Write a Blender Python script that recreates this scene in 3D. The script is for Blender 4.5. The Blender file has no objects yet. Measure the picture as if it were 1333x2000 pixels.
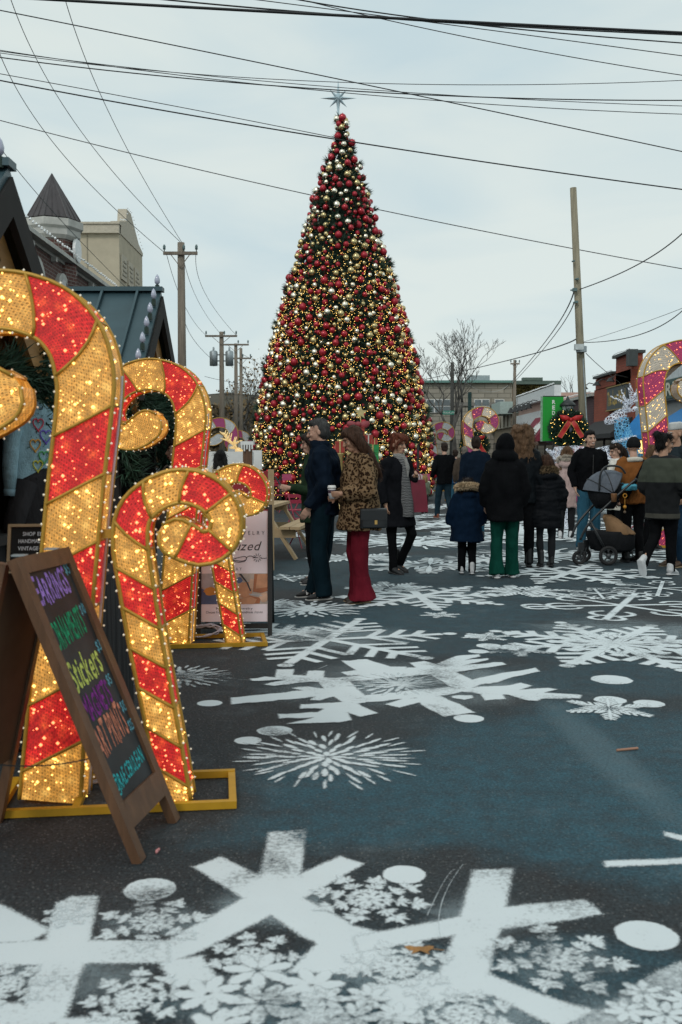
import bpy, bmesh, math, random
import numpy as np
from mathutils import Vector, Matrix, noise

R = math.radians
rnd = random.Random(11)
sc = bpy.context.scene
col = sc.collection

# ------------------------------------------------------------------ camera, sky, sun, exposure
CAM_H, FOC, PITCH = 1.42, 1944.0, math.atan(105 / 1944.0)
cd = bpy.data.cameras.new('camera')
cd.sensor_fit = 'VERTICAL'
cd.sensor_height = 36.0
cd.lens = 36.0 * FOC / 2000.0
cd.clip_start, cd.clip_end = 0.05, 2000
cd.dof.use_dof = True
cd.dof.focus_distance = 12.5
cd.dof.aperture_fstop = 4.5
cam = bpy.data.objects.new('camera', cd)
cam.location = (0, 0, CAM_H)
cam.rotation_euler = (R(90) - PITCH, 0, 0)
col.objects.link(cam)
sc.camera = cam

SUN_EL, SUN_AZ = R(42), R(200)
w = bpy.data.worlds.new('World')
sc.world = w
w.use_nodes = True
nt = w.node_tree
nt.nodes.clear()
out = nt.nodes.new('ShaderNodeOutputWorld')
bg = nt.nodes.new('ShaderNodeBackground')
bg.inputs['Strength'].default_value = 0.1
sky = nt.nodes.new('ShaderNodeTexSky')
sky.sky_type = 'NISHITA'
sky.sun_disc = False
sky.sun_elevation = SUN_EL
sky.sun_rotation = SUN_AZ
tc = nt.nodes.new('ShaderNodeTexCoord')
mp = nt.nodes.new('ShaderNodeMapping')
mp.inputs['Scale'].default_value = (1.5, 1.1, 5.0)
mp.inputs['Rotation'].default_value = (0.0, 0.16, 0.5)
nz = nt.nodes.new('ShaderNodeTexNoise')
nz.inputs['Scale'].default_value = 1.9
nz.inputs['Detail'].default_value = 5
nz.inputs['Roughness'].default_value = 0.48
nz.inputs['Distortion'].default_value = 0.5
cr = nt.nodes.new('ShaderNodeValToRGB')
cr.color_ramp.elements[0].position = 0.33
cr.color_ramp.elements[0].color = (5.9, 7.2, 7.55, 1)
cr.color_ramp.elements[1].position = 0.60
cr.color_ramp.elements[1].color = (7.5, 8.25, 7.95, 1)
mx = nt.nodes.new('ShaderNodeMix')
mx.data_type = 'RGBA'
mx.inputs[0].default_value = 0.93
L = nt.links.new
L(tc.outputs['Generated'], mp.inputs['Vector'])
L(mp.outputs['Vector'], nz.inputs['Vector'])
L(nz.outputs['Fac'], cr.inputs['Fac'])
L(sky.outputs['Color'], mx.inputs[6])
L(cr.outputs['Color'], mx.inputs[7])
L(mx.outputs[2], bg.inputs['Color'])
L(bg.outputs['Background'], out.inputs['Surface'])

sd = bpy.data.lights.new('sun', 'SUN')
sd.energy = 1.0
sd.angle = R(16)
sd.color = (1.0, 0.95, 0.9)
so = bpy.data.objects.new('sun', sd)
so.rotation_euler = (R(90) - SUN_EL, 0, math.pi - SUN_AZ)
col.objects.link(so)

sc.view_settings.view_transform = 'Standard'
sc.view_settings.look = 'None'
sc.view_settings.exposure = 0.0
sc.view_settings.gamma = 1.0
sc.view_settings.use_curve_mapping = False
sc.render.engine = 'CYCLES'
sc.cycles.use_denoising = True
sc.cycles.max_bounces = 6
sc.cycles.diffuse_bounces = 3
sc.cycles.glossy_bounces = 3
sc.cycles.transparent_max_bounces = 24
sc.cycles.sample_clamp_indirect = 4.0
sc.cycles.caustics_reflective = False
sc.cycles.caustics_refractive = False

# ------------------------------------------------------------------ pixel of the photograph -> point of the place
_c, _s = math.cos(PITCH), math.sin(PITCH)


def P(px, py, Y):
    dx, dz = (px - 666.5) / FOC, -(py - 1000) / FOC
    t = Y / (_c + dz * _s)
    return Vector((dx * t, Y, CAM_H + (-_s + dz * _c) * t))


def G(px, py, z=0.0):
    dx, dz = (px - 666.5) / FOC, -(py - 1000) / FOC
    t = -(CAM_H - z) / (-_s + dz * _c)
    return Vector((dx * t, (_c + dz * _s) * t, z))


# ------------------------------------------------------------------ materials
MATS = {}


def nodes_of(name):
    m = bpy.data.materials.new(name)
    m.use_nodes = True
    n = m.node_tree
    b = n.nodes['Principled BSDF']
    return m, n, b


def M(name, base=(.5, .5, .5), rough=.6, metal=0., var=.15, scale=6., bump=0., bscale=60., coat=0., emit=None, es=0.,
      stretch=None, spec=.5, sheen=0.):
    if name in MATS:
        return MATS[name]
    m, n, b = nodes_of(name)
    l = n.links.new
    tc = n.nodes.new('ShaderNodeTexCoord')
    src = tc.outputs['Object']
    if stretch:
        mp = n.nodes.new('ShaderNodeMapping')
        mp.inputs['Scale'].default_value = stretch
        l(src, mp.inputs['Vector'])
        src = mp.outputs['Vector']
    nz = n.nodes.new('ShaderNodeTexNoise')
    nz.inputs['Scale'].default_value = scale
    nz.inputs['Detail'].default_value = 5
    nz.inputs['Roughness'].default_value = .6
    l(src, nz.inputs['Vector'])
    cr = n.nodes.new('ShaderNodeValToRGB')
    e = cr.color_ramp.elements
    e[0].position, e[1].position = .3, .7
    e[0].color = tuple(c * (1 - var) for c in base) + (1,)
    e[1].color = tuple(min(1, c * (1 + var)) for c in base) + (1,)
    l(nz.outputs['Fac'], cr.inputs['Fac'])
    l(cr.outputs['Color'], b.inputs['Base Color'])
    b.inputs['Roughness'].default_value = rough
    b.inputs['Metallic'].default_value = metal
    b.inputs['Specular IOR Level'].default_value = spec
    b.inputs['Coat Weight'].default_value = coat
    b.inputs['Sheen Weight'].default_value = sheen
    if bump:
        n2 = n.nodes.new('ShaderNodeTexNoise')
        n2.inputs['Scale'].default_value = bscale
        n2.inputs['Detail'].default_value = 4
        l(src, n2.inputs['Vector'])
        bp = n.nodes.new('ShaderNodeBump')
        bp.inputs['Strength'].default_value = bump
        bp.inputs['Distance'].default_value = .02
        l(n2.outputs['Fac'], bp.inputs['Height'])
        l(bp.outputs['Normal'], b.inputs['Normal'])
    if emit:
        b.inputs['Emission Color'].default_value = tuple(emit) + (1,)
        b.inputs['Emission Strength'].default_value = es
        if es > 2:
            m.cycles.emission_sampling = 'NONE'
    MATS[name] = m
    return m


def cloth(name, c, var=.18, rough=.85, bump=.9, bscale=17., sheen=.0):
    return M('cloth_' + name, c, rough=rough, var=var, scale=9, bump=bump, bscale=bscale, spec=.05, sheen=sheen, stretch=(1, 1, .45))


# ------------------------------------------------------------------ mesh builder
class MB:
    def __init__(s):
        s.v, s.f, s.m, s.uv = [], [], [], None

    def add(s, vs, fs, mi=0):
        o = len(s.v)
        s.v.extend(tuple(x) for x in vs)
        s.f.extend([tuple(i + o for i in q) for q in fs])
        s.m.extend([mi] * len(fs))

    def poly(s, pts, mi=0):
        s.add(pts, [tuple(range(len(pts)))], mi)

    def box(s, c, d, X=None, mi=0):
        x, y, z = d[0] / 2, d[1] / 2, d[2] / 2
        vs = [Vector((sx * x, sy * y, sz * z)) for sx in (-1, 1) for sy in (-1, 1) for sz in (-1, 1)]
        if X:
            vs = [X @ q for q in vs]
        c = Vector(c)
        s.add([q + c for q in vs], [(0, 1, 3, 2), (4, 6, 7, 5), (0, 4, 5, 1), (2, 3, 7, 6), (0, 2, 6, 4), (1, 5, 7, 3)], mi)

    def beam(s, p, q, wd, ht, up=(0, 0, 1), mi=0):
        p, q, up = Vector(p), Vector(q), Vector(up)
        t = (q - p).normalized()
        a = t.cross(up)
        if a.length < 1e-4:
            a = t.cross(Vector((1, 0, 0)))
        a.normalize()
        b = a.cross(t)
        a, b = a * wd / 2, b * ht / 2
        vs = [p - a - b, p + a - b, p + a + b, p - a + b, q - a - b, q + a - b, q + a + b, q - a + b]
        s.add(vs, [(0, 3, 2, 1), (4, 5, 6, 7), (0, 1, 5, 4), (1, 2, 6, 5), (2, 3, 7, 6), (3, 0, 4, 7)], mi)

    def tube(s, pts, r, n=8, closed=False, cap=True, mi=0, ref=None):
        pts = [Vector(p) for p in pts]
        k = len(pts)
        rs = r if isinstance(r, (list, tuple)) else [r] * k
        a = None
        vs = []
        for i, p in enumerate(pts):
            if closed:
                t = pts[(i + 1) % k] - pts[i - 1]
            else:
                t = pts[min(i + 1, k - 1)] - pts[max(i - 1, 0)]
            if t.length < 1e-9:
                t = Vector((0, 0, 1))
            t.normalize()
            if a is None:
                a = t.cross(Vector(ref) if ref else (Vector((0, 0, 1)) if abs(t.z) < .9 else Vector((0, 1, 0))))
            else:
                a = a - t * a.dot(t)
            if a.length < 1e-6:
                a = t.orthogonal()
            a.normalize()
            b = t.cross(a)
            rr = rs[i]
            rx, ry = rr if isinstance(rr, tuple) else (rr, rr)
            for j in range(n):
                g = 2 * math.pi * j / n
                vs.append(p + a * math.cos(g) * rx + b * math.sin(g) * ry)
        fs = []
        for i in range(k if closed else k - 1):
            i2 = (i + 1) % k
            for j in range(n):
                j2 = (j + 1) % n
                fs.append((i * n + j, i * n + j2, i2 * n + j2, i2 * n + j))
        if cap and not closed:
            fs.append(tuple(range(n))[::-1])
            fs.append(tuple((k - 1) * n + j for j in range(n)))
        s.add(vs, fs, mi)

    def limb(s, pts, rs, n=10):
        """tapered tube with rounded ends"""
        pts = [Vector(p) for p in pts]
        t0 = (pts[0] - pts[1]).normalized()
        t1 = (pts[-1] - pts[-2]).normalized()
        P2, R2 = [], []
        for a in (1, .8, .45):
            P2.append(pts[0] + t0 * rs[0] * a)
            R2.append(max(.05, math.sqrt(max(0, 1 - a * a))) * rs[0])
        P2 += pts
        R2 += list(rs)
        for a in (.45, .8, 1):
            P2.append(pts[-1] + t1 * rs[-1] * a)
            R2.append(max(.05, math.sqrt(max(0, 1 - a * a))) * rs[-1])
        s.tube(P2, R2, n)

    def lathe(s, prof, n=16, c=(0, 0, 0), X=None, mi=0, cap=True):
        c = Vector(c)
        vs = []
        for (r, z) in prof:
            for j in range(n):
                g = 2 * math.pi * j / n
                q = Vector((r * math.cos(g), r * math.sin(g), z))
                vs.append((X @ q if X else q) + c)
        fs = []
        for i in range(len(prof) - 1):
            for j in range(n):
                j2 = (j + 1) % n
                fs.append((i * n + j, i * n + j2, (i + 1) * n + j2, (i + 1) * n + j))
        if cap:
            fs.append(tuple(range(n))[::-1])
            fs.append(tuple((len(prof) - 1) * n + j for j in range(n)))
        s.add(vs, fs, mi)

    def ell(s, c, r, nu=12, nv=8, X=None, mi=0):
        if not isinstance(r, (tuple, list)):
            r = (r, r, r)
        c = Vector(c)
        vs, fs = [], []
        for i in range(1, nv):
            t = math.pi * i / nv
            for j in range(nu):
                g = 2 * math.pi * j / nu
                q = Vector((r[0] * math.sin(t) * math.cos(g), r[1] * math.sin(t) * math.sin(g), r[2] * math.cos(t)))
                vs.append((X @ q if X else q) + c)
        a, b = Vector((0, 0, r[2])), Vector((0, 0, -r[2]))
        vs += [(X @ a if X else a) + c, (X @ b if X else b) + c]
        T, B = len(vs) - 2, len(vs) - 1
        for j in range(nu):
            j2 = (j + 1) % nu
            fs.append((T, j, j2))
            for i in range(nv - 2):
                fs.append((i * nu + j, (i + 1) * nu + j, (i + 1) * nu + j2, i * nu + j2))
            fs.append(((nv - 2) * nu + j2, (nv - 2) * nu + j, B))
        s.add(vs, fs, mi)

    def prism(s, poly, d0, d1, f, mi=0):
        """extrude 2D polygon; f(a, b, depth) -> point"""
        n = len(poly)
        vs = [f(a, b, d0) for a, b in poly] + [f(a, b, d1) for a, b in poly]
        fs = [tuple(range(n))[::-1], tuple(range(n, 2 * n))]
        fs += [(i, (i + 1) % n, n + (i + 1) % n, n + i) for i in range(n)]
        s.add(vs, fs, mi)

    def loft(s, rings, mi=0):
        n = len(rings[0])
        vs = [p for r in rings for p in r]
        fs = []
        for i in range(len(rings) - 1):
            for j in range(n):
                j2 = (j + 1) % n
                fs.append((i * n + j, i * n + j2, (i + 1) * n + j2, (i + 1) * n + j))
        fs.append(tuple(range(n))[::-1])
        fs.append(tuple((len(rings) - 1) * n + j for j in range(n)))
        s.add(vs, fs, mi)

    def body(s, rings, n=16):
        """rings of (x, y, z, rx, ry)"""
        s.loft([[Vector((x + rx * math.cos(2 * math.pi * j / n), y + ry * math.sin(2 * math.pi * j / n), z)) for j in range(n)]
                for (x, y, z, rx, ry) in rings])

    def mesh(s, name, mats, smooth=False):
        me = bpy.data.meshes.new(name)
        me.from_pydata(s.v, [], s.f)
        for q in (mats if isinstance(mats, (list, tuple)) else [mats]):
            me.materials.append(q)
        if any(s.m):
            me.polygons.foreach_set('material_index', s.m)
        if smooth:
            me.polygons.foreach_set('use_smooth', [True] * len(me.polygons))
        if s.uv:
            uvl = me.uv_layers.new(name='UVMap')
            li = np.empty(len(me.loops), dtype=np.int32)
            me.loops.foreach_get('vertex_index', li)
            uvl.data.foreach_set('uv', np.array(s.uv, dtype=np.float32)[li].ravel())
        me.update()
        return me

    def build(s, name, mats, parent=None, smooth=False):
        return link(name, s.mesh(name, mats, smooth), parent)


def link(name, me, parent=None):
    o = bpy.data.objects.new(name, me)
    col.objects.link(o)
    if parent:
        o.parent = parent
    return o


def thing(name, label, cat, loc=(0, 0, 0), rz=0, group=None, kind=None):
    o = bpy.data.objects.new(name, None)
    o.empty_display_size = .1
    col.objects.link(o)
    o.location = loc
    o.rotation_euler = (0, 0, rz)
    return tag(o, label, cat, group, kind)


def tag(o, label=None, cat=None, group=None, kind=None):
    for k, q in (('label', label), ('category', cat), ('group', group), ('kind', kind)):
        if q:
            o[k] = q
    return o


def copy_tree(o, parent=None):
    c = o.copy()
    col.objects.link(c)
    c.parent = parent
    for ch in list(o.children):
        copy_tree(ch, c)
    return c


def xf(mb, X):
    mb.v = [tuple(X @ Vector(q)) for q in mb.v]
    return mb


def quadcurve(a, b, c, n=24, t0=0., t1=1.):
    """curve through a (t=0), b (t=.5), c (t=1)"""
    a, b, c = Vector(a), Vector(b), Vector(c)
    r = []
    for i in range(n + 1):
        t = t0 + (t1 - t0) * i / n
        r.append(a * (2 * (t - .5) * (t - 1)) + b * (-4 * t * (t - 1)) + c * (2 * t * (t - .5)))
    return r


def catmull(pts, per=12):
    out = []
    n = len(pts)
    for i in range(n - 1):
        p0, p1, p2, p3 = pts[max(i - 1, 0)], pts[i], pts[i + 1], pts[min(i + 2, n - 1)]
        for k in range(per):
            t = k / per
            out.append(tuple(.5 * (2 * b + (c - a) * t + (2 * a - 5 * b + 4 * c - d) * t * t + (-a + 3 * b - 3 * c + d) * t ** 3)
                             for a, b, c, d in zip(p0, p1, p2, p3)))
    out.append(tuple(pts[-1]))
    return out


# ------------------------------------------------------------------ lettering
_GL = {}


def glyph(ch):
    if ch not in _GL:
        cu = bpy.data.curves.new('glyph', 'FONT')
        cu.body = ch
        cu.resolution_u = 3
        ob = bpy.data.objects.new('glyph', cu)
        col.objects.link(ob)
        dg = bpy.context.evaluated_depsgraph_get()
        me = bpy.data.meshes.new_from_object(ob.evaluated_get(dg))
        vs = [tuple(q.co) for q in me.vertices]
        fs = [tuple(q.vertices) for q in me.polygons]
        bpy.data.objects.remove(ob)
        bpy.data.meshes.remove(me)
        wd = max([q[0] for q in vs], default=.3) + .07
        _GL[ch] = (vs, fs, wd)
    return _GL[ch]


def lettering(body, width, height, f, jitter=0., shear=0., bold=0., space=0.):
    """MB with the text filling width x height; f(u, v, d) -> point. d rises a hair per glyph"""
    mb = MB()
    xs, items = 0., []
    for ch in body:
        if ch == ' ':
            xs += .35 + space
            continue
        g = glyph(ch)
        items.append((xs, g))
        xs += g[2] + space
    tot = xs
    sx, sy = width / max(tot, .01), height / .72
    k = 0
    offs = [(0, 0)] + ([(bold, 0), (-bold, 0), (0, bold), (0, -bold)] if bold else [])
    for x0, (vs, fs, wd) in items:
        jy, js, jr = [rnd.uniform(-jitter, jitter) for _ in range(3)]
        for ox, oy in offs:
            k += 1
            pts = []
            for (a, b, _) in vs:
                b2 = b * (1 + js) + jy * .5 + oy
                a2 = a + shear * b + jr * b * .5 + ox
                pts.append(f((x0 + a2) * sx, b2 * sy, .00002 * (k % 9)))
            mb.add(pts, fs)
    return mb


# ------------------------------------------------------------------ needle sprays and other scattered greenery
def sprays(pos, nrm, count, length, width, spread, seed=1):
    """numpy needle sprays: at each pos, count blades along nrm with spread"""
    rs = np.random.RandomState(seed)
    pos, nrm = np.asarray(pos, float), np.asarray(nrm, float)
    n = len(pos)
    p = np.repeat(pos, count, 0)
    d = np.repeat(nrm, count, 0) + rs.normal(0, spread, (n * count, 3))
    d /= np.linalg.norm(d, axis=1)[:, None] + 1e-9
    ln = length * rs.uniform(.6, 1.25, (n * count, 1))
    a = np.cross(d, rs.normal(0, 1, (n * count, 3)))
    a /= np.linalg.norm(a, axis=1)[:, None] + 1e-9
    a *= width
    v = np.stack([p - a * .6, p + a * .6, p + d * ln * .55 + a, p + d * ln, p + d * ln * .55 - a], 1).reshape(-1, 3)
    k = np.arange(n * count)[:, None] * 5
    fs = k + np.array([[0, 1, 2, 3, 4]])
    mb = MB()
    mb.v = [tuple(q) for q in v]
    mb.f = [tuple(q) for q in fs.tolist()]
    mb.m = [0] * len(mb.f)
    return mb


def dots(pos, r):
    """tiny octahedra"""
    pos = np.asarray(pos, float)
    n = len(pos)
    rr = np.asarray(r, float).reshape(-1, 1, 1) if np.ndim(r) else r
    o = np.array([[1, 0, 0], [-1, 0, 0], [0, 1, 0], [0, -1, 0], [0, 0, 1], [0, 0, -1]], float)
    v = (pos[:, None, :] + o[None] * rr).reshape(-1, 3)
    t = np.array([[0, 2, 4], [2, 1, 4], [1, 3, 4], [3, 0, 4], [2, 0, 5], [1, 2, 5], [3, 1, 5], [0, 3, 5]])
    f = (np.arange(n)[:, None, None] * 6 + t[None]).reshape(-1, 3)
    mb = MB()
    mb.v = [tuple(q) for q in v]
    mb.f = [tuple(q) for q in f.tolist()]
    mb.m = [0] * len(mb.f)
    return mb


needle = M('needles', (.034, .072, .045), rough=.7, var=.6, scale=5)
bark = M('bark', (.085, .08, .072), rough=.9, var=.35, scale=6, bump=.5, bscale=18, stretch=(1, 1, .25))
glow_warm = M('fairy_light_warm', (1, .8, .4), emit=(1, .60, .14), es=4.2)
glow_white = M('fairy_light_white', (1, .95, .85), emit=(1, .9, .75), es=2.2)
black_paint = M('black_paint', (.012, .014, .015), rough=.5)
white_plain = M('white_painted', (.72, .72, .7), rough=.55, var=.06)

# ------------------------------------------------------------------ the ground
def ground_material():
    m, n, b = nodes_of('asphalt')
    l = n.links.new
    tc = n.nodes.new('ShaderNodeTexCoord')
    o = tc.outputs['Object']

    def nz(scale, det=4, rough=.6):
        q = n.nodes.new('ShaderNodeTexNoise')
        q.inputs['Scale'].default_value = scale
        q.inputs['Detail'].default_value = det
        q.inputs['Roughness'].default_value = rough
        l(o, q.inputs['Vector'])
        return q.outputs['Fac']

    def ramp(fac, p0, p1, c0, c1):
        q = n.nodes.new('ShaderNodeValToRGB')
        q.color_ramp.elements[0].position, q.color_ramp.elements[1].position = p0, p1
        q.color_ramp.elements[0].color, q.color_ramp.elements[1].color = c0 + (1,), c1 + (1,)
        l(fac, q.inputs['Fac'])
        return q.outputs['Color']

    def mix(fac, a, c, mode='MIX'):
        q = n.nodes.new('ShaderNodeMix')
        q.data_type = 'RGBA'
        q.blend_type = mode
        if isinstance(fac, float):
            q.inputs[0].default_value = fac
        else:
            l(fac, q.inputs[0])
        for s, i in ((a, 6), (c, 7)):
            if isinstance(s, tuple):
                q.inputs[i].default_value = s + (1,)
            else:
                l(s, q.inputs[i])
        return q.outputs[2]

    def math_(op, a, c=None):
        q = n.nodes.new('ShaderNodeMath')
        q.operation = op
        for s, i in ((a, 0), (c, 1)):
            if s is None:
                continue
            if isinstance(s, (int, float)):
                q.inputs[i].default_value = s
            else:
                l(s, q.inputs[i])
        return q.outputs[0]

    base = ramp(nz(.9, 6, .7), .35, .65, (.016, .017, .019), (.034, .037, .040))
    base = mix(ramp(nz(.55, 7, .72), .42, .62, (0, 0, 0), (.75, .75, .75)), base, (.019, .035, .043))
    grain = ramp(nz(75, 4, .8), .36, .7, (.25, .25, .25), (2.3, 2.3, 2.3))
    base = mix(1.0, base, grain, 'MULTIPLY')
    vo = n.nodes.new('ShaderNodeTexVoronoi')
    vo.inputs['Scale'].default_value = 58
    l(o, vo.inputs['Vector'])
    chips = ramp(vo.outputs['Distance'], .05, .26, (1, 1, 1), (0, 0, 0))
    chipn = ramp(nz(23, 2), .34, .52, (0, 0, 0), (1, 1, 1))
    chipm = mix(1.0, chips, chipn, 'MULTIPLY')
    base = mix(math_('MULTIPLY', chipm, .85), base, (.20, .195, .185))
    # blue chalk wash left on the asphalt
    warp = nz(1.3, 6, .65)
    fine = nz(9, 5, .7)
    tot = None
    for (px, py, rx, ry, rot, st) in ((1010, 1550, 1.15, .62, -.1, .9), (760, 1610, .72, .25, .15, .85), (1180, 1470, 1.2, .85, .5, .75),
                                      (1290, 1630, .75, .55, 0, .85), (800, 1500, .5, .5, 0, .35), (1240, 1320, 1.0, .6, 0, .5),
                                      (800, 1205, 1.7, 1.1, .2, .55), (1000, 1250, 1.1, .9, 0, .4), (1180, 1900, .35, .2, 0, .6),
                                      (760, 1900, .45, .16, 0, .6), (960, 1965, .8, .15, 0, .6), (900, 1120, 3.2, 2.6, 0, .35), (1150, 1060, 4, 3, 0, .3)):
        g = G(px, py)
        mp = n.nodes.new('ShaderNodeMapping')
        mp.vector_type = 'TEXTURE'
        mp.inputs['Location'].default_value = (g.x, g.y, 0)
        mp.inputs['Rotation'].default_value = (0, 0, rot)
        mp.inputs['Scale'].default_value = (rx, ry, 1)
        l(o, mp.inputs['Vector'])
        ln = n.nodes.new('ShaderNodeVectorMath')
        ln.operation = 'LENGTH'
        l(mp.outputs['Vector'], ln.inputs[0])
        d = math_('ADD', ln.outputs['Value'], math_('MULTIPLY', math_('SUBTRACT', warp, .5), 1.5))
        mr = n.nodes.new('ShaderNodeMapRange')
        mr.inputs['From Min'].default_value = 1.12
        mr.inputs['From Max'].default_value = .72
        mr.inputs['To Max'].default_value = st
        l(d, mr.inputs['Value'])
        tot = mr.outputs[0] if tot is None else math_('MAXIMUM', tot, mr.outputs[0])
    tot = math_('MULTIPLY', tot, ramp(fine, .3, .62, (.3, .3, .3), (1, 1, 1)))
    base = mix(tot, base, mix(1.0, mix(.35, grain, (1., 1., 1.)), (.026, .086, .116), 'MULTIPLY'))
    base = mix(math_('MULTIPLY', chipm, .35), base, (.16, .18, .18))
    # a paler swept streak
    a, c = G(1075, 1375), G(1330, 1610)
    mp = n.nodes.new('ShaderNodeMapping')
    mp.vector_type = 'TEXTURE'
    mid = (a + c) / 2
    mp.inputs['Location'].default_value = (mid.x, mid.y, 0)
    mp.inputs['Rotation'].default_value = (0, 0, math.atan2(c.y - a.y, c.x - a.x))
    mp.inputs['Scale'].default_value = ((a - c).length / 2 * 1.25, .13, 1)
    l(o, mp.inputs['Vector'])
    ln = n.nodes.new('ShaderNodeVectorMath')
    ln.operation = 'LENGTH'
    l(mp.outputs['Vector'], ln.inputs[0])
    mr = n.nodes.new('ShaderNodeMapRange')
    mr.inputs['From Min'].default_value = 1.15
    mr.inputs['From Max'].default_value = .5
    mr.inputs['To Max'].default_value = .55
    l(math_('ADD', ln.outputs['Value'], math_('MULTIPLY', math_('SUBTRACT', fine, .5), .8)), mr.inputs['Value'])
    base = mix(mr.outputs[0], base, mix(1.0, mix(.45, grain, (1., 1., 1.)), (.085, .14, .165), 'MULTIPLY'))
    # scuffed chalk dust, thin and patchy
    dust = math_('MULTIPLY', ramp(nz(2.2, 7, .72), .55, .75, (0, 0, 0), (1, 1, 1)), .16)
    base = mix(dust, base, (.3, .34, .36))
    l(base, b.inputs['Base Color'])
    b.inputs['Roughness'].default_value = .78
    b.inputs['Specular IOR Level'].default_value = .35
    bp = n.nodes.new('ShaderNodeBump')
    bp.inputs['Strength'].default_value = .55
    bp.inputs['Distance'].default_value = .012
    l(nz(95, 4, .7), bp.inputs['Height'])
    l(bp.outputs['Normal'], b.inputs['Normal'])
    return m


gb = MB()
gb.poly([(-600, -60, 0), (600, -60, 0), (600, 900, 0), (-600, 900, 0)])
ground = gb.build('street_ground', ground_material())
tag(ground, kind='structure')


def paint_material(name, lo, hi, c=(.72, .785, .81), top=.97):
    """sprayed white stencil paint worn through where the noise says so"""
    m, n, b = nodes_of(name)
    l = n.links.new
    g = n.nodes.new('ShaderNodeNewGeometry')
    o = g.outputs['Position']
    n1 = n.nodes.new('ShaderNodeTexNoise')
    n1.inputs['Scale'].default_value = 55
    n1.inputs['Detail'].default_value = 4
    n1.inputs['Roughness'].default_value = .75
    n2 = n.nodes.new('ShaderNodeTexNoise')
    n2.inputs['Scale'].default_value = 2.3
    n2.inputs['Detail'].default_value = 5
    l(o, n1.inputs['Vector'])
    l(o, n2.inputs['Vector'])
    ad = n.nodes.new('ShaderNodeMath')
    ad.operation = 'MULTIPLY_ADD'
    ad.inputs[1].default_value = .55
    l(n1.outputs['Fac'], ad.inputs[0])
    l(n2.outputs['Fac'], ad.inputs[2])
    mr = n.nodes.new('ShaderNodeMapRange')
    mr.inputs['From Min'].default_value = lo
    mr.inputs['From Max'].default_value = hi
    l(ad.outputs[0], mr.inputs['Value'])
    cr = n.nodes.new('ShaderNodeValToRGB')
    cr.color_ramp.elements[0].color = tuple(q * .82 for q in c) + (1,)
    cr.color_ramp.elements[1].color = c + (1,)
    l(n2.outputs['Fac'], cr.inputs['Fac'])
    l(cr.outputs['Color'], b.inputs['Base Color'])
    b.inputs['Roughness'].default_value = .8
    b.inputs['Specular IOR Level'].default_value = .25
    at = n.nodes.new('ShaderNodeAttribute')
    at.attribute_name = 'edge'
    n3 = n.nodes.new('ShaderNodeTexNoise')
    n3.inputs['Scale'].default_value = 120
    n3.inputs['Detail'].default_value = 3
    n3.inputs['Roughness'].default_value = .7
    l(o, n3.inputs['Vector'])
    ma = n.nodes.new('ShaderNodeMath')
    ma.operation = 'MULTIPLY_ADD'
    ma.inputs[1].default_value = 1.5
    l(n3.outputs['Fac'], ma.inputs[0])
    l(at.outputs['Fac'], ma.inputs[2])
    m3 = n.nodes.new('ShaderNodeMapRange')
    m3.interpolation_type = 'SMOOTHSTEP'
    m3.inputs['From Min'].default_value = .85
    m3.inputs['From Max'].default_value = 1.62
    m3.inputs['To Max'].default_value = top
    l(ma.outputs[0], m3.inputs['Value'])
    mm = n.nodes.new('ShaderNodeMath')
    mm.operation = 'MULTIPLY'
    l(mr.outputs[0], mm.inputs[0])
    l(m3.outputs[0], mm.inputs[1])
    l(mm.outputs[0], b.inputs['Alpha'])
    return m


def soften(ob, th):
    """give every painted patch a rim where the paint thins out"""
    bm = bmesh.new()
    bm.from_mesh(ob.data)
    ly = bm.verts.layers.float.new('edge')
    old = set(bm.verts)
    bmesh.ops.inset_individual(bm, faces=bm.faces[:], thickness=th, use_even_offset=False)
    for v in bm.verts:
        v[ly] = 0. if v in old else 1.
    bm.to_mesh(ob.data)
    bm.free()
    return ob


paint = paint_material('stencil_paint', .50, .72)
paint_thin = paint_material('stencil_paint_thin', .60, .90, top=.9)
paint_mist = paint_material('stencil_overspray', .55, 1.05, (.5, .6, .64), top=.55)


def rect(x0, y0, ang, ln, wd, taper=1.):
    c, s_ = math.cos(ang), math.sin(ang)
    q = [(0, -wd / 2), (ln, -wd / 2 * taper), (ln, wd / 2 * taper), (0, wd / 2)]
    return [(x0 + a * c - b * s_, y0 + a * s_ + b * c) for a, b in q]


def leaf(x0, y0, ang, ln, wd):
    c, s_ = math.cos(ang), math.sin(ang)
    q = [(0, 0), (.25 * ln, .38 * wd), (.6 * ln, .5 * wd), (.88 * ln, .34 * wd), (ln, 0), (.88 * ln, -.34 * wd), (.6 * ln, -.5 * wd), (.25 * ln, -.38 * wd)]
    return [(x0 + a * c - b * s_, y0 + a * s_ + b * c) for a, b in q]


def disc(x0, y0, r, n=20):
    return [(x0 + r * math.cos(2 * math.pi * i / n) * rnd.uniform(.96, 1.03), y0 + r * math.sin(2 * math.pi * i / n)) for i in range(n)]


def fk_branch(n=6, w=.075, barbs=((.38, .30), (.62, .24), (.84, .14)), ang=R(55), tip=.12):
    out = []
    for k in range(n):
        a = 2 * math.pi * k / n
        out.append(rect(0, 0, a, 1, w))
        for p, ln in barbs:
            for sg in (-1, 1):
                out.append(rect(p * math.cos(a), p * math.sin(a), a + sg * ang, ln, w * .8))
        if tip:
            out.append(disc(1.07 * math.cos(a), 1.07 * math.sin(a), tip * .5, 10))
    return out


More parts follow.
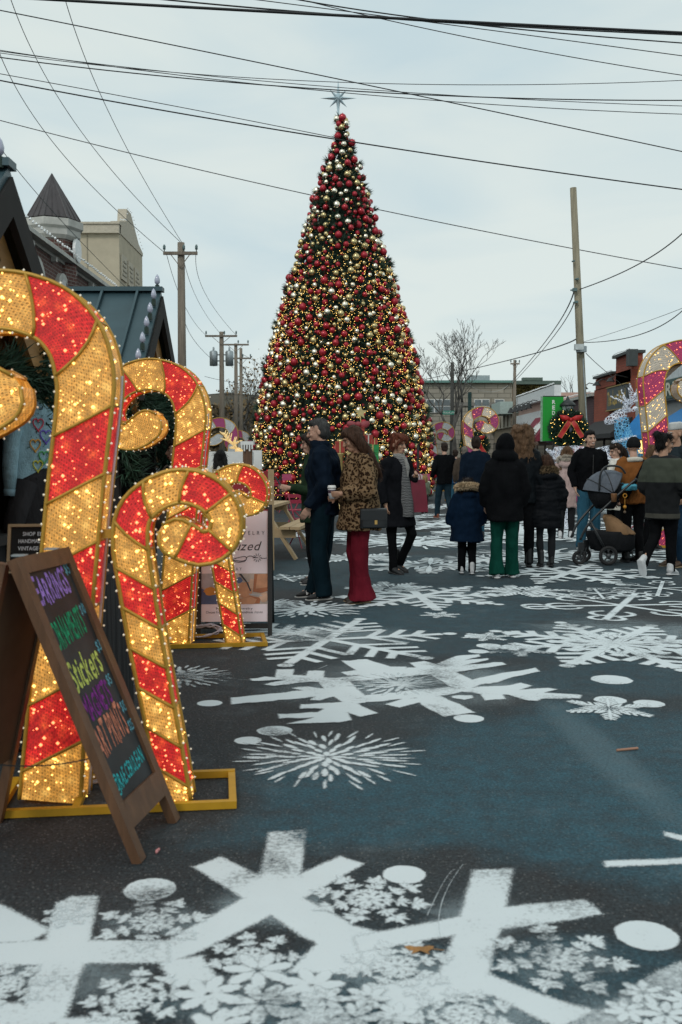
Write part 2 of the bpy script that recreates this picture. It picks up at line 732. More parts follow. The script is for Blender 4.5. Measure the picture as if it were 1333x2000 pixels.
def fk_petal(n=12, rings=((.05, .3, .09, 8), (.22, .3, .08, 12), (.42, .3, .06, 20), (.62, .3, .045, 28), (.8, .2, .04, 28))):
    out = []
    for i, (r0, ln, wd, k) in enumerate(rings):
        for j in range(k):
            a = 2 * math.pi * (j + .5 * (i % 2)) / k + rnd.uniform(-.06, .06)
            rr = r0 * rnd.uniform(.92, 1.1)
            out.append(leaf(rr * math.cos(a), rr * math.sin(a), a + rnd.uniform(-.18, .18), ln * rnd.uniform(.75, 1.15), wd * rnd.uniform(.8, 1.3)))
    return out


def fk_frost(n=7):
    """arms that break into fans of broad little leaves"""
    out = []
    for k in range(n):
        a = 2 * math.pi * (k + rnd.uniform(-.12, .12)) / n
        L_ = rnd.uniform(.88, 1.08)
        out.append(rect(.05 * math.cos(a), .05 * math.sin(a), a, .75 * L_, .035))
        for p, sp, m_ in ((.22, 60, 2), (.45, 75, 3), (.7, 80, 4)):
            p *= L_
            for j in range(m_):
                for sg in (-1, 1):
                    da = R(12 + sp * (j + .4) / m_) * sg + rnd.uniform(-.1, .1)
                    ln = (.17 + .06 * p) * rnd.uniform(.8, 1.25)
                    out.append(leaf(p * math.cos(a), p * math.sin(a), a + da, ln, .062 * rnd.uniform(.85, 1.3)))
        out.append(leaf(.72 * L_ * math.cos(a), .72 * L_ * math.sin(a), a, .3, .075))
    out += [leaf(.02 * math.cos(q), .02 * math.sin(q), q, .24, .11) for q in [2 * math.pi * i / 9 for i in range(9)]]
    return out


def fk_spray(n=6):
    out = []
    for k in range(n):
        a = 2 * math.pi * k / n
        out.append(leaf(0, 0, a, 1, .09))
        for p in (.2, .36, .52, .68, .82):
            for sg in (-1, 1):
                out.append(leaf(p * math.cos(a), p * math.sin(a), a + sg * rnd.uniform(.5, .8), .34 * (1.1 - p) + .08, .075))
    out += [leaf(.1 * math.cos(q), .1 * math.sin(q), q, .34, .08) for q in [R(30) + R(60) * i for i in range(6)]]
    return out


def fk_square():
    out = []
    # a broad cross of bars round a square opening, with feathered ends
    for k in range(4):
        a = math.pi / 2 * k
        c, s_ = math.cos(a), math.sin(a)
        T = lambda x, y: (x * c - y * s_, x * s_ + y * c)
        for pl in ([(.24, -.36), (.36, -.36), (.36, .36), (.24, .36)], ):
            out.append([T(*q) for q in pl])
        out.append([T(*q) for q in [(.36, -.07), (1.0, -.05), (1.0, .05), (.36, .07)]])
        for p, ln in ((.5, .3), (.68, .26), (.84, .16)):
            for sg in (-1, 1):
                out.append([T(*q) for q in rect(p, 0, sg * R(58), ln, .07)])
        x, y = T(.28, .28)
        out.append(rect(x, y, a + R(45), .5, .1))
        for sg in (-1, 1):
            out.append(rect(x + .2 * math.cos(a + R(45)), y + .2 * math.sin(a + R(45)), a + R(45) + sg * R(60), .22, .06))
    return out


def fk_curl():
    out = []
    for k in range(6):
        a = math.pi / 3 * k
        out.append(rect(0, 0, a, .95, .07))
        c, s_ = math.cos(a), math.sin(a)
        for rr, cx in ((.17, .62), (.13, .9)):
            for sg in (-1, 1):
                pts = [(cx + rr * math.cos(q) - rr * .2, sg * (rr * math.sin(q) + .05)) for q in [R(-20) + R(180) * i / 8 for i in range(9)]]
                inn = [(cx + (rr - .055) * math.cos(q) - rr * .2, sg * ((rr - .055) * math.sin(q) + .05)) for q in [R(160) - R(180) * i / 8 for i in range(9)]]
                out.append([(x * c - y * s_, x * s_ + y * c) for x, y in pts + inn])
    return out


_zl = [.0014]


def sprayed(polys, step, soft, mat, name='painted_snowflake'):
    """union of stencil openings as one painted sheet whose 'edge' attribute thins out towards the outline"""
    P_ = [np.array(q, float) for q in polys]
    lo = np.min([q.min(0) for q in P_], 0) - 2 * soft - step
    hi = np.max([q.max(0) for q in P_], 0) + 2 * soft + step
    nx, ny = (np.ceil((hi - lo) / step).astype(int) + 1)
    F = np.full((ny, nx), -9.)
    for q in P_:
        a0 = np.maximum(np.floor((q.min(0) - 2 * soft - lo) / step).astype(int), 0)
        a1 = np.minimum(np.ceil((q.max(0) + 2 * soft - lo) / step).astype(int) + 1, (nx, ny))
        X, Y = np.meshgrid(lo[0] + step * np.arange(a0[0], a1[0]), lo[1] + step * np.arange(a0[1], a1[1]))
        D = np.full(X.shape, 9.)
        ins = np.zeros(X.shape, bool)
        for (x0, y0), (x1, y1) in zip(q, np.roll(q, -1, 0)):
            dx, dy = x1 - x0, y1 - y0
            t = np.clip(((X - x0) * dx + (Y - y0) * dy) / (dx * dx + dy * dy + 1e-12), 0, 1)
            D = np.minimum(D, np.hypot(X - x0 - t * dx, Y - y0 - t * dy))
            if y0 != y1:
                ins ^= ((y0 > Y) != (y1 > Y)) & (X < dx * (Y - y0) / dy + x0)
        s_ = np.where(ins, D, -D)
        sl_ = F[a0[1]:a1[1], a0[0]:a1[0]]
        np.maximum(sl_, s_, out=sl_)
    keep = F > -soft
    kq = keep[:-1, :-1] | keep[1:, :-1] | keep[:-1, 1:] | keep[1:, 1:]
    jj, ii = np.nonzero(kq)
    quad = np.stack([jj * nx + ii, jj * nx + ii + 1, (jj + 1) * nx + ii + 1, (jj + 1) * nx + ii], 1)
    used, inv = np.unique(quad, return_inverse=True)
    quad = inv.reshape(-1, 4)
    z = _zl[0]
    _zl[0] += .00011
    v = np.stack([lo[0] + step * (used % nx), lo[1] + step * (used // nx), np.full(len(used), z)], 1)
    me = bpy.data.meshes.new(name)
    me.from_pydata(v.tolist(), [], quad.tolist())
    me.materials.append(mat)
    at = me.attributes.new('edge', 'FLOAT', 'POINT')
    at.data.foreach_set('value', np.clip(.5 + F.ravel()[used] / (2 * soft), 0, 1).astype(np.float32))
    return link(name, me, ground)



def flake(px, py, rpx, polys, rot=0., mat=None, sx=1.):
    g = G(px, py)
    r = rpx * (g - Vector((0, 0, CAM_H))).length / FOC
    W = [[(g.x + r * sx * (a * math.cos(rot) - b * math.sin(rot)), g.y + r * (a * math.sin(rot) + b * math.cos(rot))) for a, b in pl] for pl in polys]
    if py > 1150:
        return sprayed(W, max(.0045, r / 85), .005 + .010 * min(1, r), mat or paint)
    mb = MB()
    z0 = _zl[0]
    _zl[0] += .0001
    for i, pl in enumerate(polys):
        z = z0 + .0006 + .00004 * i
        mb.poly([(g.x + r * sx * (a * math.cos(rot) - b * math.sin(rot)), g.y + r * (a * math.sin(rot) + b * math.cos(rot)), z) for a, b in pl])
    return soften(mb.build('painted_snowflake', mat or paint, ground), min(.014, .014 * r + .001))


def mist(px, py, rpx, ry=None):
    g = G(px, py)
    r = rpx * (g - Vector((0, 0, CAM_H))).length / FOC
    mb = MB()
    z0 = _zl[0]
    _zl[0] += .0001
    mb.poly([(g.x + r * math.cos(q) * rnd.uniform(.8, 1.1), g.y + r * (ry or 1) * math.sin(q) * rnd.uniform(.8, 1.1), .0004 + .00003 * (px % 13)) for q in [2 * math.pi * i / 22 for i in range(22)]])
    return soften(mb.build('paint_overspray', paint_mist, ground), r * .55)


def traced(polys, mat=None):
    W = []
    for pl in polys:
        pts = []
        for k in range(len(pl)):
            a, c = pl[k], pl[(k + 1) % len(pl)]
            m_ = max(1, int(math.hypot(a[0] - c[0], a[1] - c[1]) / 14))
            for j in range(m_):
                pts.append(tuple(G(a[0] + (c[0] - a[0]) * j / m_ + rnd.uniform(-1.1, 1.1), a[1] + (c[1] - a[1]) * j / m_ + rnd.uniform(-.8, .8)).xy))
        W.append(pts)
    return sprayed(W, .009, .013, mat or paint)


# the big flakes right in front, bar by bar
traced([
    [(508, 1710), (527, 1626), (599, 1621), (589, 1700), (575, 1745), (515, 1745)],
    [(378, 1694), (432, 1674), (555, 1734), (690, 1806), (700, 1870), (600, 1835), (525, 1785), (470, 1752)],
    [(665, 1673), (712, 1687), (590, 1757), (400, 1855), (330, 1882), (180, 1878), (180, 1843), (330, 1836), (480, 1752)],
    [(600, 1832), (690, 1808), (770, 1830), (760, 1870), (700, 1902), (560, 1901), (618, 1845)],
    [(310, 1878), (395, 1868), (427, 1913), (340, 1931)]])
traced([
    [(112, 1765), (140, 1752), (192, 1750), (177, 1835), (165, 1882), (128, 1990), (40, 1998), (55, 1930), (78, 1880), (88, 1840)],
    [(-60, 1846), (100, 1836), (260, 1838), (330, 1842), (330, 1880), (-60, 1888)],
    [(-60, 1748), (0, 1766), (98, 1816), (62, 1840), (-60, 1846)],
    [(-60, 1960), (40, 1960), (130, 1990), (240, 1985), (240, 2050), (-60, 2060)]])
traced([
    [(923, 1700), (1003, 1697), (985, 1790), (965, 1860), (955, 1910), (850, 1921), (882, 1840), (906, 1770)],
    [(690, 1830), (880, 1795), (985, 1772), (1142, 1757), (1178, 1785), (1130, 1795), (965, 1817), (860, 1832), (700, 1862)],
    [(735, 1925), (860, 1900), (960, 1905), (1090, 1955), (1165, 1975), (1090, 2010), (960, 1945), (880, 1950), (770, 1990)]])
traced([[(1165, 1975), (1270, 1905), (1400, 1850), (1400, 1912), (1290, 1955), (1180, 2040), (1050, 2040)]], paint_thin)
traced([[(1180, 1682), (1300, 1679), (1400, 1672), (1400, 1684), (1300, 1690), (1184, 1694)], [(1297, 1625), (1400, 1648), (1400, 1660), (1300, 1634)]])
for (px, py, rp) in ((293, 1738, 47), (790, 1709, 40), (1264, 1828, 54)):
    flake(px, py, rp, [disc(0, 0, 1, 28)])
for (px, py, rp) in ((410, 1374, 24), (485, 1447, 26), (537, 1428, 34), (916, 1404, 29), (1195, 1328, 38), (1192, 1368, 30), (1268, 1375, 28),
                     (935, 1273, 20), (955, 1262, 24), (930, 1243, 22), (690, 1228, 20)):
    flake(px, py, rp, [disc(0, 0, 1, 24)])
dense = ((.0, .34, .16, 7), (.16, .34, .12, 11), (.34, .34, .10, 16), (.52, .32, .075, 22), (.72, .3, .06, 26))
for (px, py, rp, rt) in ((300, 1803, 105, .2), (722, 1758, 112, .5), (492, 1872, 92, .9), (775, 1890, 110, .3), (1092, 1872, 128, .7),
                         (262, 1952, 100, .1), (905, 1985, 95, .4), (15, 1925, 80, 0.2), (130, 1790, 50, .2)):
    flake(px, py, rp, fk_frost(rnd.choice((7, 8, 9))), rt)
for (px, py, rp, rt) in ((510, 1962, 160, .2), (690, 1990, 110, .8), (1300, 1985, 100, .3)):
    flake(px, py, rp, [[(c_[0] + .42 * q_[0], c_[1] + .42 * q_[1]) for q_ in pl_] for c_ in ((0, 0), (.6, .25), (-.55, .3), (.5, -.45), (-.5, -.4), (.05, .7)) for pl_ in [leaf(.08 * math.cos(g_), .08 * math.sin(g_), g_ + c_[0] * 3, .95, .42) for g_ in [2 * math.pi * i_ / 7 for i_ in range(7)]]], rt)
# mid distance
flake(640, 1480, 172, fk_petal(rings=((.03, .2, .075, 8), (.16, .2, .07, 12), (.3, .22, .066, 16), (.42, .3, .06, 20), (.58, .32, .05, 24), (.78, .28, .03, 24))), .1)
t3 = lambda pl: [(380 + a_ / 1.666, 1270 + b_ / 1.666) for a_, b_ in pl]
traced([t3(q) for q in (
    [(400, 98), (560, 84), (700, 58), (800, 66), (770, 80), (510, 104), (450, 128)], [(700, 66), (830, 62), (935, 112), (870, 136), (835, 121), (765, 80)],
    [(400, 100), (505, 104), (555, 150), (600, 166), (500, 182), (430, 140)], [(555, 150), (720, 132), (835, 122), (925, 118), (840, 146), (720, 158), (560, 172)],
    [(118, 157), (250, 143), (440, 126), (470, 146), (330, 160), (121, 178)], [(318, 125), (370, 119), (440, 132), (460, 150), (410, 164), (378, 165), (400, 142)],
    [(180, 96), (230, 88), (262, 90), (268, 65), (325, 63), (322, 82), (365, 84), (368, 70), (424, 68), (420, 92), (500, 92), (470, 110), (380, 105), (262, 117), (228, 113), (300, 98), (190, 103)],
    [(480, 37), (560, 31), (640, 56), (690, 56), (690, 66), (560, 84), (500, 84), (478, 74), (525, 66)],
    [(700, 43), (748, 36), (786, 48), (850, 20), (926, 15), (930, 22), (880, 34), (955, 27), (958, 34), (870, 52), (1000, 40), (1015, 48), (900, 66), (820, 78), (720, 60)],
    [(900, 100), (1000, 76), (1112, 60), (1125, 72), (1040, 88), (960, 112)], [(905, 105), (960, 96), (1010, 97), (985, 107), (930, 114)],
    [(820, 128), (930, 122), (1030, 116), (1062, 108), (1100, 117), (1060, 130), (1150, 124), (1182, 130), (1140, 140), (1260, 148), (1256, 159), (1130, 160), (1120, 168), (1080, 165), (1020, 146), (930, 146)],
    [(930, 144), (1005, 146), (1012, 160), (945, 166)], [(835, 150), (905, 148), (908, 158), (880, 164), (840, 158)],
    [(720, 152), (800, 150), (860, 178), (912, 205), (812, 218), (740, 180)], [(620, 180), (680, 160), (750, 158), (735, 172), (668, 188)],
    [(345, 180), (450, 174), (520, 168), (545, 184), (596, 208), (540, 218), (500, 204), (512, 230), (470, 236), (302, 243), (390, 222), (276, 224), (274, 210), (400, 204), (420, 192), (345, 192)])])
flake(785, 1337, 98, fk_petal(rings=dense), .2, paint_thin)
flake(1200, 1258, 225, fk_branch(8, .1, ((.3, .3), (.5, .3), (.7, .22), (.86, .13))), .2)
flake(1200, 1258, 120, fk_petal(rings=dense), .2)
flake(1215, 1183, 190, fk_curl(), .1)
flake(1190, 1385, 88, fk_spray(), .3)
flake(640, 1250, 235, fk_branch(6, .085, ((.35, .4), (.55, .34), (.75, .25))), .25)
flake(600, 1235, 90, fk_petal(rings=dense), .2, paint_thin)
flake(820, 1165, 165, fk_branch(8, .11, ((.4, .3), (.62, .26), (.82, .16))), .1)
flake(760, 1148, 90, fk_spray(8), .1)
flake(350, 1322, 100, fk_petal(rings=dense), .1, paint_thin)
flake(860, 1202, 42, fk_spray(), .2)
flake(950, 1245, 50, fk_spray(), .2)
flake(600, 1190, 110, fk_petal(rings=dense), .2)
flake(1010, 1270, 70, fk_spray(), .5, paint_thin)
for i, (px, py, rp) in enumerate(((1110, 1120, 170), (1290, 1150, 120), (1020, 1155, 90), (1170, 1160, 80), (840, 1105, 150), (960, 1095, 110), (700, 1090, 110), (1060, 1085, 150),
                                  (1230, 1085, 150), (810, 1060, 150), (930, 1052, 170), (1090, 1048, 160), (700, 1050, 130), (1010, 1030, 190), (1260, 1040, 200),
                                  (850, 1024, 150), (1150, 1015, 170), (620, 1045, 90), (960, 1008, 140), (760, 1010, 110), (880, 990, 120), (1080, 990, 160), (1300, 1000, 160), (560, 1130, 60), (520, 1180, 70))):
    kinds = (lambda: fk_branch(8, .11), lambda: fk_petal(rings=dense), lambda: fk_curl(), lambda: fk_branch(6, .1), lambda: fk_spray(8))
    flake(px, py, rp, kinds[(i * 2 + i // 3) % 5](), rnd.uniform(0, 1))
for (px, py, rp) in ((300, 1800, 120), (520, 1960, 210), (780, 1900, 190), (1090, 1880, 150), (900, 1975, 170), (130, 1900, 170), (640, 1480, 190), (1210, 1990, 160), (540, 1760, 150), (940, 1790, 140), (640, 1245, 240), (1210, 1230, 230), (790, 1340, 330), (820, 1165, 180)):
    mist(px, py, rp, .8)
# arcs scratched into the asphalt by tyres (thin chalk lines)
mb = MB()
for arc in (((835, 1790), (870, 1720), (890, 1700)), ((860, 1830), (865, 1760), (905, 1690)), ((600, 1655), (640, 1642), (665, 1622)), ((400, 1310), (520, 1330), (640, 1300))):
    pts = [G(*q) for q in arc]
    c = quadcurve(*pts, n=10)
    for i in range(10):
        d = (c[i + 1] - c[i]).normalized() * .0018
        nrm = Vector((-d.y, d.x, 0))
        mb.poly([(q.x, q.y, .0042) for q in (c[i] - nrm, c[i + 1] - nrm, c[i + 1] + nrm, c[i] + nrm)])
soften(mb.build('chalk_scratch', paint_thin, ground), .0004)

# ------------------------------------------------------------------ the big Christmas tree
TX, TY = P(668, 980, 34.0).x, 34.0
tree = thing('christmas_tree', 'tall cone-shaped Christmas tree covered in red, silver and gold baubles and warm lights', 'christmas tree', (TX, TY, 0))
prof = [(975, 172), (940, 178), (900, 178), (850, 174), (800, 165), (750, 156), (700, 145), (650, 133), (600, 121), (550, 106), (500, 91), (450, 76), (400, 63), (350, 48), (300, 33), (260, 22), (232, 13)]
TP = []
for (py, hw) in prof:
    z = P(668, py, TY).z
    TP.append((max(z, .12), hw * TY / FOC - .05 - .15 * max(z, 0) / 13.))


def tree_r(z):
    for (z0, r0), (z1, r1) in zip(TP, TP[1:]):
        if z <= z1:
            t = (z - z0) / (z1 - z0)
            return r0 + (r1 - r0) * t
    return max(.06, TP[-1][1] * .5)


ZT = TP[-1][0]
mb = MB()
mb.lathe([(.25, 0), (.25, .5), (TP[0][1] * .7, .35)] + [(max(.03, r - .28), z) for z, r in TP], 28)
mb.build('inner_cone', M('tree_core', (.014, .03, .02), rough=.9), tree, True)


def tree_points(n, seed, z0=.15, z1=None, off=0.):
    rs = random.Random(seed)
    out = []
    z1 = z1 or ZT
    rmax = TP[2][1] + .1
    while len(out) < n:
        z = rs.uniform(z0, z1)
        r = tree_r(z)
        if rs.random() * rmax > r + .15:
            continue
        a = rs.uniform(0, 2 * math.pi)
        rr = r + off + rs.uniform(-.06, .05)
        out.append((rr * math.cos(a), rr * math.sin(a), z, a))
    return out


tp = tree_points(12500, 3, off=-.15)
pos = [q[:3] for q in tp]
nr = [(math.cos(q[3]) * .9, math.sin(q[3]) * .9, .12) for q in tp]
o = sprays(pos, nr, 8, .17, .011, .62, 5).build('needle_branches', needle, tree)
o['kind'] = 'stuff'
tp = tree_points(520, 8, off=-.02)
o = sprays([q[:3] for q in tp], [(math.cos(q[3]) * .8, math.sin(q[3]) * .8, .45) for q in tp], 26, .25, .013, .34, 6).build('branch_tips', needle, tree)
o['kind'] = 'stuff'

red_b = [M('bauble_red_gloss', (.42, .012, .026), rough=.16, metal=.35, var=.05, coat=.5), M('bauble_red_satin', (.40, .018, .034), rough=.4, metal=.2, var=.05)]
sil_b = M('bauble_silver', (.93, .87, .70), rough=.24, metal=1., var=.03)
gol_b = M('bauble_gold', (.62, .50, .25), rough=.25, metal=.9, var=.05)
bm_ = [red_b[0], red_b[1], sil_b, gol_b]
ball = []
for m_ in bm_:
    q = MB()
    q.ell((0, 0, 0), 1, 14, 9)
    q.lathe([(.16, .95), (.16, 1.12)], 6)
    ball.append(q.mesh('bauble', m_, True))
rs = random.Random(21)
bl = []
grid = {}


def fits(p, r):
    k = tuple(int(math.floor(c / .3)) for c in p)
    for i in (-1, 0, 1):
        for j in (-1, 0, 1):
            for h in (-1, 0, 1):
                for (q, rq) in grid.get((k[0] + i, k[1] + j, k[2] + h), ()):
                    if (Vector(q) - Vector(p)).length < (r + rq) * 1.03 + .02:
                        return False
    grid.setdefault(k, []).append((p, r))
    return True


for pas, (cnt, lo, hi) in enumerate(((1500, .102, .132), (4600, .074, .1), (9500, .045, .07))):
    for (x, y, z, a) in tree_points(cnt, 40 + pas, z0=.2, off=.03):
        r = rs.uniform(lo, hi)
        rr = tree_r(z) + rs.uniform(-.05, .10) - .16 * (pas == 2) * rs.random()
        p = (rr * math.cos(a), rr * math.sin(a), z)
        if fits(p, r):
            u = rs.random()
            k = (0 if u < .32 else 1 if u < .52 else 2 if u < .78 else 3) if pas < 2 else (0 if u < .25 else 1 if u < .48 else 2 if u < .6 else 3)
            bl.append((p, r, k))
# top cluster
for (dx, dz, r, k) in ((.02, -.02, .14, 0), (-.17, -.06, .11, 2), (.14, -.2, .1, 2), (-.1, -.22, .1, 1), (.0, -.33, .11, 3)):
    bl.append(((dx, -.16, ZT + dz), r, k))
vis = sorted(range(len(bl)), key=lambda i: -(bl[i][1] if bl[i][0][1] < 0 else 0))
one = set(vis[:298])
rest = MB()
for i, (p, r, k) in enumerate(bl):
    if i in one:
        b_ = link('bauble', ball[k], tree)
        b_.location = p
        b_.scale = (r, r, r)
    else:
        n0 = len(rest.f)
        rest.ell(p, r, 9, 6, mi=k)
print('baubles', len(bl))
o = rest.build('small_baubles', bm_, tree, True)
o['kind'] = 'stuff'
# fairy lights: dense below, thin towards the dark top
pts = []
for (x, y, z, a) in tree_points(19000, 77, off=.03):
    py = 895 - (z - CAM_H) * FOC / TY
    dn = 0 if py < 440 else min(1, (py - 440) / 190)
    if 760 < py < 860:
        dn *= .8
    if rs.random() < dn * .85 + .01:
        pts.append((x, y, z))
o = dots(pts, np.random.RandomState(3).uniform(.0055, .0105, len(pts))).build('fairy_lights', glow_warm, tree)
o['kind'] = 'stuff'
# eight-pointed star
mb = MB()
for k in range(8):
    a = math.pi / 4 * k
    ln = (.62 if k % 2 == 0 else .42) * (1.35 if k == 6 else 1)
    wd = .075
    c, s_ = math.cos(a), math.sin(a)
    q = [(.0, -wd), (ln, 0), (0, wd)]
    pts = [(x * c - z * s_, x * s_ + z * c) for x, z in q]
    for sg in (-1, 1):
        mb.add([(pts[0][0], 0, pts[0][1]), (pts[1][0], 0, pts[1][1]), (pts[2][0], 0, pts[2][1]), (0, sg * (.07 + .004 * k), 0)], [(0, 1, 3), (1, 2, 3)])
star = mb.build('tree_star', M('star_silver', (.56, .68, .73), rough=.3, metal=.5, var=.1, scale=20, bump=.3), tree)
star.location = (P(661, 195, TY).x - TX, 0, P(661, 192, TY).z)
mb = MB()
mb.tube([(star.location.x, 0, ZT - .2), (star.location.x, 0, star.location.z)], .02, 6)
mb.build('star_pole', black_paint, tree)

# ------------------------------------------------------------------ utility poles, transformers, cables
pole_wood = M('pole_wood', (.20, .17, .135), rough=.9, var=.35, scale=4, bump=.5, bscale=25, stretch=(3, 3, .25))
pole_fresh = M('pole_wood_pale', (.26, .232, .165), rough=.85, var=.3, scale=4, bump=.5, bscale=25, stretch=(3, 3, .25))
steel = M('galvanised_steel', (.35, .40, .42), rough=.5, metal=.6)
insul = M('insulator', (.10, .16, .16), rough=.3)


def pole(name, label, px, ptop, Y, arms, mat, r=.16, lean=0., cans=0, bpx=None):
    top = P(px, ptop, Y)
    bx = P(bpx, 900, Y).x if bpx else top.x - lean
    t = thing(name, label, 'utility pole', (bx, Y, 0))
    mb = MB()
    mb.tube([(0, 0, 0), ((top.x - bx) * .5, 0, top.z * .5), (top.x - bx, 0, top.z)], [r, r * .85, r * .7], 12)
    mb.build('pole_shaft', mat, t, True)
    for (dz, wd) in arms:
        mb = MB()
        x0 = (top.x - bx) * (top.z + dz) / top.z
        mb.beam((x0 - wd / 2, -r * .9, top.z + dz), (x0 + wd / 2, -r * .9, top.z + dz), .1, .12)
        for sg in (-1, 1):
            mb.beam((x0, -r * .9 - .03, top.z + dz - .55), (x0 + sg * wd * .28, -r * .9 - .03, top.z + dz - .05), .03, .03)
        mb.build('crossarm', mat, t)
        for q in (-.47, .1, .47):
            mb = MB()
            mb.lathe([(.02, 0), (.02, .08), (.06, .1), (.05, .16), (.06, .2), (.03, .28)], 8, (x0 + q * wd, -r * .9, top.z + dz + .055))
            mb.build('insulator', insul, t, True)
    for k in range(cans):
        sg = -1 if k % 2 == 0 else 1
        mb = MB()
        mb.lathe([(.05, -.5), (.26, -.48), (.27, .42), (.2, .5), (.07, .52), (.06, .72), (.02, .76)], 14, (sg * .52, -.05, top.z - 1.75))
        mb.beam((sg * .1, 0, top.z - 1.9), (sg * .35, 0, top.z - 1.9), .08, .08)
        mb.beam((sg * .1, 0, top.z - 1.5), (sg * .35, 0, top.z - 1.5), .08, .08)
        mb.build('transformer', steel, t, True)
    return t


pole('utility_pole', 'grey wooden utility pole with one crossarm above the market hut roof', 354, 474, 40, [(-.45, 1.35)], pole_wood, .2)
pole('utility_pole', 'utility pole carrying two grey transformer cans behind the candy canes', 433, 648, 66, [(-.3, 2.1)], pole_wood, .2, cans=2)
pole('utility_pole', 'thin utility pole with dark crossarm just behind the transformer pole', 461, 671, 74, [(-.1, 1.95)], pole_wood, .17)
pole('utility_pole', 'utility pole with a low side arm, the far pole closest to the tree', 471, 680, 78, [(-.8, 1.6)], pole_wood, .16)
pr = pole('utility_pole', 'leaning pale wooden pole without crossarms in front of the brick shops', 1120, 367, 32, [], pole_fresh, .148, bpx=1148)
mb = MB()
mb.box(P(1131, 678, 31.7) - pr.location, (.26, .2, .18))
mb.build('junction_box', M('grey_box', (.5, .55, .55), rough=.5), pr)
mb = MB()
mb.tube([P(1136, 684, 31.8) - pr.location + Vector((0, .0, -.06)), P(1136, 684, 31.8) - pr.location + Vector((0, .0, .12))], .17, 12)
mb.build('steel_band', steel, pr)
for (px_, py_, sz) in ((1126, 566, .14), (1129, 590, .1), (1131, 545, .08), (1124, 510, .06)):
    mb = MB()
    q_ = P(px_ - 3, py_, 31.82) - pr.location
    mb.box(q_, (sz, .12, sz * .7))
    mb.tube([q_, q_ + Vector((-sz, -.05, -.02))], .025, 6)
    mb.build('cable_bracket', insul, pr)
mb = MB()
mb.tube([P(1139, 700, 31.8) - pr.location, P(1143, 770, 31.8) - pr.location, P(1149, 860, 31.8) - pr.location], .02, 6)
mb.build('conduit', steel, pr)
pole('utility_pole', 'dark stubby utility pole among the bare branches left of the far stone building', 884, 708, 82, [], M('pole_dark', (.06, .06, .055), rough=.9), .2)
pole('utility_pole', 'far thin utility pole with bunched top hardware in front of stone building', 1006, 703, 88, [(-.35, .8)], pole_wood, .18)

wire_m = M('cable_rubber', (.012, .014, .016), rough=.6)
wire_t = M('cable_green_black', (.015, .035, .035), rough=.5)


def cable(label, a, b, c, r, t0=0., t1=1., mat=None):
    """a, b, c = (px, py, Y) at the two ends and the middle of the visible run"""
    A, B, C_ = (P(*q) for q in (a, b, c))
    mb = MB()
    mb.tube(quadcurve(A, B, C_, 40, t0, t1), r, 6)
    o = mb.build('overhead_cable', wire_m if mat is None else mat, None, True)
    return tag(o, label, 'cable', 'overhead cables')


E0, E1 = -.25, 1.25
cable('thickest black cable bundle running across the top edge of the sky', (80, -2, 14), (700, 32, 14), (1333, 64, 14.5), .019, E0, E1)
cable('black cable twisted close under the thickest bundle, upper of its companions', (300, -3, 14.4), (800, 39, 14.4), (1333, 68, 14.9), .011, -.6, E1)
cable('thin cable leaving the top bundle and dropping to the right, middle of three', (490, -2, 15), (860, 46, 15.2), (1333, 109, 15.5), .0065, -.6, E1)
cable('black cable entering at the top centre and ending just below the thick bundle', (565, -4, 14.2), (900, 45, 14.6), (1333, 84, 15), .009, -.6, E1)
cable('thin cable sloping from the thick bundle to the right edge, lowest of three', (640, 12, 15.4), (980, 86, 15.6), (1333, 147, 16), .0065, -.6, E1)
cable('long cable falling from the upper left corner over the star to the right edge', (0, 20, 15), (640, 150, 15.5), (1333, 296, 16), .008, E0, E1)
cable('cable sagging past the tree star, lowest of the bunch beside it', (0, 98, 17), (660, 180, 17), (1333, 223, 17.6), .0065, E0, E1)
cable('thicker cable crossing right behind the point of the tree star', (0, 112, 16.4), (660, 176, 16.4), (1333, 196, 16.9), .009, E0, E1)
cable('slack thin cable rising again at the right edge above the star bunch', (180, 126, 17.8), (740, 163, 17.8), (1333, 157, 18.2), .006, -.4, E1)
cable('thin cable of the star bunch ending a little below the thicker one', (0, 100, 17.4), (640, 169, 17.4), (1333, 207, 18), .006, E0, E1)
cable('heavy cable crossing in front of the upper tree, below the star', (0, 157, 16), (650, 271, 16.4), (1333, 370, 17), .0105, E0, E1)
cable('thin cable running just above the heavy cable left of the tree', (0, 144, 16), (330, 205, 16.2), (650, 268, 16.4), .006, -.4, 1.02)
cable('single cable passing behind the tree about halfway up', (0, 235, 40), (640, 388, 40), (1333, 525, 40), .017, E0, E1)
pt = (40, 40, 40)
cable('steep thin wire from the top left corner to the grey pole, left of pair', (22, 0, 26), (165, 265, 33), (352, 472, 40), .011, -.2, 1, wire_t)
cable('steep thin wire from the top left down to the grey pole, right of its pair', (128, 0, 26), (228, 250, 33), (356, 474, 40), .011, -.2, 1, wire_t)
cable('thin wire from the left edge to the crossarm tip of the grey pole', (0, 105, 26), (135, 315, 33), (325, 496, 40), .011, -.2, 1, wire_t)
cable('thin wire crossing the turret from the left edge down to the hut roof', (0, 287, 22), (110, 420, 27), (245, 560, 32), .008, -.2, 1.2, wire_t)
cable('wire drooping from the grey pole arm to the left tip of the transformer pole', (326, 497, 40), (365, 605, 53), (404, 656, 66), .011, 0, 1, wire_t)
cable('wire drooping from the grey pole top to the middle of the transformer pole', (355, 480, 40), (386, 585, 53), (434, 655, 66), .011, 0, 1, wire_t)
cable('wire drooping from the grey pole arm to the right tip of the transformer pole', (383, 497, 40), (405, 580, 53), (462, 655, 66), .011, 0, 1, wire_t)
cable('low wire sagging from the grey pole to the transformer cans', (358, 600, 40), (380, 665, 53), (432, 716, 66), .012, 0, 1, wire_t)
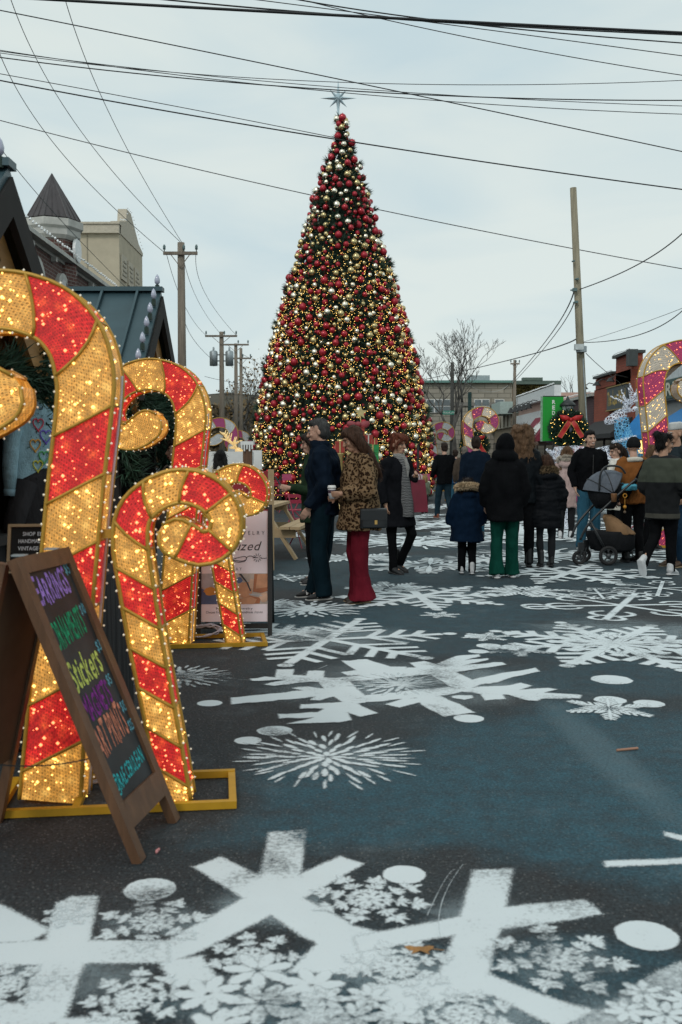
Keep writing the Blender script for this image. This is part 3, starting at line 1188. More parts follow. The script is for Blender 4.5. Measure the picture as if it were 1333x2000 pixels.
cable('wire from far left poles dropping behind the tree, upper one', (470, 690, 78), (520, 720, 70), (580, 770, 60), .014, 0, 1)
cable('level wire between the far poles and the tree', (388, 770, 70), (450, 771, 72), (560, 773, 74), .016, 0, 1)
cable('wire from far left poles dropping behind the tree, lower one', (400, 735, 68), (460, 748, 70), (560, 765, 74), .014, 0, 1)
cable('cable rising from the leaning pale pole to the right edge', (1130, 566, 32), (1240, 520, 28), (1333, 456, 24), .015, 0, 1.3)
cable('steep cable from the leaning pale pole down to the far roofs, left of two', (1122, 568, 32), (1062, 672, 58), (985, 762, 88), .024, 0, 1)
cable('steep cable from the leaning pale pole down to the far roofs, right of two', (1122, 590, 32), (1070, 672, 58), (1003, 748, 88), .02, 0, 1)
cable('cable from the junction box sagging left past the bare tree', (1128, 660, 32), (1000, 702, 50), (826, 742, 80), .022, 0, 1)
cable('cable sagging from the junction box to the right edge, lower one', (1140, 669, 32), (1245, 655, 28), (1333, 607, 24), .012, 0, 1.3)
cable('thin cable above the sagging one at the right edge', (1140, 668, 32), (1240, 636, 28), (1333, 602, 24), .006, 0, 1.3)
cable('thin wire stretched over the brick shop roofs to the leaning pole', (1145, 690, 32), (1195, 735, 44), (1262, 788, 55), .012, 0, 1)
cable('pale thin wire draped in front of the stone building', (880, 720, 82), (950, 765, 84), (1006, 740, 88), .014, 0, 1, M('wire_pale', (.4, .42, .4), rough=.5))

# ------------------------------------------------------------------ bare trees
def bare_tree(label, px, Y, height, seed, lean=0., spread=.55, depth=6, leaves=0, forks=3, r0=None):
    rs = random.Random(seed)
    b = P(px, 895, Y)
    t = thing('bare_tree', label, 'tree', (b.x, Y, 0))
    tr, br = MB(), MB()
    tips = []

    def grow(p, d, ln, r, k):
        n = 4
        pts, rr = [p], [r]
        for i in range(n):
            d = (d + Vector((rs.uniform(-.16, .16), rs.uniform(-.16, .16), rs.uniform(-.04, .1)))).normalized()
            pts.append(pts[-1] + d * ln / n)
            rr.append(r * (1 - .25 * (i + 1) / n))
        (tr if k == depth else br).tube(pts, rr, 7 if k > depth - 2 else 4)
        if k == 0:
            tips.append(pts[-1])
            return
        m_ = forks if k > depth - 2 else rs.choice((2, 2, 3))
        for j in range(m_):
            at = pts[-1] if j < 2 else pts[rs.choice((2, 3))]
            a = rs.uniform(0, 2 * math.pi)
            dv = (d + Vector((math.cos(a) * spread, math.sin(a) * spread, rs.uniform(-.05, .4))) * rs.uniform(.7, 1.3)).normalized()
            grow(at, dv, ln * rs.uniform(.6, .82), max(.013, rr[-1] * rs.uniform(.62, .82)), k - 1)

    grow(Vector((0, 0, 0)), Vector((lean, 0, 1)).normalized(), height * .3, r0 or height * .022, depth)
    tr.build('trunk', bark, t, True)
    br.build('branches', bark, t, True)
    if leaves:
        rs2 = np.random.RandomState(seed)
        ps = np.repeat(np.array([tuple(q) for q in tips]), leaves, 0) + rs2.normal(0, .35, (len(tips) * leaves, 3))
        lf = sprays(ps, rs2.normal(0, 1, ps.shape), 1, .22, .09, .4, seed)
        o = lf.build('leaves', M('autumn_leaf', (.17, .095, .02), rough=.7, var=.5, scale=3), t)
        o['kind'] = 'stuff'
    return t


bare_tree('bare spreading street tree in front of the far stone building', 893, 76, 11.6, 4, spread=.66, depth=7, r0=.23)
bare_tree('small bare tree standing above the white shop roof', 1110, 118, 13.5, 9, spread=.35, depth=5, forks=2)
bare_tree('leafless tree with a few yellow leaves between the far left poles', 452, 92, 10.5, 14, spread=.5, depth=6, leaves=1)
bare_tree('thin twiggy tree close to the left flank of the Christmas tree', 494, 96, 9, 23, spread=.5, depth=5)
bare_tree('faint bare tree between the far pole and the white shop', 1078, 130, 12, 31, spread=.45, depth=5)

# ------------------------------------------------------------------ buildings
def brick_mat(name, c1, c2, mortar, scale=1., bump=.4):
    m, n, b = nodes_of(name)
    l = n.links.new
    g = n.nodes.new('ShaderNodeNewGeometry')
    sx = n.nodes.new('ShaderNodeSeparateXYZ')
    l(g.outputs['Position'], sx.inputs[0])
    ad = n.nodes.new('ShaderNodeMath')
    l(sx.outputs['X'], ad.inputs[0])
    l(sx.outputs['Y'], ad.inputs[1])
    cb = n.nodes.new('ShaderNodeCombineXYZ')
    l(ad.outputs[0], cb.inputs['X'])
    l(sx.outputs['Z'], cb.inputs['Y'])
    br = n.nodes.new('ShaderNodeTexBrick')
    br.inputs['Color1'].default_value = c1 + (1,)
    br.inputs['Color2'].default_value = c2 + (1,)
    br.inputs['Mortar'].default_value = mortar + (1,)
    br.inputs['Scale'].default_value = 1. / scale
    br.inputs['Brick Width'].default_value = .42
    br.inputs['Row Height'].default_value = .15
    br.inputs['Mortar Size'].default_value = .016
    l(cb.outputs[0], br.inputs['Vector'])
    nz = n.nodes.new('ShaderNodeTexNoise')
    nz.inputs['Scale'].default_value = .7
    nz.inputs['Detail'].default_value = 6
    l(g.outputs['Position'], nz.inputs['Vector'])
    cr = n.nodes.new('ShaderNodeValToRGB')
    cr.color_ramp.elements[0].color = (.6, .6, .6, 1)
    cr.color_ramp.elements[1].color = (1.25, 1.25, 1.25, 1)
    l(nz.outputs['Fac'], cr.inputs['Fac'])
    mu = n.nodes.new('ShaderNodeMix')
    mu.data_type = 'RGBA'
    mu.blend_type = 'MULTIPLY'
    mu.inputs[0].default_value = 1
    l(br.outputs['Color'], mu.inputs[6])
    l(cr.outputs['Color'], mu.inputs[7])
    l(mu.outputs[2], b.inputs['Base Color'])
    b.inputs['Roughness'].default_value = .9
    bp = n.nodes.new('ShaderNodeBump')
    bp.inputs['Strength'].default_value = bump
    bp.inputs['Distance'].default_value = .02
    l(br.outputs['Fac'], bp.inputs['Height'])
    bp.invert = True
    l(bp.outputs['Normal'], b.inputs['Normal'])
    return m


brick_dark = brick_mat('brick_dark_red', (.13, .055, .045), (.09, .04, .035), (.22, .2, .18))
brick_red = brick_mat('brick_painted_red', (.36, .085, .05), (.30, .07, .042), (.24, .08, .05))
brick_tan = brick_mat('brick_tan', (.25, .19, .13), (.19, .145, .1), (.28, .25, .2))
stone = brick_mat('grey_stone_courses', (.36, .33, .275), (.29, .27, .225), (.2, .185, .15), 3.2)
stucco = M('beige_stucco', (.47, .415, .31), rough=.9, var=.1, scale=1.2, bump=.2, bscale=12)
trim_w = M('weathered_white_trim', (.45, .45, .42), rough=.7, var=.18, scale=2.5)
slate = M('brown_metal_roof', (.05, .043, .046), rough=.5, var=.3, scale=1.5, stretch=(4, 4, .4))
glass = M('window_glass', (.02, .028, .032), rough=.08, var=.3, scale=1, spec=.8)
glass_far = M('window_glass_pale', (.10, .125, .135), rough=.15, var=.4, scale=.6, spec=.8)
wire_bulb = M('string_bulb', (.85, .88, .9), rough=.25)


def bulbs_along(parent, pts, step, r=.05):
    ps = []
    for a, c in zip(pts, pts[1:]):
        a, c = Vector(a), Vector(c)
        k = max(1, int((c - a).length / step))
        ps += [tuple(a + (c - a) * i / k + Vector((0, 0, rnd.uniform(-.02, .03)))) for i in range(k)]
    o = dots(ps, r).build('string_lights', wire_bulb, parent)
    o['kind'] = 'stuff'


# --- brick building with a turret, running away from us along the left
B = thing('brick_building', 'dark brick building with pale cornice and a pointed brown turret roof', 'building', (-11.8, 38, 0))
bx = -11.8
mb = MB()
mb.box((-4.0, 5.8, 4.8), (8, 28, 9.6))
mb.build('wall', brick_dark, B)
mb = MB()
mb.box((-3.9, 5.8, 9.66), (8.0, 28.1, .12))
mb.box((-3.85, 5.8, 9.8), (8.6, 28.5, .16))
mb.box((-3.9, 5.8, 9.98), (8.2, 28.2, .2))
mb.build('cornice', trim_w, B)
for k in range(9):
    mb = MB()
    mb.box((.13, -6 + 3 * k, 9.5), (.22, .2, .2))
    mb.build('cornice_bracket', trim_w, B)
bulbs_along(B, [(.72, -8, 9.9), (.72, 20, 9.9)], .35)
bulbs_along(B, [(.42, -8, 10.17), (.42, 20, 10.17)], .35)
for k in range(6):
    y = -6.2 + 3.5 * k
    f2 = lambda a, b, d, y=y: Vector((d, y + a, b))
    arch = lambda r, z0, z1: [(-r, z0), (r, z0)] + [(r * math.cos(q), z1 + r * math.sin(q)) for q in [math.pi * i / 10 for i in range(11)]]
    wn = MB()
    wn.prism(arch(.88, 6.6, 8.3), -.1, .16, f2)
    wo = wn.build('window_surround', trim_w, B)
    wn = MB()
    wn.prism(arch(.62, 6.75, 8.3), .0, .175, f2)
    wn.build('pane', glass, wo)
# turret
tz = 10.75
mb = MB()
mb.lathe([(1.0, 8.5), (1.0, tz)], 8, (-.6, 5.4, 0))
mb.build('turret_wall', brick_dark, B)
mb = MB()
mb.lathe([(1.05, tz - .05), (1.2, tz + .1), (1.2, tz + .35), (1.32, tz + .45), (1.32, tz + .75), (1.02, tz + .82)], 8, (-.6, 5.4, 0))
mb.build('turret_cornice', trim_w, B)
tr_ = MB()
tr_.lathe([(1.2, tz + .82), (.03, tz + 2.85)], 8, (-.6, 5.4, 0))
tr_o = tr_.build('turret_roof', slate, B)
mb = MB()
for k in range(24):
    a = 2 * math.pi * k / 24
    rr = 1.2 * (math.cos(math.pi / 8) / math.cos((a % (math.pi / 4)) - math.pi / 8))
    mb.tube([(-.6 + (rr + .01) * math.cos(a), 5.4 + (rr + .01) * math.sin(a), tz + .83), (-.6, 5.4, tz + 2.87)], [.022, .01], 4)
mb.build('roof_seams', slate, tr_o)
mb = MB()
X = Matrix.Rotation(R(90), 3, 'Y')
mb.lathe([(.52, 0), (.52, .12), (.42, .14)], 16, (.38, 5.4, 10.45 - .1), X)
mb.build('clock_face', M('clock_white', (.7, .72, .72), rough=.4), B)

# --- beige building behind it
B = thing('stucco_building', 'tall beige stucco building with a stepped gable facade beyond the turret', 'building', (-13.2, 60, 0))
mb = MB()
mb.box((-3.0, 3.45, 7.4), (6, 6.9, 14.8))
mb.build('wall', stucco, B)
mb = MB()
mb.prism([(0, 14.8), (6.9, 14.8), (6.9, 15.0), (5.6, 15.3), (3.2, 16.7), (2.0, 16.7), (1.8, 15.9), (0, 15.5)], -.5, .05, lambda a, b, d: Vector((d, a, b)))
mb.build('gable_parapet', M('beige_trim', (.5, .45, .36), rough=.85, var=.1), B)
mb = MB()
mb.box((-3.2, -.02, 15.0), (6.5, .5, .5))
mb.box((-3.2, 0, 15.32), (6.6, .7, .12))
mb.build('parapet', M('beige_trim'), B)
mb = MB()
mb.box((-1.9, -.03, 8), (.04, .05, 14))
mb.box((-2.8, -.03, 11.2), (5.6, .05, .05))
mb.build('panel_joint', M('joint_dark_beige', (.3, .27, .2)), B)  # joints and relief carving in a plain darker beige
for k in range(3):
    mb = MB()
    mb.box((.05, 1.0 + 1.9 * k, 12.9 - .05 * k), (.08, 1.5, 1.5))
    o = mb.build('relief_panel', M('beige_trim'), B)
    mb = MB()
    for j in range(4):
        mb.box((.1, 1.0 + 1.9 * k + rnd.uniform(-.1, .1), 12.45 + .27 * j), (.06, rnd.uniform(.6, 1.1), .09))
    mb.build('relief_carving', M('joint_dark_beige'), o)
for k in range(5):
    mb = MB()
    mb.box((.02, .8 + 1.4 * k, 9.6), (.06, .9, 2.4))
    mb.build('window', glass, B)
bulbs_along(B, [(.1, 0, 15.6), (.1, 1.8, 15.95), (.1, 2, 16.75), (.1, 3.2, 16.75), (.1, 6.9, 15.05)], .35)

# --- far stone building closing the street
B = thing('stone_building', 'low grey stone building with paned windows closing the far end of the street', 'building', (0, 104, 0))
x0, x1 = P(700, 800, 104).x, P(1000, 800, 104).x
zt = P(800, 748, 104).z
mb = MB()
mb.box(((x0 + x1) / 2, 4, zt / 2), (x1 - x0, 8, zt))
mb.build('wall', stone, B)
mb = MB()
mb.box(((x0 + x1) / 2, 3.9, zt + .12), (x1 - x0 + .5, 8.8, .24))
mb.build('roof_edge', M('verdigris_edge', (.12, .25, .22), rough=.6), B)
mb = MB()
mb.box(((x0 + x1) / 2, -.08, zt - 2.2), (x1 - x0, .2, .35))
mb.build('string_course', M('stone_band', (.2, .19, .17), rough=.9), B)
for px0, px1, nx in ((833, 880, 3), (926, 956, 2), (966, 985, 1)):
    a, c = P(px0, 780, 104), P(px1, 806, 104)
    mb = MB()
    mb.box(((a.x + c.x) / 2, -.06, (a.z + c.z) / 2), (c.x - a.x, .2, a.z - c.z))
    wo = mb.build('window', white_plain, B)
    for i in range(nx):
        for j in range(2):
            mb = MB()
            cw, chh = (c.x - a.x) / nx, (a.z - c.z) / 2
            mb.box((a.x + cw * (i + .5), -.14, c.z + chh * (j + .5)), (cw * .84, .1, chh * .84))
            mb.build('pane', glass_far, wo)
mb = MB()
a = P(940, 742, 104)
mb.box((a.x, 2, zt + .55), (2.2, 1.4, .7))
mb.build('roof_unit', steel, B)
B = thing('ivy_brick_building', 'brown brick building with climbing ivy behind the white shop', 'building', (0, 112, 0))
x0, x1 = P(1000, 800, 112).x, P(1092, 800, 112).x
zt = P(1050, 751, 112).z
mb = MB()
mb.box(((x0 + x1) / 2, 4, zt / 2), (x1 - x0, 8, zt))
mb.build('wall', brick_tan, B)
mb = MB()
mb.box(((x0 + x1) / 2, 0, zt + .2), (x1 - x0 + .3, .9, .4))
mb.box(((x0 + x1) / 2 - .4, 0, zt + .55), ((x1 - x0) * .42, .9, .4))
mb.build('parapet', M('parapet_green', (.09, .13, .11), rough=.7), B)
rs2 = np.random.RandomState(5)
ps = np.stack([rs2.uniform(x0 + .2, x1 - .2, 1500), np.full(1500, -.1), zt - np.abs(rs2.normal(0, 1.3, 1500))], 1)
o = sprays(ps, np.tile([[0, -1, .2]], (1500, 1)), 1, .3, .14, .6, 6).build('ivy', M('ivy_leaf', (.12, .10, .03), rough=.7, var=.6, scale=2), B)
o['kind'] = 'stuff'

# --- row of shops along the right
SX = 16.0


def shop(name, label, y0, y1, h, mat):
    t = thing(name, label, 'building', (SX, y0, 0))
    mb = MB()
    mb.box((4, (y1 - y0) / 2, h / 2), (8, y1 - y0, h))
    mb.build('wall', mat, t)
    return t


def fascia(t, y0, y1, z0, z1, mat, name='fascia', proud=.12):
    mb = MB()
    mb.box((-proud / 2, (y0 + y1) / 2, (z0 + z1) / 2), (proud, y1 - y0, z1 - z0))
    return mb.build(name, mat, t)


def awning(t, y0, y1, z, drop, out_, mat):
    mb = MB()
    mb.prism([(0, z), (-out_, z - drop), (-out_, z - drop - .25), (-.02, z - drop)], y0, y1, lambda a, b, d: Vector((a - .02, d, b)))
    return mb.build('awning', mat, t)


def shop_windows(t, y0, y1, n, z0, z1):
    for k in range(n):
        a, c = y0 + (y1 - y0) * (k + .06) / n, y0 + (y1 - y0) * (k + .94) / n
        mb = MB()
        mb.box((-.05, (a + c) / 2, (z0 + z1) / 2), (.12, c - a, z1 - z0))
        wo = mb.build('shop_window', M('shop_frame', (.05, .05, .055), rough=.5), t)
        mb = MB()
        mb.box((-.12, (a + c) / 2, (z0 + z1) / 2), (.04, c - a - .2, z1 - z0 - .2))
        mb.build('pane', glass, wo)


t = shop('brick_shop', 'red painted brick shop with stepped parapet and black awning', 54.5, 63.2, 5.7, brick_red)
mb = MB()
mb.box((.3, 2.2, 6.45), (.6, 3.2, 1.52))
mb.box((.3, 4.6, 6.0), (.6, 7.6, .7))
mb.build('parapet', brick_red, t)
mb = MB()
mb.box((.25, 2.2, 7.28), (.9, 3.5, .16))
mb.box((.2, 6.0, 6.42), (.9, 4.3, .14))
mb.box((-.1, .25, 6.9), (.5, .5, .9))
mb.build('coping', M('dark_coping', (.04, .05, .05), rough=.6), t)
bulbs_along(t, [(-.2, 4, 6.55), (-.2, 8.6, 6.55)], .25, .045)
bulbs_along(t, [(-.2, .4, 7.42), (-.2, 3.9, 7.42)], .25, .045)
awning(t, .3, 8.4, 3.7, .9, 1.2, M('awning_black', (.02, .02, .022), rough=.8))
shop_windows(t, .5, 8.2, 3, .5, 2.6)
sgn = fascia(t, .9, 5.1, 4.25, 5.55, M('sign_slate', (.055, .07, .075), rough=.5), 'hanging_sign', .16)
mb = MB()
for (a, c) in ((4.2, 4.25), (5.55, 5.6)):
    mb.box((-.1, 3.0, (a + c) / 2), (.24, 4.3, .06))
mb.build('sign_frame', M('dull_gold', (.38, .26, .08), rough=.5, metal=.4), sgn)
lettering('The Last Word', 3.7, .75, lambda u, v, d: Vector((-.17 - d, 4.9 - u, 4.55 + v)), .08, bold=.03).build('gold_letters', M('gold_letter', (.6, .4, .08), rough=.4, metal=.3), sgn)
for y in (1.2, 4.2, 7.2):
    mb = MB()
    mb.tube([(0, y, 5.9), (-.7, y, 6.05), (-1.0, y, 5.85)], .03, 6)
    mb.lathe([(.08, .12), (.26, -.1)], 10, (-1.0, y, 5.78))
    mb.build('gooseneck_lamp', black_paint, t)

t = shop('plum_shop', 'narrow dark plum brick shop beside the red brick one', 63.3, 72.6, 5.35, brick_mat('brick_plum', (.09, .045, .05), (.075, .04, .045), (.1, .06, .06)))
mb = MB()
mb.box((.2, 4.6, 5.45), (.8, 9.3, .2))
mb.build('coping', trim_w, t)
bulbs_along(t, [(-.25, 0, 5.65), (-.25, 9.2, 5.65)], .25, .05)
lettering('PLAZA', 3.6, .7, lambda u, v, d: Vector((-.06 - d, 5.2 - u, 3.95 + v)), 0, bold=.02).build('wall_letters', white_plain, t)
shop_windows(t, .4, 9, 3, .5, 2.6)
awning(t, .3, 9, 3.5, .7, 1.1, M('awning_navy', (.02, .03, .06), rough=.8))

t = shop('white_shop', 'white shop front with pink upper wall, black lamps and a maroon awning', 72.7, 90, 6.2, M('pink_wall', (.55, .36, .3), rough=.8, var=.1))
fascia(t, 0, 17.3, 5.9, 6.75, M('white_cornice', (.74, .77, .78), rough=.6, var=.1), 'cornice', .5)
fascia(t, 0, 1.6, 3.2, 5.9, white_plain, 'corner_pier', .3)
fascia(t, 5.5, 17.3, 3.9, 5.2, M('white_signboard', (.7, .72, .73), rough=.6), 'signboard', .2)
fascia(t, 9, 17, 2.9, 3.85, M('purple_sign', (.05, .04, .11), rough=.5), 'purple_sign', .25)
bulbs_along(t, [(-.55, 0, 6.85), (-.55, 17.3, 6.85)], .3, .06)
for y in (6.2, 8.2, 10.2, 12.2, 14.4):
    mb = MB()
    mb.tube([(-.3, y, 5.95), (-.9, y, 6.0), (-1.2, y, 5.75)], .035, 6)
    mb.lathe([(.08, .2), (.3, -.25)], 10, (-1.2, y, 5.6))
    mb.build('gooseneck_lamp', black_paint, t)
shop_windows(t, 1.8, 17, 5, .4, 2.5)
mar = M('maroon_canvas', (.22, .025, .05), rough=.8)
aw = awning(t, 1.9, 8.6, 4.9, 2.0, 1.5, mar)
fz = lambda y, h: Vector((-.02 - 1.5 * (1 - h) - .03, y, 2.9 + 2.0 * h + .03))
mb = MB()
pk = [(2.7, .05), (2.7, .4), (3.1, .5), (3.2, .72), (3.35, .5), (3.8, .55), (4.0, .82), (4.15, .55), (4.5, .6), (4.75, .95), (4.95, .6), (5.3, .5), (5.45, .66), (5.6, .45), (6.3, .35), (6.6, .3), (6.6, .05)]
mb.poly([fz(*q) for q in pk])
mb.build('white_print', white_plain, aw)
mb = MB()
mb.box((-1.56, 5.2, 2.78), (.02, 5.2, .1))
mb.build('white_lettering_band', white_plain, aw)

t = shop('tan_shop', 'low tan shop with a ribbed sloping parapet behind the striped round canes', 90.1, 128, 5.0, M('tan_wall', (.33, .27, .2), rough=.85, var=.15))
fascia(t, 0, 37.8, 4.3, 5.5, M('tan_band', (.42, .38, .31), rough=.7), 'parapet', .4)
for k in range(18):
    mb = MB()
    mb.box((-.45, 1 + 2.1 * k, 4.9), (.14, .22, 1.1))
    mb.build('parapet_rib', M('tan_rib', (.2, .17, .13)), t)
shop_windows(t, 1, 36, 7, .4, 3)
mb = MB()
mb.box((-.6, 3, 6.0), (2.0, 5, 1.1))
mb.build('roof_unit', M('pale_green_metal', (.38, .47, .44), rough=.5), t)

t = shop('blue_awning_shop', 'grey shop front with arched white fascia and blue awning behind big cane', 34, 54.3, 5.2, M('grey_front', (.42, .43, .43), rough=.7, var=.1))
mb = MB()
mb.prism([(y, 4.4 + 1.5 * math.sin(math.pi * (y - 2) / 15)) for y in [2 + 15 * i / 16 for i in range(17)]] + [(17, 4.2), (2, 4.2)], -.35, 0, lambda a, b, d: Vector((d, a, b)))
mb.build('arched_fascia', M('arch_pale', (.6, .64, .66), rough=.6), t)
fascia(t, 6, 17.5, 4.25, 5.15, M('sign_green', (.02, .07, .06), rough=.5), 'store_sign', .45)
lettering('STORE', 4.6, .62, lambda u, v, d: Vector((-.47 - d, 16.8 - u, 4.4 + v)), 0, bold=.03).build('sign_letters', M('cream_letter', (.65, .62, .5), rough=.5), t)
blue = M('blue_canvas', (.008, .16, .42), rough=.7, var=.1)
awning(t, 1, 12, 3.9, 1.0, 1.6, blue)
shop_windows(t, 1, 19, 5, .4, 2.7)
t = thing('tan_brick_block', 'upper storey of tan brick rising behind the red brick shop', 'building', (SX + 3, 47, 0))
mb = MB()
mb.box((6, 8, 3.55), (9, 18, 7.1))
mb.build('wall', brick_tan, t)
mb = MB()
mb.box((6, 8, 7.2), (9.3, 18.3, .2))
mb.build('coping', M('dark_coping'), t)

# ------------------------------------------------------------------ wooded slope far left
mb = MB()
mb.loft([[Vector((-60 + 120 * 0, 150, -2)), Vector((-60, 150, 6)), Vector((-60, 175, 9)), Vector((-60, 200, -2))],
         [Vector((-20, 150, -2)), Vector((-20, 152, 9)), Vector((-20, 176, 13)), Vector((-20, 200, -2))],
         [Vector((2, 150, -2)), Vector((2, 152, 7)), Vector((2, 176, 11)), Vector((2, 200, -2))]])
hill = mb.build('hill', M('hill_earth', (.06, .05, .03), rough=.95, var=.4, scale=.4))
tag(hill, kind='structure')
rs2 = np.random.RandomState(8)
ps = np.stack([rs2.uniform(-45, 2, 9000), rs2.uniform(146, 160, 9000), rs2.uniform(0, 9.5, 9000)], 1)
o = sprays(ps, rs2.normal(0, 1, ps.shape), 1, .8, .3, .5, 9).build('woods', M('woods_autumn', (.11, .075, .035), rough=.8, var=.7, scale=.25), None)
tag(o, 'brown autumn woods on the slope behind the far poles', 'woods', kind='stuff')

# ------------------------------------------------------------------ market huts
pine = M('pine_amber', (.30, .155, .045), rough=.6, var=.3, scale=3, stretch=(1, 1, 6), bump=.2)
roofm = M('teal_metal_roof', (.045, .085, .10), rough=.42, metal=.3, var=.1)
dark_wood = M('dark_stain', (.012, .011, .010), rough=.85, var=.3)
shade_drape = M('shade_black_drape', (.007, .007, .008), rough=.95, bump=.5, bscale=6, stretch=(3, 3, .3))  # black cloth; the huts' inner shade is put into its near-black colour
bulb_g = M('bulb_clear', (.42, .45, .56), rough=.12, var=.02, spec=.8)


def hut(label, yc, apex, half, eave, bulbs):
    t = thing('market_hut', label, 'market stall', (-1.83, yc, 0))
    x0, x1 = .14, -2.5
    th = .07
    for sg, nm in ((-1, 'roof_slope'), (1, 'roof_slope')):
        mb = MB()
        mb.prism([(0, apex), (sg * half, eave), (sg * half, eave - th), (0, apex - th * 1.25)], x1, x0, lambda a, b, d: Vector((d, a, b)))
        ro = mb.build('roof_slope', roofm, t)
        for k in range(8):
            x = x1 + .12 + k * .33
            mb = MB()
            mb.beam((x, sg * .03, apex + .008), (x, sg * half, eave + .022), .022, .03)
            mb.build('standing_seam', roofm, ro)
        mb = MB()
        mb.prism([(0, apex - .05), (sg * half * 1.0, eave - .05), (sg * half * 1.0, eave - .24), (0, apex - .25)], x0 - .02, x0 + .02, lambda a, b, d: Vector((d, a, b)))
        mb.build('barge_board', dark_wood, t)
    mb = MB()
    mb.beam((x1, 0, apex + .012), (x0 + .02, 0, apex + .012), .12, .04)
    mb.build('ridge_cap', roofm, t)
    # gable boards
    n = 9
    for k in range(n):
        y = -half * .86 + (k + .5) * 2 * half * .86 / n
        zt = apex - .1 - (apex - eave) * abs(y) / half
        mb = MB()
        wd = 2 * half * .86 / n
        mb.box((-.12 + rnd.uniform(-.004, .004), y, (zt + eave - .18) / 2), (.03, wd * .95, max(.05, zt - eave + .18)))
        mb.build('gable_board', pine, t)
    for sg in (-1, 1):
        for x in (-.14, -2.3):
            mb = MB()
            mb.box((x, sg * half * .84, eave / 2), (.11, .11, eave))
            mb.build('post', dark_wood, t)
        mb = MB()
        mb.box((-1.22, sg * half * .84, eave / 2 - .03), (2.05, .03, eave - .1))
        mb.build('side_wall', shade_drape, t)
    mb = MB()
    mb.box((-2.3, 0, eave / 2), (.03, half * 1.6, eave))
    mb.build('back_wall', shade_drape, t)
    mb = MB()
    mb.box((-.1, 0, .48), (.06, half * 1.55, .92))
    mb.build('counter_front', shade_drape, t)
    mb = MB()
    mb.box((-.22, 0, .97), (.42, half * 1.6, .05))
    mb.build('counter_top', dark_wood, t)
    mb = MB()
    mb.box((-.12, 0, eave - .2), (.1, half * 1.65, .12))
    mb.build('lintel', pine, t)
    for sg in (-1, 1):
        mb = MB()
        mb.beam((.05, sg * .012, apex - .38), (.05, sg * half * .9, apex - .38 - (apex - eave) * .9), .05, .2)
        mb.build('rafter', pine, t)
    mb = MB()
    mb.box((-.03, 0, (apex + eave) / 2 - .22), (.08, .09, apex - eave - .1))
    mb.build('king_post', pine, t)
    # pine garland round the opening
    line = [(-.0, -half * .82, 1.2), (-.0, -half * .8, eave - .16), (.0, 0, eave - .3), (.0, half * .8, eave - .16), (.0, half * .82, 1.2)]
    ps, ns = [], []
    for a, c in zip(line, line[1:]):
        a, c = Vector(a), Vector(c)
        for i in range(90):
            q = a + (c - a) * rnd.random() + Vector((rnd.uniform(-.06, .06), rnd.uniform(-.08, .08), rnd.uniform(-.08, .08)))
            ps.append(tuple(q))
            ns.append((.5, rnd.uniform(-.8, .8), rnd.uniform(-.9, .7)))
    o = sprays(ps, ns, 14, .17, .006, .5, int(yc * 10)).build('pine_garland', M('garland_needles', (.018, .055, .03), rough=.7, var=.5, scale=8), t)
    o['kind'] = 'stuff'
    for (y, z) in bulbs:
        mb = MB()
        mb.lathe([(.006, 0), (.024, .02), (.026, .045), (.016, .08), (.002, .1)], 8, (x0 - .03, y, z + .055))
        b1 = mb.build('bulb', bulb_g, t, True)
        mb = MB()
        mb.lathe([(.02, 0), (.02, .055)], 8, (x0 - .03, y, z))
        mb.build('socket', M('socket_green', (.01, .03, .02), rough=.5), b1)
    return t


sl = lambda y, ap, ha, ea: ap - (ap - ea) * abs(y) / ha
hut('near market hut with dark metal roof and amber gable, hung with clothes', 5.15, 2.90, 1.02, 2.10, [(y, sl(y, 2.90, 1.02, 2.10) + .02) for y in (-.05, -.3, -.55, -.8)])
hut('second market hut with teal metal roof edged in clear bulbs behind the canes', 9.45, 2.99, .98, 2.15, [(y, sl(y, 2.99, .98, 2.15) + .02) for y in (-.03, -.22, -.40, -.57, -.76, -.95)])

# table of the near stall with letter board
t = thing('display_table', 'small table under a black cloth in front of the near hut', 'table', (-1.5, 5.05, 0))
mb = MB()
mb.box((0, 0, .825), (.7, .62, .04))
mb.build('table_top', dark_wood, t)
mb = MB()
n = 40
ring0, ring1 = [], []
for i in range(n):
    g = 2 * math.pi * i / n
    x, y = math.cos(g), math.sin(g)
    k = 1 / max(abs(x), abs(y))
    ring0.append(Vector((x * k * .36, y * k * .32, .852)))
    wv = 1 + .035 * math.sin(i * 2.1)
    ring1.append(Vector((x * k * .375 * wv, y * k * .335 * wv, .02)))
mb.loft([ring1, ring0])
mb.build('table_cloth', shade_drape, t)
t = thing('letter_board', 'black letter board in a pale wooden frame beside the big cane', 'sign', (-1.44, 4.83, .86), R(5))
X = Matrix.Rotation(R(-14), 4, 'X')
mb = MB()
mb.box((0, 0, .115), (.34, .012, .23))
xf(mb, X).build('felt_panel', M('felt_black', (.012, .014, .015), rough=.95), t)
fr = M('pale_frame', (.42, .33, .2), rough=.6, var=.2)
for (c, d) in (((0, -.006, .235), (.37, .022, .014)), ((0, -.006, 0), (.37, .022, .014)), ((-.178, -.006, .1175), (.014, .02, .221)), ((.178, -.006, .1175), (.014, .02, .221))):
    mb = MB()
    mb.box(c, d)
    xf(mb, X).build('frame_rail', fr, t)
for i, tx in enumerate(('SHOP EMERA', 'HANDMADE·HAN', 'VINTAGE·REWO')):
    mb = lettering(tx, .175 if i else .145, .019, lambda u, v, d, i=i: Vector((-.135 + u + (.02 if i == 0 else 0), -.0072 - d, .185 - .036 * i + v)), 0, bold=.03)
    xf(mb, X).build('white_letters', M('letter_pale', (.6, .68, .74), rough=.5), t)

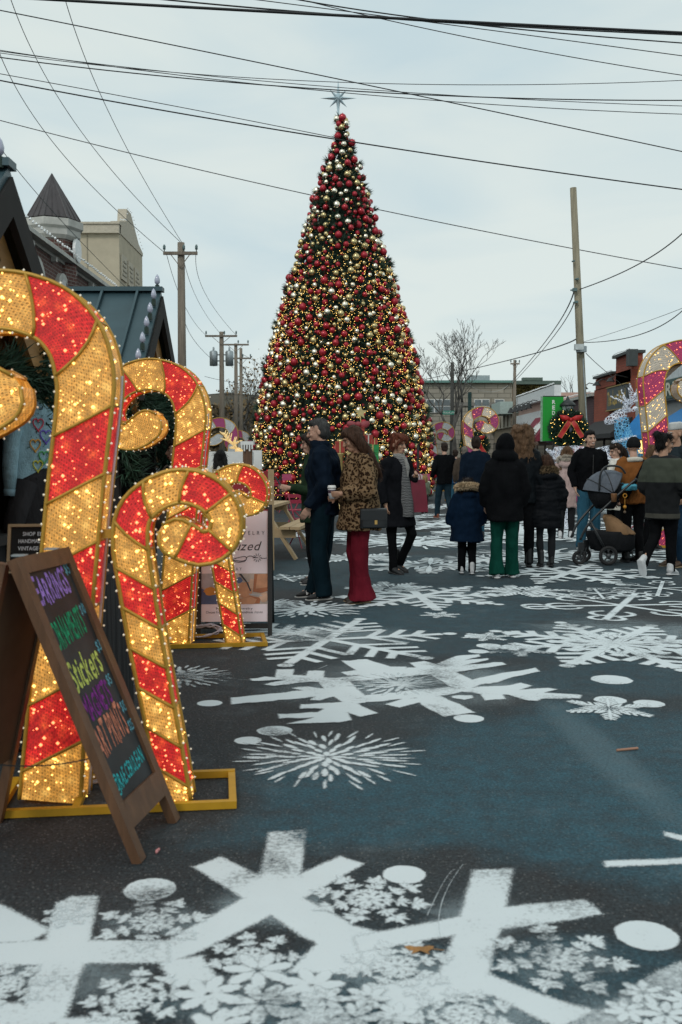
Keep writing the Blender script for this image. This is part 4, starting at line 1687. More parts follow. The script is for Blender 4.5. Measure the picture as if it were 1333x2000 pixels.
# clothes on the near hut
denim = M('denim_light', (.27, .43, .50), rough=.9, var=.25, scale=14, bump=.4, bscale=90)
t = thing('denim_jacket', 'light blue denim jacket with coloured hearts hanging in the near hut', 'jacket', P(70, 852, 5.85))
mb = MB()
mb.body([(0, 0, -.36, .19, .05), (0, 0, -.30, .2, .055), (0, 0, -.05, .21, .06), (0, 0, .14, .19, .055), (0, 0, .22, .1, .045), (0, 0, .245, .06, .04)], 18)
mb.build('jacket_body', denim, t, True)
for sg in (-1, 1):
    mb = MB()
    mb.tube([(sg * .15, 0, .15), (sg * .22, -.01, .0), (sg * .25, -.02, -.2), (sg * .26, -.03, -.36)], [.06, .065, .058, .045], 10)
    mb.build('sleeve', denim, t, True)
    mb = MB()
    mb.tube([(sg * .26, -.03, -.355), (sg * .262, -.03, -.40)], .047, 10)
    mb.build('cuff', M('denim_cuff', (.22, .34, .4), rough=.9), t, True)
mb = MB()
for z in (-.33, -.345, -.36):
    mb.tube([(.2 * math.cos(g), .06 * math.sin(g), z) for g in [2 * math.pi * i / 20 for i in range(20)]], .006, 5, closed=True)
mb.build('waistband', M('denim_cuff'), t, True)
for k, (hx, hz, c, s_) in enumerate(((-.02, .08, (.6, .06, .1), .05), (.05, .0, (.15, .1, .5), .055), (-.05, -.06, (.6, .3, .05), .05), (.03, -.14, (.1, .4, .15), .05), (-.03, -.2, (.55, .5, .05), .045))):
    mb = MB()
    mb.tube([(hx + s_ * .06 * 16 * math.sin(q) ** 3, -.066, hz + s_ * .06 * (13 * math.cos(q) - 5 * math.cos(2 * q) - 2 * math.cos(3 * q) - math.cos(4 * q))) for q in [2 * math.pi * i / 24 for i in range(24)]], .0055, 5, closed=True)
    mb.build('heart_outline', M('heart_%d' % k, c, rough=.7), t)
mb = MB()
mb.tube([(0, 0, .22), (0, 0, .3), (.03, 0, .33), (.05, 0, .3)], .005, 6)
mb.build('hanger', steel, t)
t.rotation_euler = (0, 0, R(52))
t.scale = (.74, .74, .86)
for k, (px, py, Y, c, lb) in enumerate(((18, 905, 6.05, (.03, .03, .035), 'black sweatshirt hanging left of the denim jacket'), (92, 1000, 5.9, (.03, .028, .03), 'dark shirt hanging low behind the big cane'))):
    t = thing('hanging_shirt', lb, 'shirt', P(px, py, Y), R(60))
    mb = MB()
    mb.body([(0, 0, -.34, .2, .05), (0, 0, 0, .21, .055), (0, 0, .2, .18, .05), (0, 0, .26, .08, .04)], 16)
    mb.build('shirt_body', cloth('hang%d' % k, c), t, True)
    for sg in (-1, 1):
        mb = MB()
        mb.tube([(sg * .16, 0, .18), (sg * .25, 0, -.05), (sg * .27, 0, -.25)], [.07, .06, .05], 9)
        mb.build('sleeve', cloth('hang%d' % k, c), t, True)

# ------------------------------------------------------------------ candy canes
def lit_panel(name, base, glow, es, holes=.28, hot=1.4):
    m, n, b = nodes_of(name)
    l = n.links.new
    uv = n.nodes.new('ShaderNodeTexCoord')
    mp = n.nodes.new('ShaderNodeMapping')
    mp.inputs['Scale'].default_value = (1, 1, 1)
    l(uv.outputs['UV'], mp.inputs['Vector'])
    vo = n.nodes.new('ShaderNodeTexVoronoi')
    vo.inputs['Scale'].default_value = 15
    l(mp.outputs['Vector'], vo.inputs['Vector'])
    nz = n.nodes.new('ShaderNodeTexNoise')
    nz.inputs['Scale'].default_value = 9
    nz.inputs['Detail'].default_value = 5
    l(mp.outputs['Vector'], nz.inputs['Vector'])
    sp = n.nodes.new('ShaderNodeSeparateXYZ')
    l(mp.outputs['Vector'], sp.inputs[0])

    def mth(op, a, c=None, d=None):
        q = n.nodes.new('ShaderNodeMath')
        q.operation = op
        for s_, i in ((a, 0), (c, 1), (d, 2)):
            if s_ is None:
                continue
            if isinstance(s_, (int, float)):
                q.inputs[i].default_value = s_
            else:
                l(s_, q.inputs[i])
        return q.outputs[0]

    # woven strands along the cane, gaps between rows coloured dark for the unlit inside
    st = mth('SINE', mth('MULTIPLY', sp.outputs['X'], 255.))
    ro = mth('SINE', mth('MULTIPLY', mth('ADD', sp.outputs['Y'], mth('MULTIPLY', sp.outputs['X'], .35)), 205.))
    wv = mth('MULTIPLY', st, ro)
    gap_shade = mth('GREATER_THAN', mth('ADD', wv, mth('MULTIPLY', mth('SUBTRACT', nz.outputs['Fac'], .5), 1.6)), .95 - holes)
    hotv = mth('POWER', mth('MAXIMUM', mth('SUBTRACT', 1., mth('MULTIPLY', vo.outputs['Distance'], 1.15)), 0.), 3.)  # glow of the LEDs behind the mesh, put into the emission as spots
    nf = n.nodes.new('ShaderNodeTexNoise')
    nf.inputs['Scale'].default_value = 48
    nf.inputs['Detail'].default_value = 6
    nf.inputs['Roughness'].default_value = .75
    l(mp.outputs['Vector'], nf.inputs['Vector'])
    spk = mth('POWER', mth('MULTIPLY', nf.outputs['Fac'], 1.75), 5.)
    em = mth('MULTIPLY', mth('ADD', mth('MULTIPLY', hotv, hot * .45), mth('MULTIPLY', mth('MULTIPLY_ADD', nz.outputs['Fac'], 1.1, .0), mth('MULTIPLY_ADD', spk, .55, .45))), es)
    em = mth('MULTIPLY', em, mth('MULTIPLY_ADD', wv, .45, .85))
    cr = n.nodes.new('ShaderNodeValToRGB')
    cr.color_ramp.elements[0].position, cr.color_ramp.elements[1].position = .3, .72
    cr.color_ramp.elements[0].color = tuple(q * .7 for q in base) + (1,)
    cr.color_ramp.elements[1].color = tuple(min(1, q * 1.15) for q in base) + (1,)
    l(nz.outputs['Fac'], cr.inputs['Fac'])
    dk = n.nodes.new('ShaderNodeMix')
    dk.data_type = 'RGBA'
    l(gap_shade, dk.inputs[0])
    l(cr.outputs['Color'], dk.inputs[6])
    dk.inputs[7].default_value = tuple(q * .12 for q in base) + (1,)
    l(dk.outputs[2], b.inputs['Base Color'])
    gc = n.nodes.new('ShaderNodeMix')
    gc.data_type = 'RGBA'
    l(hotv, gc.inputs[0])
    gc.inputs[6].default_value = glow[0] + (1,)
    gc.inputs[7].default_value = glow[1] + (1,)
    l(gc.outputs[2], b.inputs['Emission Color'])
    em = mth('MULTIPLY', em, mth('SUBTRACT', 1., mth('MULTIPLY', gap_shade, .6)))
    l(em, b.inputs['Emission Strength'])
    b.inputs['Roughness'].default_value = .6
    return m


gold_p = lit_panel('lit_gold_mesh', (.42, .25, .075), ((1, .42, .06), (1, .64, .17)), 1.2, holes=.36)
red_p = lit_panel('lit_red_mesh', (.36, .018, .018), ((1, .024, .024), (1, .17, .04)), 1.05, holes=.28)
cream_p = lit_panel('pale_cream_mesh', (.62, .56, .48), ((.7, .55, .35), (1, .85, .55)), .16)
pink_p = lit_panel('pale_magenta_mesh', (.50, .05, .16), ((.6, .05, .15), (1, .3, .3)), .14, holes=.2)
grey_p = lit_panel('white_mesh_faint_glow', (.52, .55, .56), ((.5, .5, .5), (.8, .8, .8)), .04)  # faint glow put into the emission of canes without lights
mag_p = lit_panel('magenta_mesh_faint_glow', (.36, .05, .17), ((.4, .04, .12), (.6, .1, .2)), .05, holes=.2)  # same faint glow painted into the magenta panels
gold_f = M('gold_frame', (.48, .27, .035), rough=.45, metal=.25, var=.15, scale=20)
yellow_f = M('yellow_base_paint', (.50, .27, .012), rough=.5, var=.15, scale=9)
bead_w = M('bead_light_white', (.9, .85, .75), rough=.3, emit=(1, .85, .6), es=.35)
spark_g = M('spark_gold', (1, .8, .4), emit=(1, .58, .13), es=3.0)
spark_r = M('spark_red', (1, .3, .2), emit=(1, .24, .09), es=2.8)

# centre lines (u, v, half width) in metres, origin on the ground
kA = .00216
zc = lambda x, y: ((x - 400) * .00133, (430 - y) * .00112)   # curl drawn round its own centre
cA = ((25 - 230) * kA, (1545 - 731) * kA)
LARGE = [((108 - 230) * kA, 0.01, .125), ((126 - 230) * kA, .44, .116), ((144 - 230) * kA, .87, .112), ((165 - 230) * kA, 1.3, .111), ((183 - 230) * kA, 1.62, .111)]
for (x, y, hw) in ((660, 430, .116), (628, 300, .117), (545, 205, .116), (400, 166, .114), (255, 210, .108), (165, 310, .098), (135, 420, .088), (160, 520, .084), (225, 582, .094), (305, 572, .110), (385, 514, .117)):
    a, b_ = zc(x, y)
    LARGE.append((cA[0] + a, cA[1] + b_, hw))
kB = lambda x, y: ((x / 2.38 - 230) * kA, (1545 - (680 + y / 2.38)) * kA)
SMALL = []
for (x, y, hw) in ((833, 2050, .060), (800, 1850, .062), (745, 1550, .065), (700, 1300, .067), (662, 1050, .069), (640, 880, .070), (655, 750, .068), (730, 665, .066), (850, 618, .066), (965, 640, .067), (1040, 705, .064), (1066, 785, .062),
                   (1036, 862, .063), (958, 894, .068), (882, 866, .075), (845, 846, .076)):
    a, b_ = kB(x, y)
    SMALL.append((a, max(b_, .01), hw))


def cane(parent, ctrl, pitch, skew, pal, T=.17, scale=1., mirror=1, us=1., leds=22, first=0, seed=1, bead=.042, rled=.0062, sparks=True):
    rs = random.Random(seed)
    ctrl = [(a * mirror * us * scale, b_ * scale, h * scale) for a, b_, h in ctrl]
    pts = catmull(ctrl, 14)
    T *= scale
    S = [0.]
    for p, q in zip(pts, pts[1:]):
        S.append(S[-1] + math.hypot(q[0] - p[0], q[1] - p[1]))
    Lt = S[-1]
    hend = pts[-1][2]

    def at(s):
        """centre, unit normal, half width at arc length s (the last stretch rounds off)"""
        s = min(max(s, 0.), Lt + hend * .98)
        ex = max(0., s - Lt)
        sb = min(s, Lt)
        i = max(0, min(len(S) - 2, int(np.searchsorted(S, sb)) - 1))
        t = (sb - S[i]) / max(1e-9, S[i + 1] - S[i])
        p = [pts[i][k] + (pts[i + 1][k] - pts[i][k]) * t for k in range(3)]
        i0, i1 = max(0, i - 2), min(len(pts) - 1, i + 3)
        tx, ty = pts[i1][0] - pts[i0][0], pts[i1][1] - pts[i0][1]
        ln = math.hypot(tx, ty)
        tx, ty = tx / ln, ty / ln
        hw = p[2]
        if ex > 0:
            p[0] += tx * ex
            p[1] += ty * ex
            hw = hend * math.sqrt(max(.0004, 1 - (ex / hend) ** 2))
        return p[0], p[1], ty, -tx, hw

    stem = S[min(len(S) - 1, 14 * 4)]
    fade = lambda s: max(0., min(1., 1.35 - max(0., s - stem) / (Lt - stem) * 2.0))
    end = Lt + hend * .98
    bnd = [0.]
    s = pitch * scale * .7
    while s < end - pitch * scale * .5:
        bnd.append(s)
        s += pitch * scale
    bnd.append(end)
    if first == 0 and len(bnd) % 2 == 1:
        bnd.pop(-2)
        bnd[-2] = (bnd[-3] + end) / 2
    sk = skew * scale

    def edge(i, t):
        if i == 0 or i == len(bnd) - 1:
            return bnd[i]
        return min(max(bnd[i] + sk * fade(bnd[i]) * t, 0), end)

    fr = MB()
    cols = (-1, -.5, 0, .5, 1)
    led_pos = {0: [], 1: []}
    for i in range(len(bnd) - 1):
        mb = MB()
        mb.uv = []
        nv = 12 if i == len(bnd) - 2 else 7
        vs = []
        loop = [(t, -1) for t in cols] + [(t, 1) for t in cols[::-1]] + [(-1, -1)]
        for j in range(nv + 1):
            fj = j / nv
            if i == len(bnd) - 2:
                fj = math.sin(fj * math.pi / 2)
            acc = 0.
            prev = None
            for (t, side) in loop:
                s = edge(i, t) * (1 - fj) + edge(i + 1, t) * fj
                x, z, nx, nz_, hw = at(s)
                q = (x + nx * hw * t, side * T / 2, z + nz_ * hw * t)
                if prev:
                    acc += math.dist(prev, q) if j == 0 or True else 0
                prev = q
                vs.append(q)
                mb.uv.append((acc / scale + seed, s / scale))
        k = len(loop)
        fs = [(j * k + c, j * k + c + 1, (j + 1) * k + c + 1, (j + 1) * k + c) for j in range(nv) for c in range(k - 1)]
        mb.add(vs, fs)
        which = (i + first) % 2
        mb.build('mesh_panel', pal[which], parent)
        for q in range(leds):
            t, fj = rs.uniform(-.93, .93), rs.uniform(.04, .96)
            s = edge(i, t) * (1 - fj) + edge(i + 1, t) * fj
            x, z, nx, nz_, hw = at(s)
            led_pos[which].append((x + nx * hw * t, -T / 2 - rs.uniform(.001, .006), z + nz_ * hw * t))
        for q in range(leds // 3):
            sg = rs.choice((-1, 1))
            s = edge(i, sg) + (edge(i + 1, sg) - edge(i, sg)) * rs.random()
            x, z, nx, nz_, hw = at(s)
            led_pos[which].append((x + nx * (hw + .004) * sg, rs.uniform(-.4, .4) * T, z + nz_ * (hw + .004) * sg))
        if i:
            for side in (-1, 1):
                row = []
                for t in np.linspace(-1, 1, 7):
                    x, z, nx, nz_, hw = at(edge(i, t))
                    row.append((x + nx * hw * t, side * (T / 2 + .004), z + nz_ * hw * t))
                fr.tube(row, .0075 * scale ** .5, 6)
            for t in (-1, 1):
                x, z, nx, nz_, hw = at(edge(i, t))
                fr.tube([(x + nx * hw * t, -T / 2, z + nz_ * hw * t), (x + nx * hw * t, T / 2, z + nz_ * hw * t)], .007 * scale ** .5, 6)
    beads = []
    N = int(end / (.03 * scale)) + 1
    ed = {}
    for t in (-1, 1):
        for side in (-1, 1):
            row = []
            for j in range(N + 1):
                x, z, nx, nz_, hw = at(end * j / N)
                row.append((x + nx * hw * t, side * T / 2, z + nz_ * hw * t))
            fr.tube(row, .0095 * scale ** .5, 7)
            acc = 0
            for p, q in zip(row, row[1:]):
                acc += math.dist(p, q)
                if acc > bead * scale:
                    acc = 0
                    x, z, nx, nz_, hw = at(end * row.index(q) / N)
                    beads.append((q[0] + nx * t * .012 + rs.uniform(-.003, .003), q[1] + side * .006, q[2] + nz_ * t * .012 + rs.uniform(-.003, .003)))
    fr.build('gold_frame', gold_f, parent, True)
    if bead and bead < 1:
        o = dots(beads, .0055 * scale ** .5).build('edge_lights', bead_w, parent)
        o['kind'] = 'stuff'
    if sparks:
        for which, mat in ((0, spark_g), (1, spark_r)):
            if led_pos[which]:
                o = dots(led_pos[which], np.array([(rs.uniform(.4, .85) if rs.random() < .72 else rs.uniform(.95, 1.45)) * rled * scale ** .5 for _ in led_pos[which]])).build('fairy_lights', mat, parent)
                o['kind'] = 'stuff'


def base_frame(parent, u0, u1, d0, d1, rz, scale=1.):
    mb = MB()
    h = .03 * scale
    X = Matrix.Rotation(rz, 4, 'Z')
    for y in (d0, d1):
        mb.beam((u0, y, h * .5 + .004), (u1, y, h * .5 + .004), h, h)
    for x in (u0 + h / 2, (u0 * 2 + u1) / 3, (u0 + u1 * 2) / 3, u1 - h / 2):
        mb.beam((x, d0 + h / 2 + .001, h * .5 + .002), (x, d1 - h / 2 - .001, h * .5 + .002), h, h * .9)
    xf(mb, X).build('base_frame', yellow_f, parent)


def display(label, X0, Y0, rz, us=1., rb=0., seed=1, group=None):
    t = thing('candy_cane_display', label, 'candy canes', (X0, Y0, 0), rz, group)
    big = bpy.data.objects.new('large_cane', None)
    sm = bpy.data.objects.new('small_cane', None)
    for o in (big, sm):
        col.objects.link(o)
        o.parent = t
    sm.location = (0, -.06, 0)
    cane(big, LARGE, .275, .075, (gold_p, red_p), us=us, leds=30, seed=seed)
    cane(sm, SMALL, .165, -.055, (gold_p, red_p), T=.11, us=us, leds=18, seed=seed + 3, rled=.0058)
    mb = MB()
    mb.box(((212 - 230) * kA * us, -.06, (1545 - 1030) * kA), (.09, .012, .036))
    mb.build('bracket', gold_f, t)
    mb = MB()
    mb.lathe([(.011, 0), (.011, .012)], 8, ((205 - 230) * kA * us, -.068, (1545 - 1030) * kA), Matrix.Rotation(R(90), 3, 'X'))
    mb.build('bolt', steel, t)
    base_frame(t, -.47 * us, .49 * us, -.2, .2, rb)
    # white feed cable up the side of the big cane
    mb = MB()
    pts = []
    for (a, b_, hw) in LARGE[:6]:
        pts.append(((a + hw + .012) * us, rnd.uniform(-.01, .02), b_ + .0))
    mb.tube([q[:3] for q in catmull(pts, 6)], .006, 6)
    mb.build('feed_cable', M('white_cable', (.55, .55, .6), rough=.5), t, True)
    return t


D1 = G(232, 1556)
display('lit red and gold candy cane pair right behind the brown chalkboard sign', D1.x, D1.y, R(1), 1., R(6), 1, 'lit candy cane pairs')
D2 = G(404, 1256)
display('lit red and gold candy cane pair farther back, beside the poster sign', D2.x, D2.y, R(-6), .93, R(14), 9, 'lit candy cane pairs')


def coil(label, c, r, n, seed):
    rs = random.Random(seed)
    pts = []
    for i in range(n * 14):
        a = 2 * math.pi * i / 14
        pts.append((c.x + r * 1.6 * math.cos(a) * rs.uniform(.8, 1.1), c.y + r * .7 * math.sin(a) * rs.uniform(.8, 1.1), .012 + .09 * abs(math.sin(a * .5 + 1)) * rs.uniform(.5, 1)))
    mb = MB()
    mb.tube([q[:3] for q in catmull(pts, 3)], .0055, 6)
    return tag(mb.build('power_cable', M('lilac_cable', (.45, .44, .5), rough=.5), None, True), label, 'cable')


coil('tangle of pale extension cable on the farther candy cane base', G(402, 1246), .09, 5, 3)
coil('loop of pale cable lying at the foot of the nearest tall cane', G(185, 1530), .1, 2, 6)

# larger, paler cane on the right and the dull canes around the tree
t = thing('tall_candy_cane', 'tall pale pink and cream candy cane arching over the crowd at the right edge', 'candy cane', tuple(P(1252, 895, 16.0).xy) + (0,), R(4))
cane(t, LARGE, .275, .075, (cream_p, pink_p), scale=1.52, mirror=-1, leds=34, seed=5, first=1, bead=2, rled=.0066)
base_frame(t, -.6, .6, -.3, .3, 0, 1.2)
for k, (lb, nm, px, top, Y, ctrl, pit, skw, mir, pal, pt_) in enumerate((
        ('unlit white and magenta candy cane, taller of two behind the left stalls', 'candy_cane', 430, 813, 30, LARGE, .275, .075, 1, (grey_p, mag_p), 2.21),
        ('unlit white and magenta candy cane, shorter of two behind the left stalls', 'candy_cane', 466, 838, 37, LARGE, .275, .075, 1, (grey_p, mag_p), 2.21),
        ('big round magenta and cream spiral cane above the walking man', 'candy_cane', 938, 801, 33, SMALL, .165, -.055, 1, (cream_p, mag_p), 1.33),
        ('smaller round magenta and white spiral cane just right of the big tree', 'candy_cane', 862, 829, 43, SMALL, .165, -.055, 1, (grey_p, mag_p), 1.33))):
    zt = P(px, top, Y).z
    scl = zt / pt_
    bpx = 0
    t = thing(nm, lb, 'candy cane', (P(px, 895, Y).x, Y, 0))
    off = [(LARGE, -.3), (SMALL, .24)][ctrl is SMALL][1] if False else 0
    cc = (cA[0] if ctrl is LARGE else kB(850, 780)[0])
    ctrl2 = [(a - cc, b_, h) for a, b_, h in ctrl]
    cane(t, ctrl2, pit, skw, pal, scale=scl, mirror=mir, leds=10, seed=20 + k, bead=2, sparks=(k == 2), first=1)
    base_frame(t, -.5 * scl, .5 * scl, -.3, .3, 0, 1.3)

# ------------------------------------------------------------------ chalk A-frame sign
oak = M('brown_stained_wood', (.115, .055, .026), rough=.55, var=.3, scale=5, stretch=(6, 6, .6), bump=.2)
fL, fR = G(268, 1688), G(345, 1600)
wdir = Vector((fR.x - fL.x, fR.y - fL.y, 0))
wid = wdir.length
wdir.normalize()
t = thing('chalkboard_sign', 'brown wooden A-frame chalkboard listing earrings, ornaments and stickers with prices', 'sign', (fL.x, fL.y, 0))
top = P(22, 1093, fL.y)
vtop = Vector((top.x - fL.x, 0, top.z))
vl = vtop.length
vdir = vtop.normalized()
nrm = wdir.cross(vdir).normalized()
if nrm.x < 0:
    nrm = -nrm
fb = lambda u, v, d: wdir * u + vdir * v + nrm * d
q = .05
for (a, c, nm) in (((q / 2, 0), (q / 2, vl), 'frame_post'), ((wid - q / 2, 0), (wid - q / 2, vl), 'frame_post'), ((q, vl - q * .62), (wid - q, vl - q * .62), 'frame_rail'), ((q, .165), (wid - q, .165), 'frame_rail')):
    mb = MB()
    mb.beam(fb(a[0], a[1], 0), fb(c[0], c[1], 0), q if nm == 'frame_post' else (.1 if a[1] < .5 else .062), .035, nrm)
    mb.build(nm, oak, t)
mb = MB()
mb.prism([(q, .2), (wid - q, .2), (wid - q, vl - q), (q, vl - q)], -.008, .004, fb)
mb.build('chalk_panel', M('chalk_black', (.013, .015, .017), rough=.6, var=.8, scale=5), t)
bw = wid - 2 * q
chalk = lambda nm, c: M('chalk_' + nm, c, rough=.9, var=.5, scale=70)
rows = ((.845, 'EARRINGS', .82, .105, (.36, .20, .62), 'violet', '$5'), (.688, 'ORNAMENTS', .80, .105, (.01, .27, .12), 'green', '$10'), (.535, 'Stickers', .82, .115, (.52, .58, .12), 'yellow', '$3'),
        (.42, 'MAGNETS', .74, .095, (.20, .02, .22), 'purple', '$5'), (.29, 'ART PRINTS', .82, .125, (.58, .20, .12), 'coral', '$15'), (.165, '@RAE.CERULEAN', .9, .06, (.03, .38, .40), 'teal', ''))
for (v, tx, fw, ht, c, nm, pr_) in rows:
    vv = .2 + (vl - q - .2) * (v - .12) / .86
    sl_ = .10
    mb = lettering(tx, bw * fw, ht, lambda u, w_, d, vv=vv: fb(q + .012 + u, vv + w_ + u * sl_, .0052 + d), .08, shear=.05, bold=.02)
    mb.build('chalk_writing', chalk(nm, c), t)
    if pr_:
        mb = lettering(pr_, bw * .13, .042, lambda u, w_, d, vv=vv, fw=fw, ht=ht: fb(q + .02 + bw * fw + u, vv + ht * .55 + w_ + .035, .0052 + d), .05, bold=.02)
        mb.build('chalk_price', chalk('blue', (.12, .33, .40)), t)
mb = lettering('$25', bw * .13, .042, lambda u, w_, d: fb(q + .02 + bw * .82 + u, .2 + (vl - q - .2) * (.29 - .12) / .86 + .025 + w_, .0052 + d), .05, bold=.02)
mb.build('chalk_price', chalk('blue', 0), t)
for u in (.09, wid - .09):
    mb = MB()
    mb.box(wdir * u + vtop + Vector((-.012, 0, .006)), (.05, .035, .006))
    mb.build('hinge', steel, t)
for u in (q / 2, wid - q / 2):
    mb = MB()
    mb.beam(wdir * u + vtop - nrm * .045, wdir * u + vtop + Vector((-.27, 0, -vtop.z)), q, .035, (1, 0, 0))
    mb.build('rear_post', oak, t)
mb = MB()
a0, a1 = vtop * 1.0 - nrm * .045, vtop + Vector((-.27, 0, -vtop.z))
pts = [wdir * q + a0 * .96 + a1 * .04, wdir * (wid - q) + a0 * .96 + a1 * .04, wdir * (wid - q) + a0 * .24 + a1 * .76, wdir * q + a0 * .24 + a1 * .76]
mb.add([p for p in pts] + [p + Vector((.012, 0, .003)) for p in pts], [(0, 1, 2, 3), (7, 6, 5, 4), (0, 4, 5, 1), (1, 5, 6, 2), (2, 6, 7, 3), (3, 7, 4, 0)])
mb.build('rear_panel', M('kraft_back', (.10, .06, .035), rough=.8, var=.2), t)
mb = MB()
ch0, ch1 = wdir * .02 + vtop * .35, wdir * .02 + a0 * .35 + a1 * .65
mb.tube(quadcurve(ch0, (ch0 + ch1) / 2 + Vector((0, 0, -.03)), ch1, 12), .0025, 5)
mb.build('chain', black_paint, t)

# ------------------------------------------------------------------ poster A-frame sign
pb = G(532, 1242)
pl = P(384, 1215, pb.y - .02)
t = thing('poster_sign', 'black A-frame sign with a white jewelry poster between cane and picnic table', 'sign', (pb.x, pb.y, 0), R(2))
pw = pb.x - pl.x
ph = P(537, 984, pb.y + .12).z
X = Matrix.Rotation(R(-7), 4, 'X')
fp = lambda u, v, d: X @ Vector((-pw + u, -d, v))
for u in (.0175, pw - .0175):
    mb = MB()
    mb.beam(fp(u, 0, 0), fp(u, ph, 0), .035, .035, (0, 1, 0))
    mb.build('front_leg', black_paint, t)
mb = MB()
mb.beam(fp(.035, ph - .02, 0), fp(pw - .035, ph - .02, 0), .034, .04, (0, 1, 0))
mb.beam(fp(.035, .08, 0), fp(pw - .035, .08, 0), .034, .05, (0, 1, 0))
mb.build('frame_rail', black_paint, t)
pz0, pz1 = .115, ph - .05
mb = MB()
mb.prism([(.037, pz0), (pw - .037, pz0), (pw - .037, pz1), (.037, pz1)], -.008, .006, fp)
mb.build('poster_sheet', M('poster_white', (.80, .73, .78), rough=.35, var=.03), t)
ink = M('poster_ink', (.03, .025, .03), rough=.6)
v0, v1 = .255, .50
ph_m = {k: M('print_' + k, c, rough=.35, var=.2, scale=14) for k, c in dict(ground=(.42, .36, .31), skin=(.48, .24, .13), skin_pale=(.55, .36, .25), skin_dark=(.33, .12, .05), blue=(.08, .12, .22), grey=(.4, .4, .42), orange=(.55, .25, .05), dark=(.03, .03, .035)).items()}
W0 = .037
ww = pw - .074
blob = lambda cx, cy, rx, ry, k=14, ph_=0: [(cx + rx * math.cos(2 * math.pi * i / k) * (1 + .12 * math.sin(3 * i + ph_)), cy + ry * math.sin(2 * math.pi * i / k) * (1 + .1 * math.cos(2 * i + ph_))) for i in range(k)]
pieces = [('ground', [(0, 0), (1, 0), (1, 1), (0, 1)]), ('grey', [(0, .55), (.2, .5), (.24, 1), (0, 1)]), ('blue', [(0, 0), (.24, 0), (.22, .3), (0, .52)]), ('orange', blob(.14, .42, .1, .14)),
          ('blue', blob(.57, .78, .05, .1, 12, 1)), ('skin_pale', [(.46, .02), (.62, .05), (.6, .3), (.48, .3)]), ('skin', blob(.66, .46, .11, .27, 18)), ('skin_dark', [(.78, .4), (.8, .98), (1, .98), (1, .42), (.9, .36)]), ('skin', [(.82, .5), (.85, .98), (1, .98), (1, .55)]),
          ('skin_pale', [(.7, .55), (.74, .82), (.79, .8), (.78, .5)]), ('skin_dark', [(.55, .0), (.58, .16), (.75, .27), (.9, .2), (.88, .02)]), ('skin', [(.55, .0), (.6, .18), (.74, .24), (.84, .16), (.8, .0)]), ('skin_pale', blob(.95, .22, .07, .16, 12, 2)),
          ('dark', [(.565, .99), (.605, .99), (.71, .68), (.755, .42), (.735, .42), (.68, .7)]), ('grey', [(.72, .31), (.92, .26), (.92, .285), (.72, .34)])]
photo = None
for i, (k, pl_) in enumerate(pieces):
    mb = MB()
    mb.poly([fp(W0 + ww * max(0, min(1, a)), v0 + (v1 - v0) * max(0, min(1, b_)), .0068 + .0003 * i) for a, b_ in pl_])
    o = mb.build('printed_photo' if i == 0 else 'photo_shape', ph_m[k], t if i == 0 else photo)
    photo = photo or o
ft = lambda u, v, d: fp(W0 + u, v, .0075 + d)
lettering('JEWELRY', ww * .5, .032, lambda u, v, d: ft(ww * .485 + u, .81 + v, d), 0, space=.35).build('poster_text', ink, t)
lettering('Fuzed', ww * .5, .075, lambda u, v, d: ft(ww * .38 + u, .685 + v, d), 0, shear=.35).build('poster_title', ink, t)
lettering('DAY', ww * .17, .024, lambda u, v, d: ft(ww * .46 + u, .525 + v, d), 0, space=.35).build('poster_text', ink, t)
lettering('Permanent jewelry', ww * .56, .018, lambda u, v, d: ft(ww * .22 + u, .212 + v, d)).build('poster_text', ink, t)
lettering('Choose from a selection of handmade charms', ww * .86, .02, lambda u, v, d: ft(ww * .07 + u, .182 + v, d)).build('poster_text', ink, t)
mb = MB()
pts = [(.3, .62), (.5, .605), (.62, .60), (.68, .615), (.66, .635), (.58, .63), (.47, .61), (.55, .59), (.66, .6), (.69, .63), (.74, .64), (.8, .63), (.86, .625)]
mb.tube([ft(ww * q[0], q[1], .001) for q in catmull(pts, 5)], .0025, 5)
mb.tube([ft(ww * a, b_, .001) for a, b_ in ((.9, .622), (.95, .62), (.99, .623))], .0022, 5)
for k in range(10):
    a = 2 * math.pi * k / 10
    mb.tube([ft(ww * .845 + .016 * math.cos(a), .625 + .016 * math.sin(a), .001), ft(ww * .845 + .036 * math.cos(a), .625 + .036 * math.sin(a), .001)], .002, 4)
mb.build('poster_flourish', ink, t)
for u in (.0175, pw - .0175):
    mb = MB()
    a = fp(u, ph - .02, -.03)
    mb.beam(a, (a.x + .0, a.y + .52, .0), .03, .03, (0, 1, 0))
    mb.build('rear_leg', black_paint, t)
mb = MB()
A_, C_ = fp(.04, ph - .06, -.05), fp(pw - .04, ph - .06, -.05)
mb.add([A_, C_, (C_.x, C_.y + .42, .2), (A_.x, A_.y + .42, .2)], [(0, 1, 2, 3)])
mb.add([A_ + Vector((0, .012, 0)), C_ + Vector((0, .012, 0)), (C_.x, C_.y + .432, .2), (A_.x, A_.y + .432, .2)], [(3, 2, 1, 0)])
mb.build('rear_panel', M('kraft_back'), t)

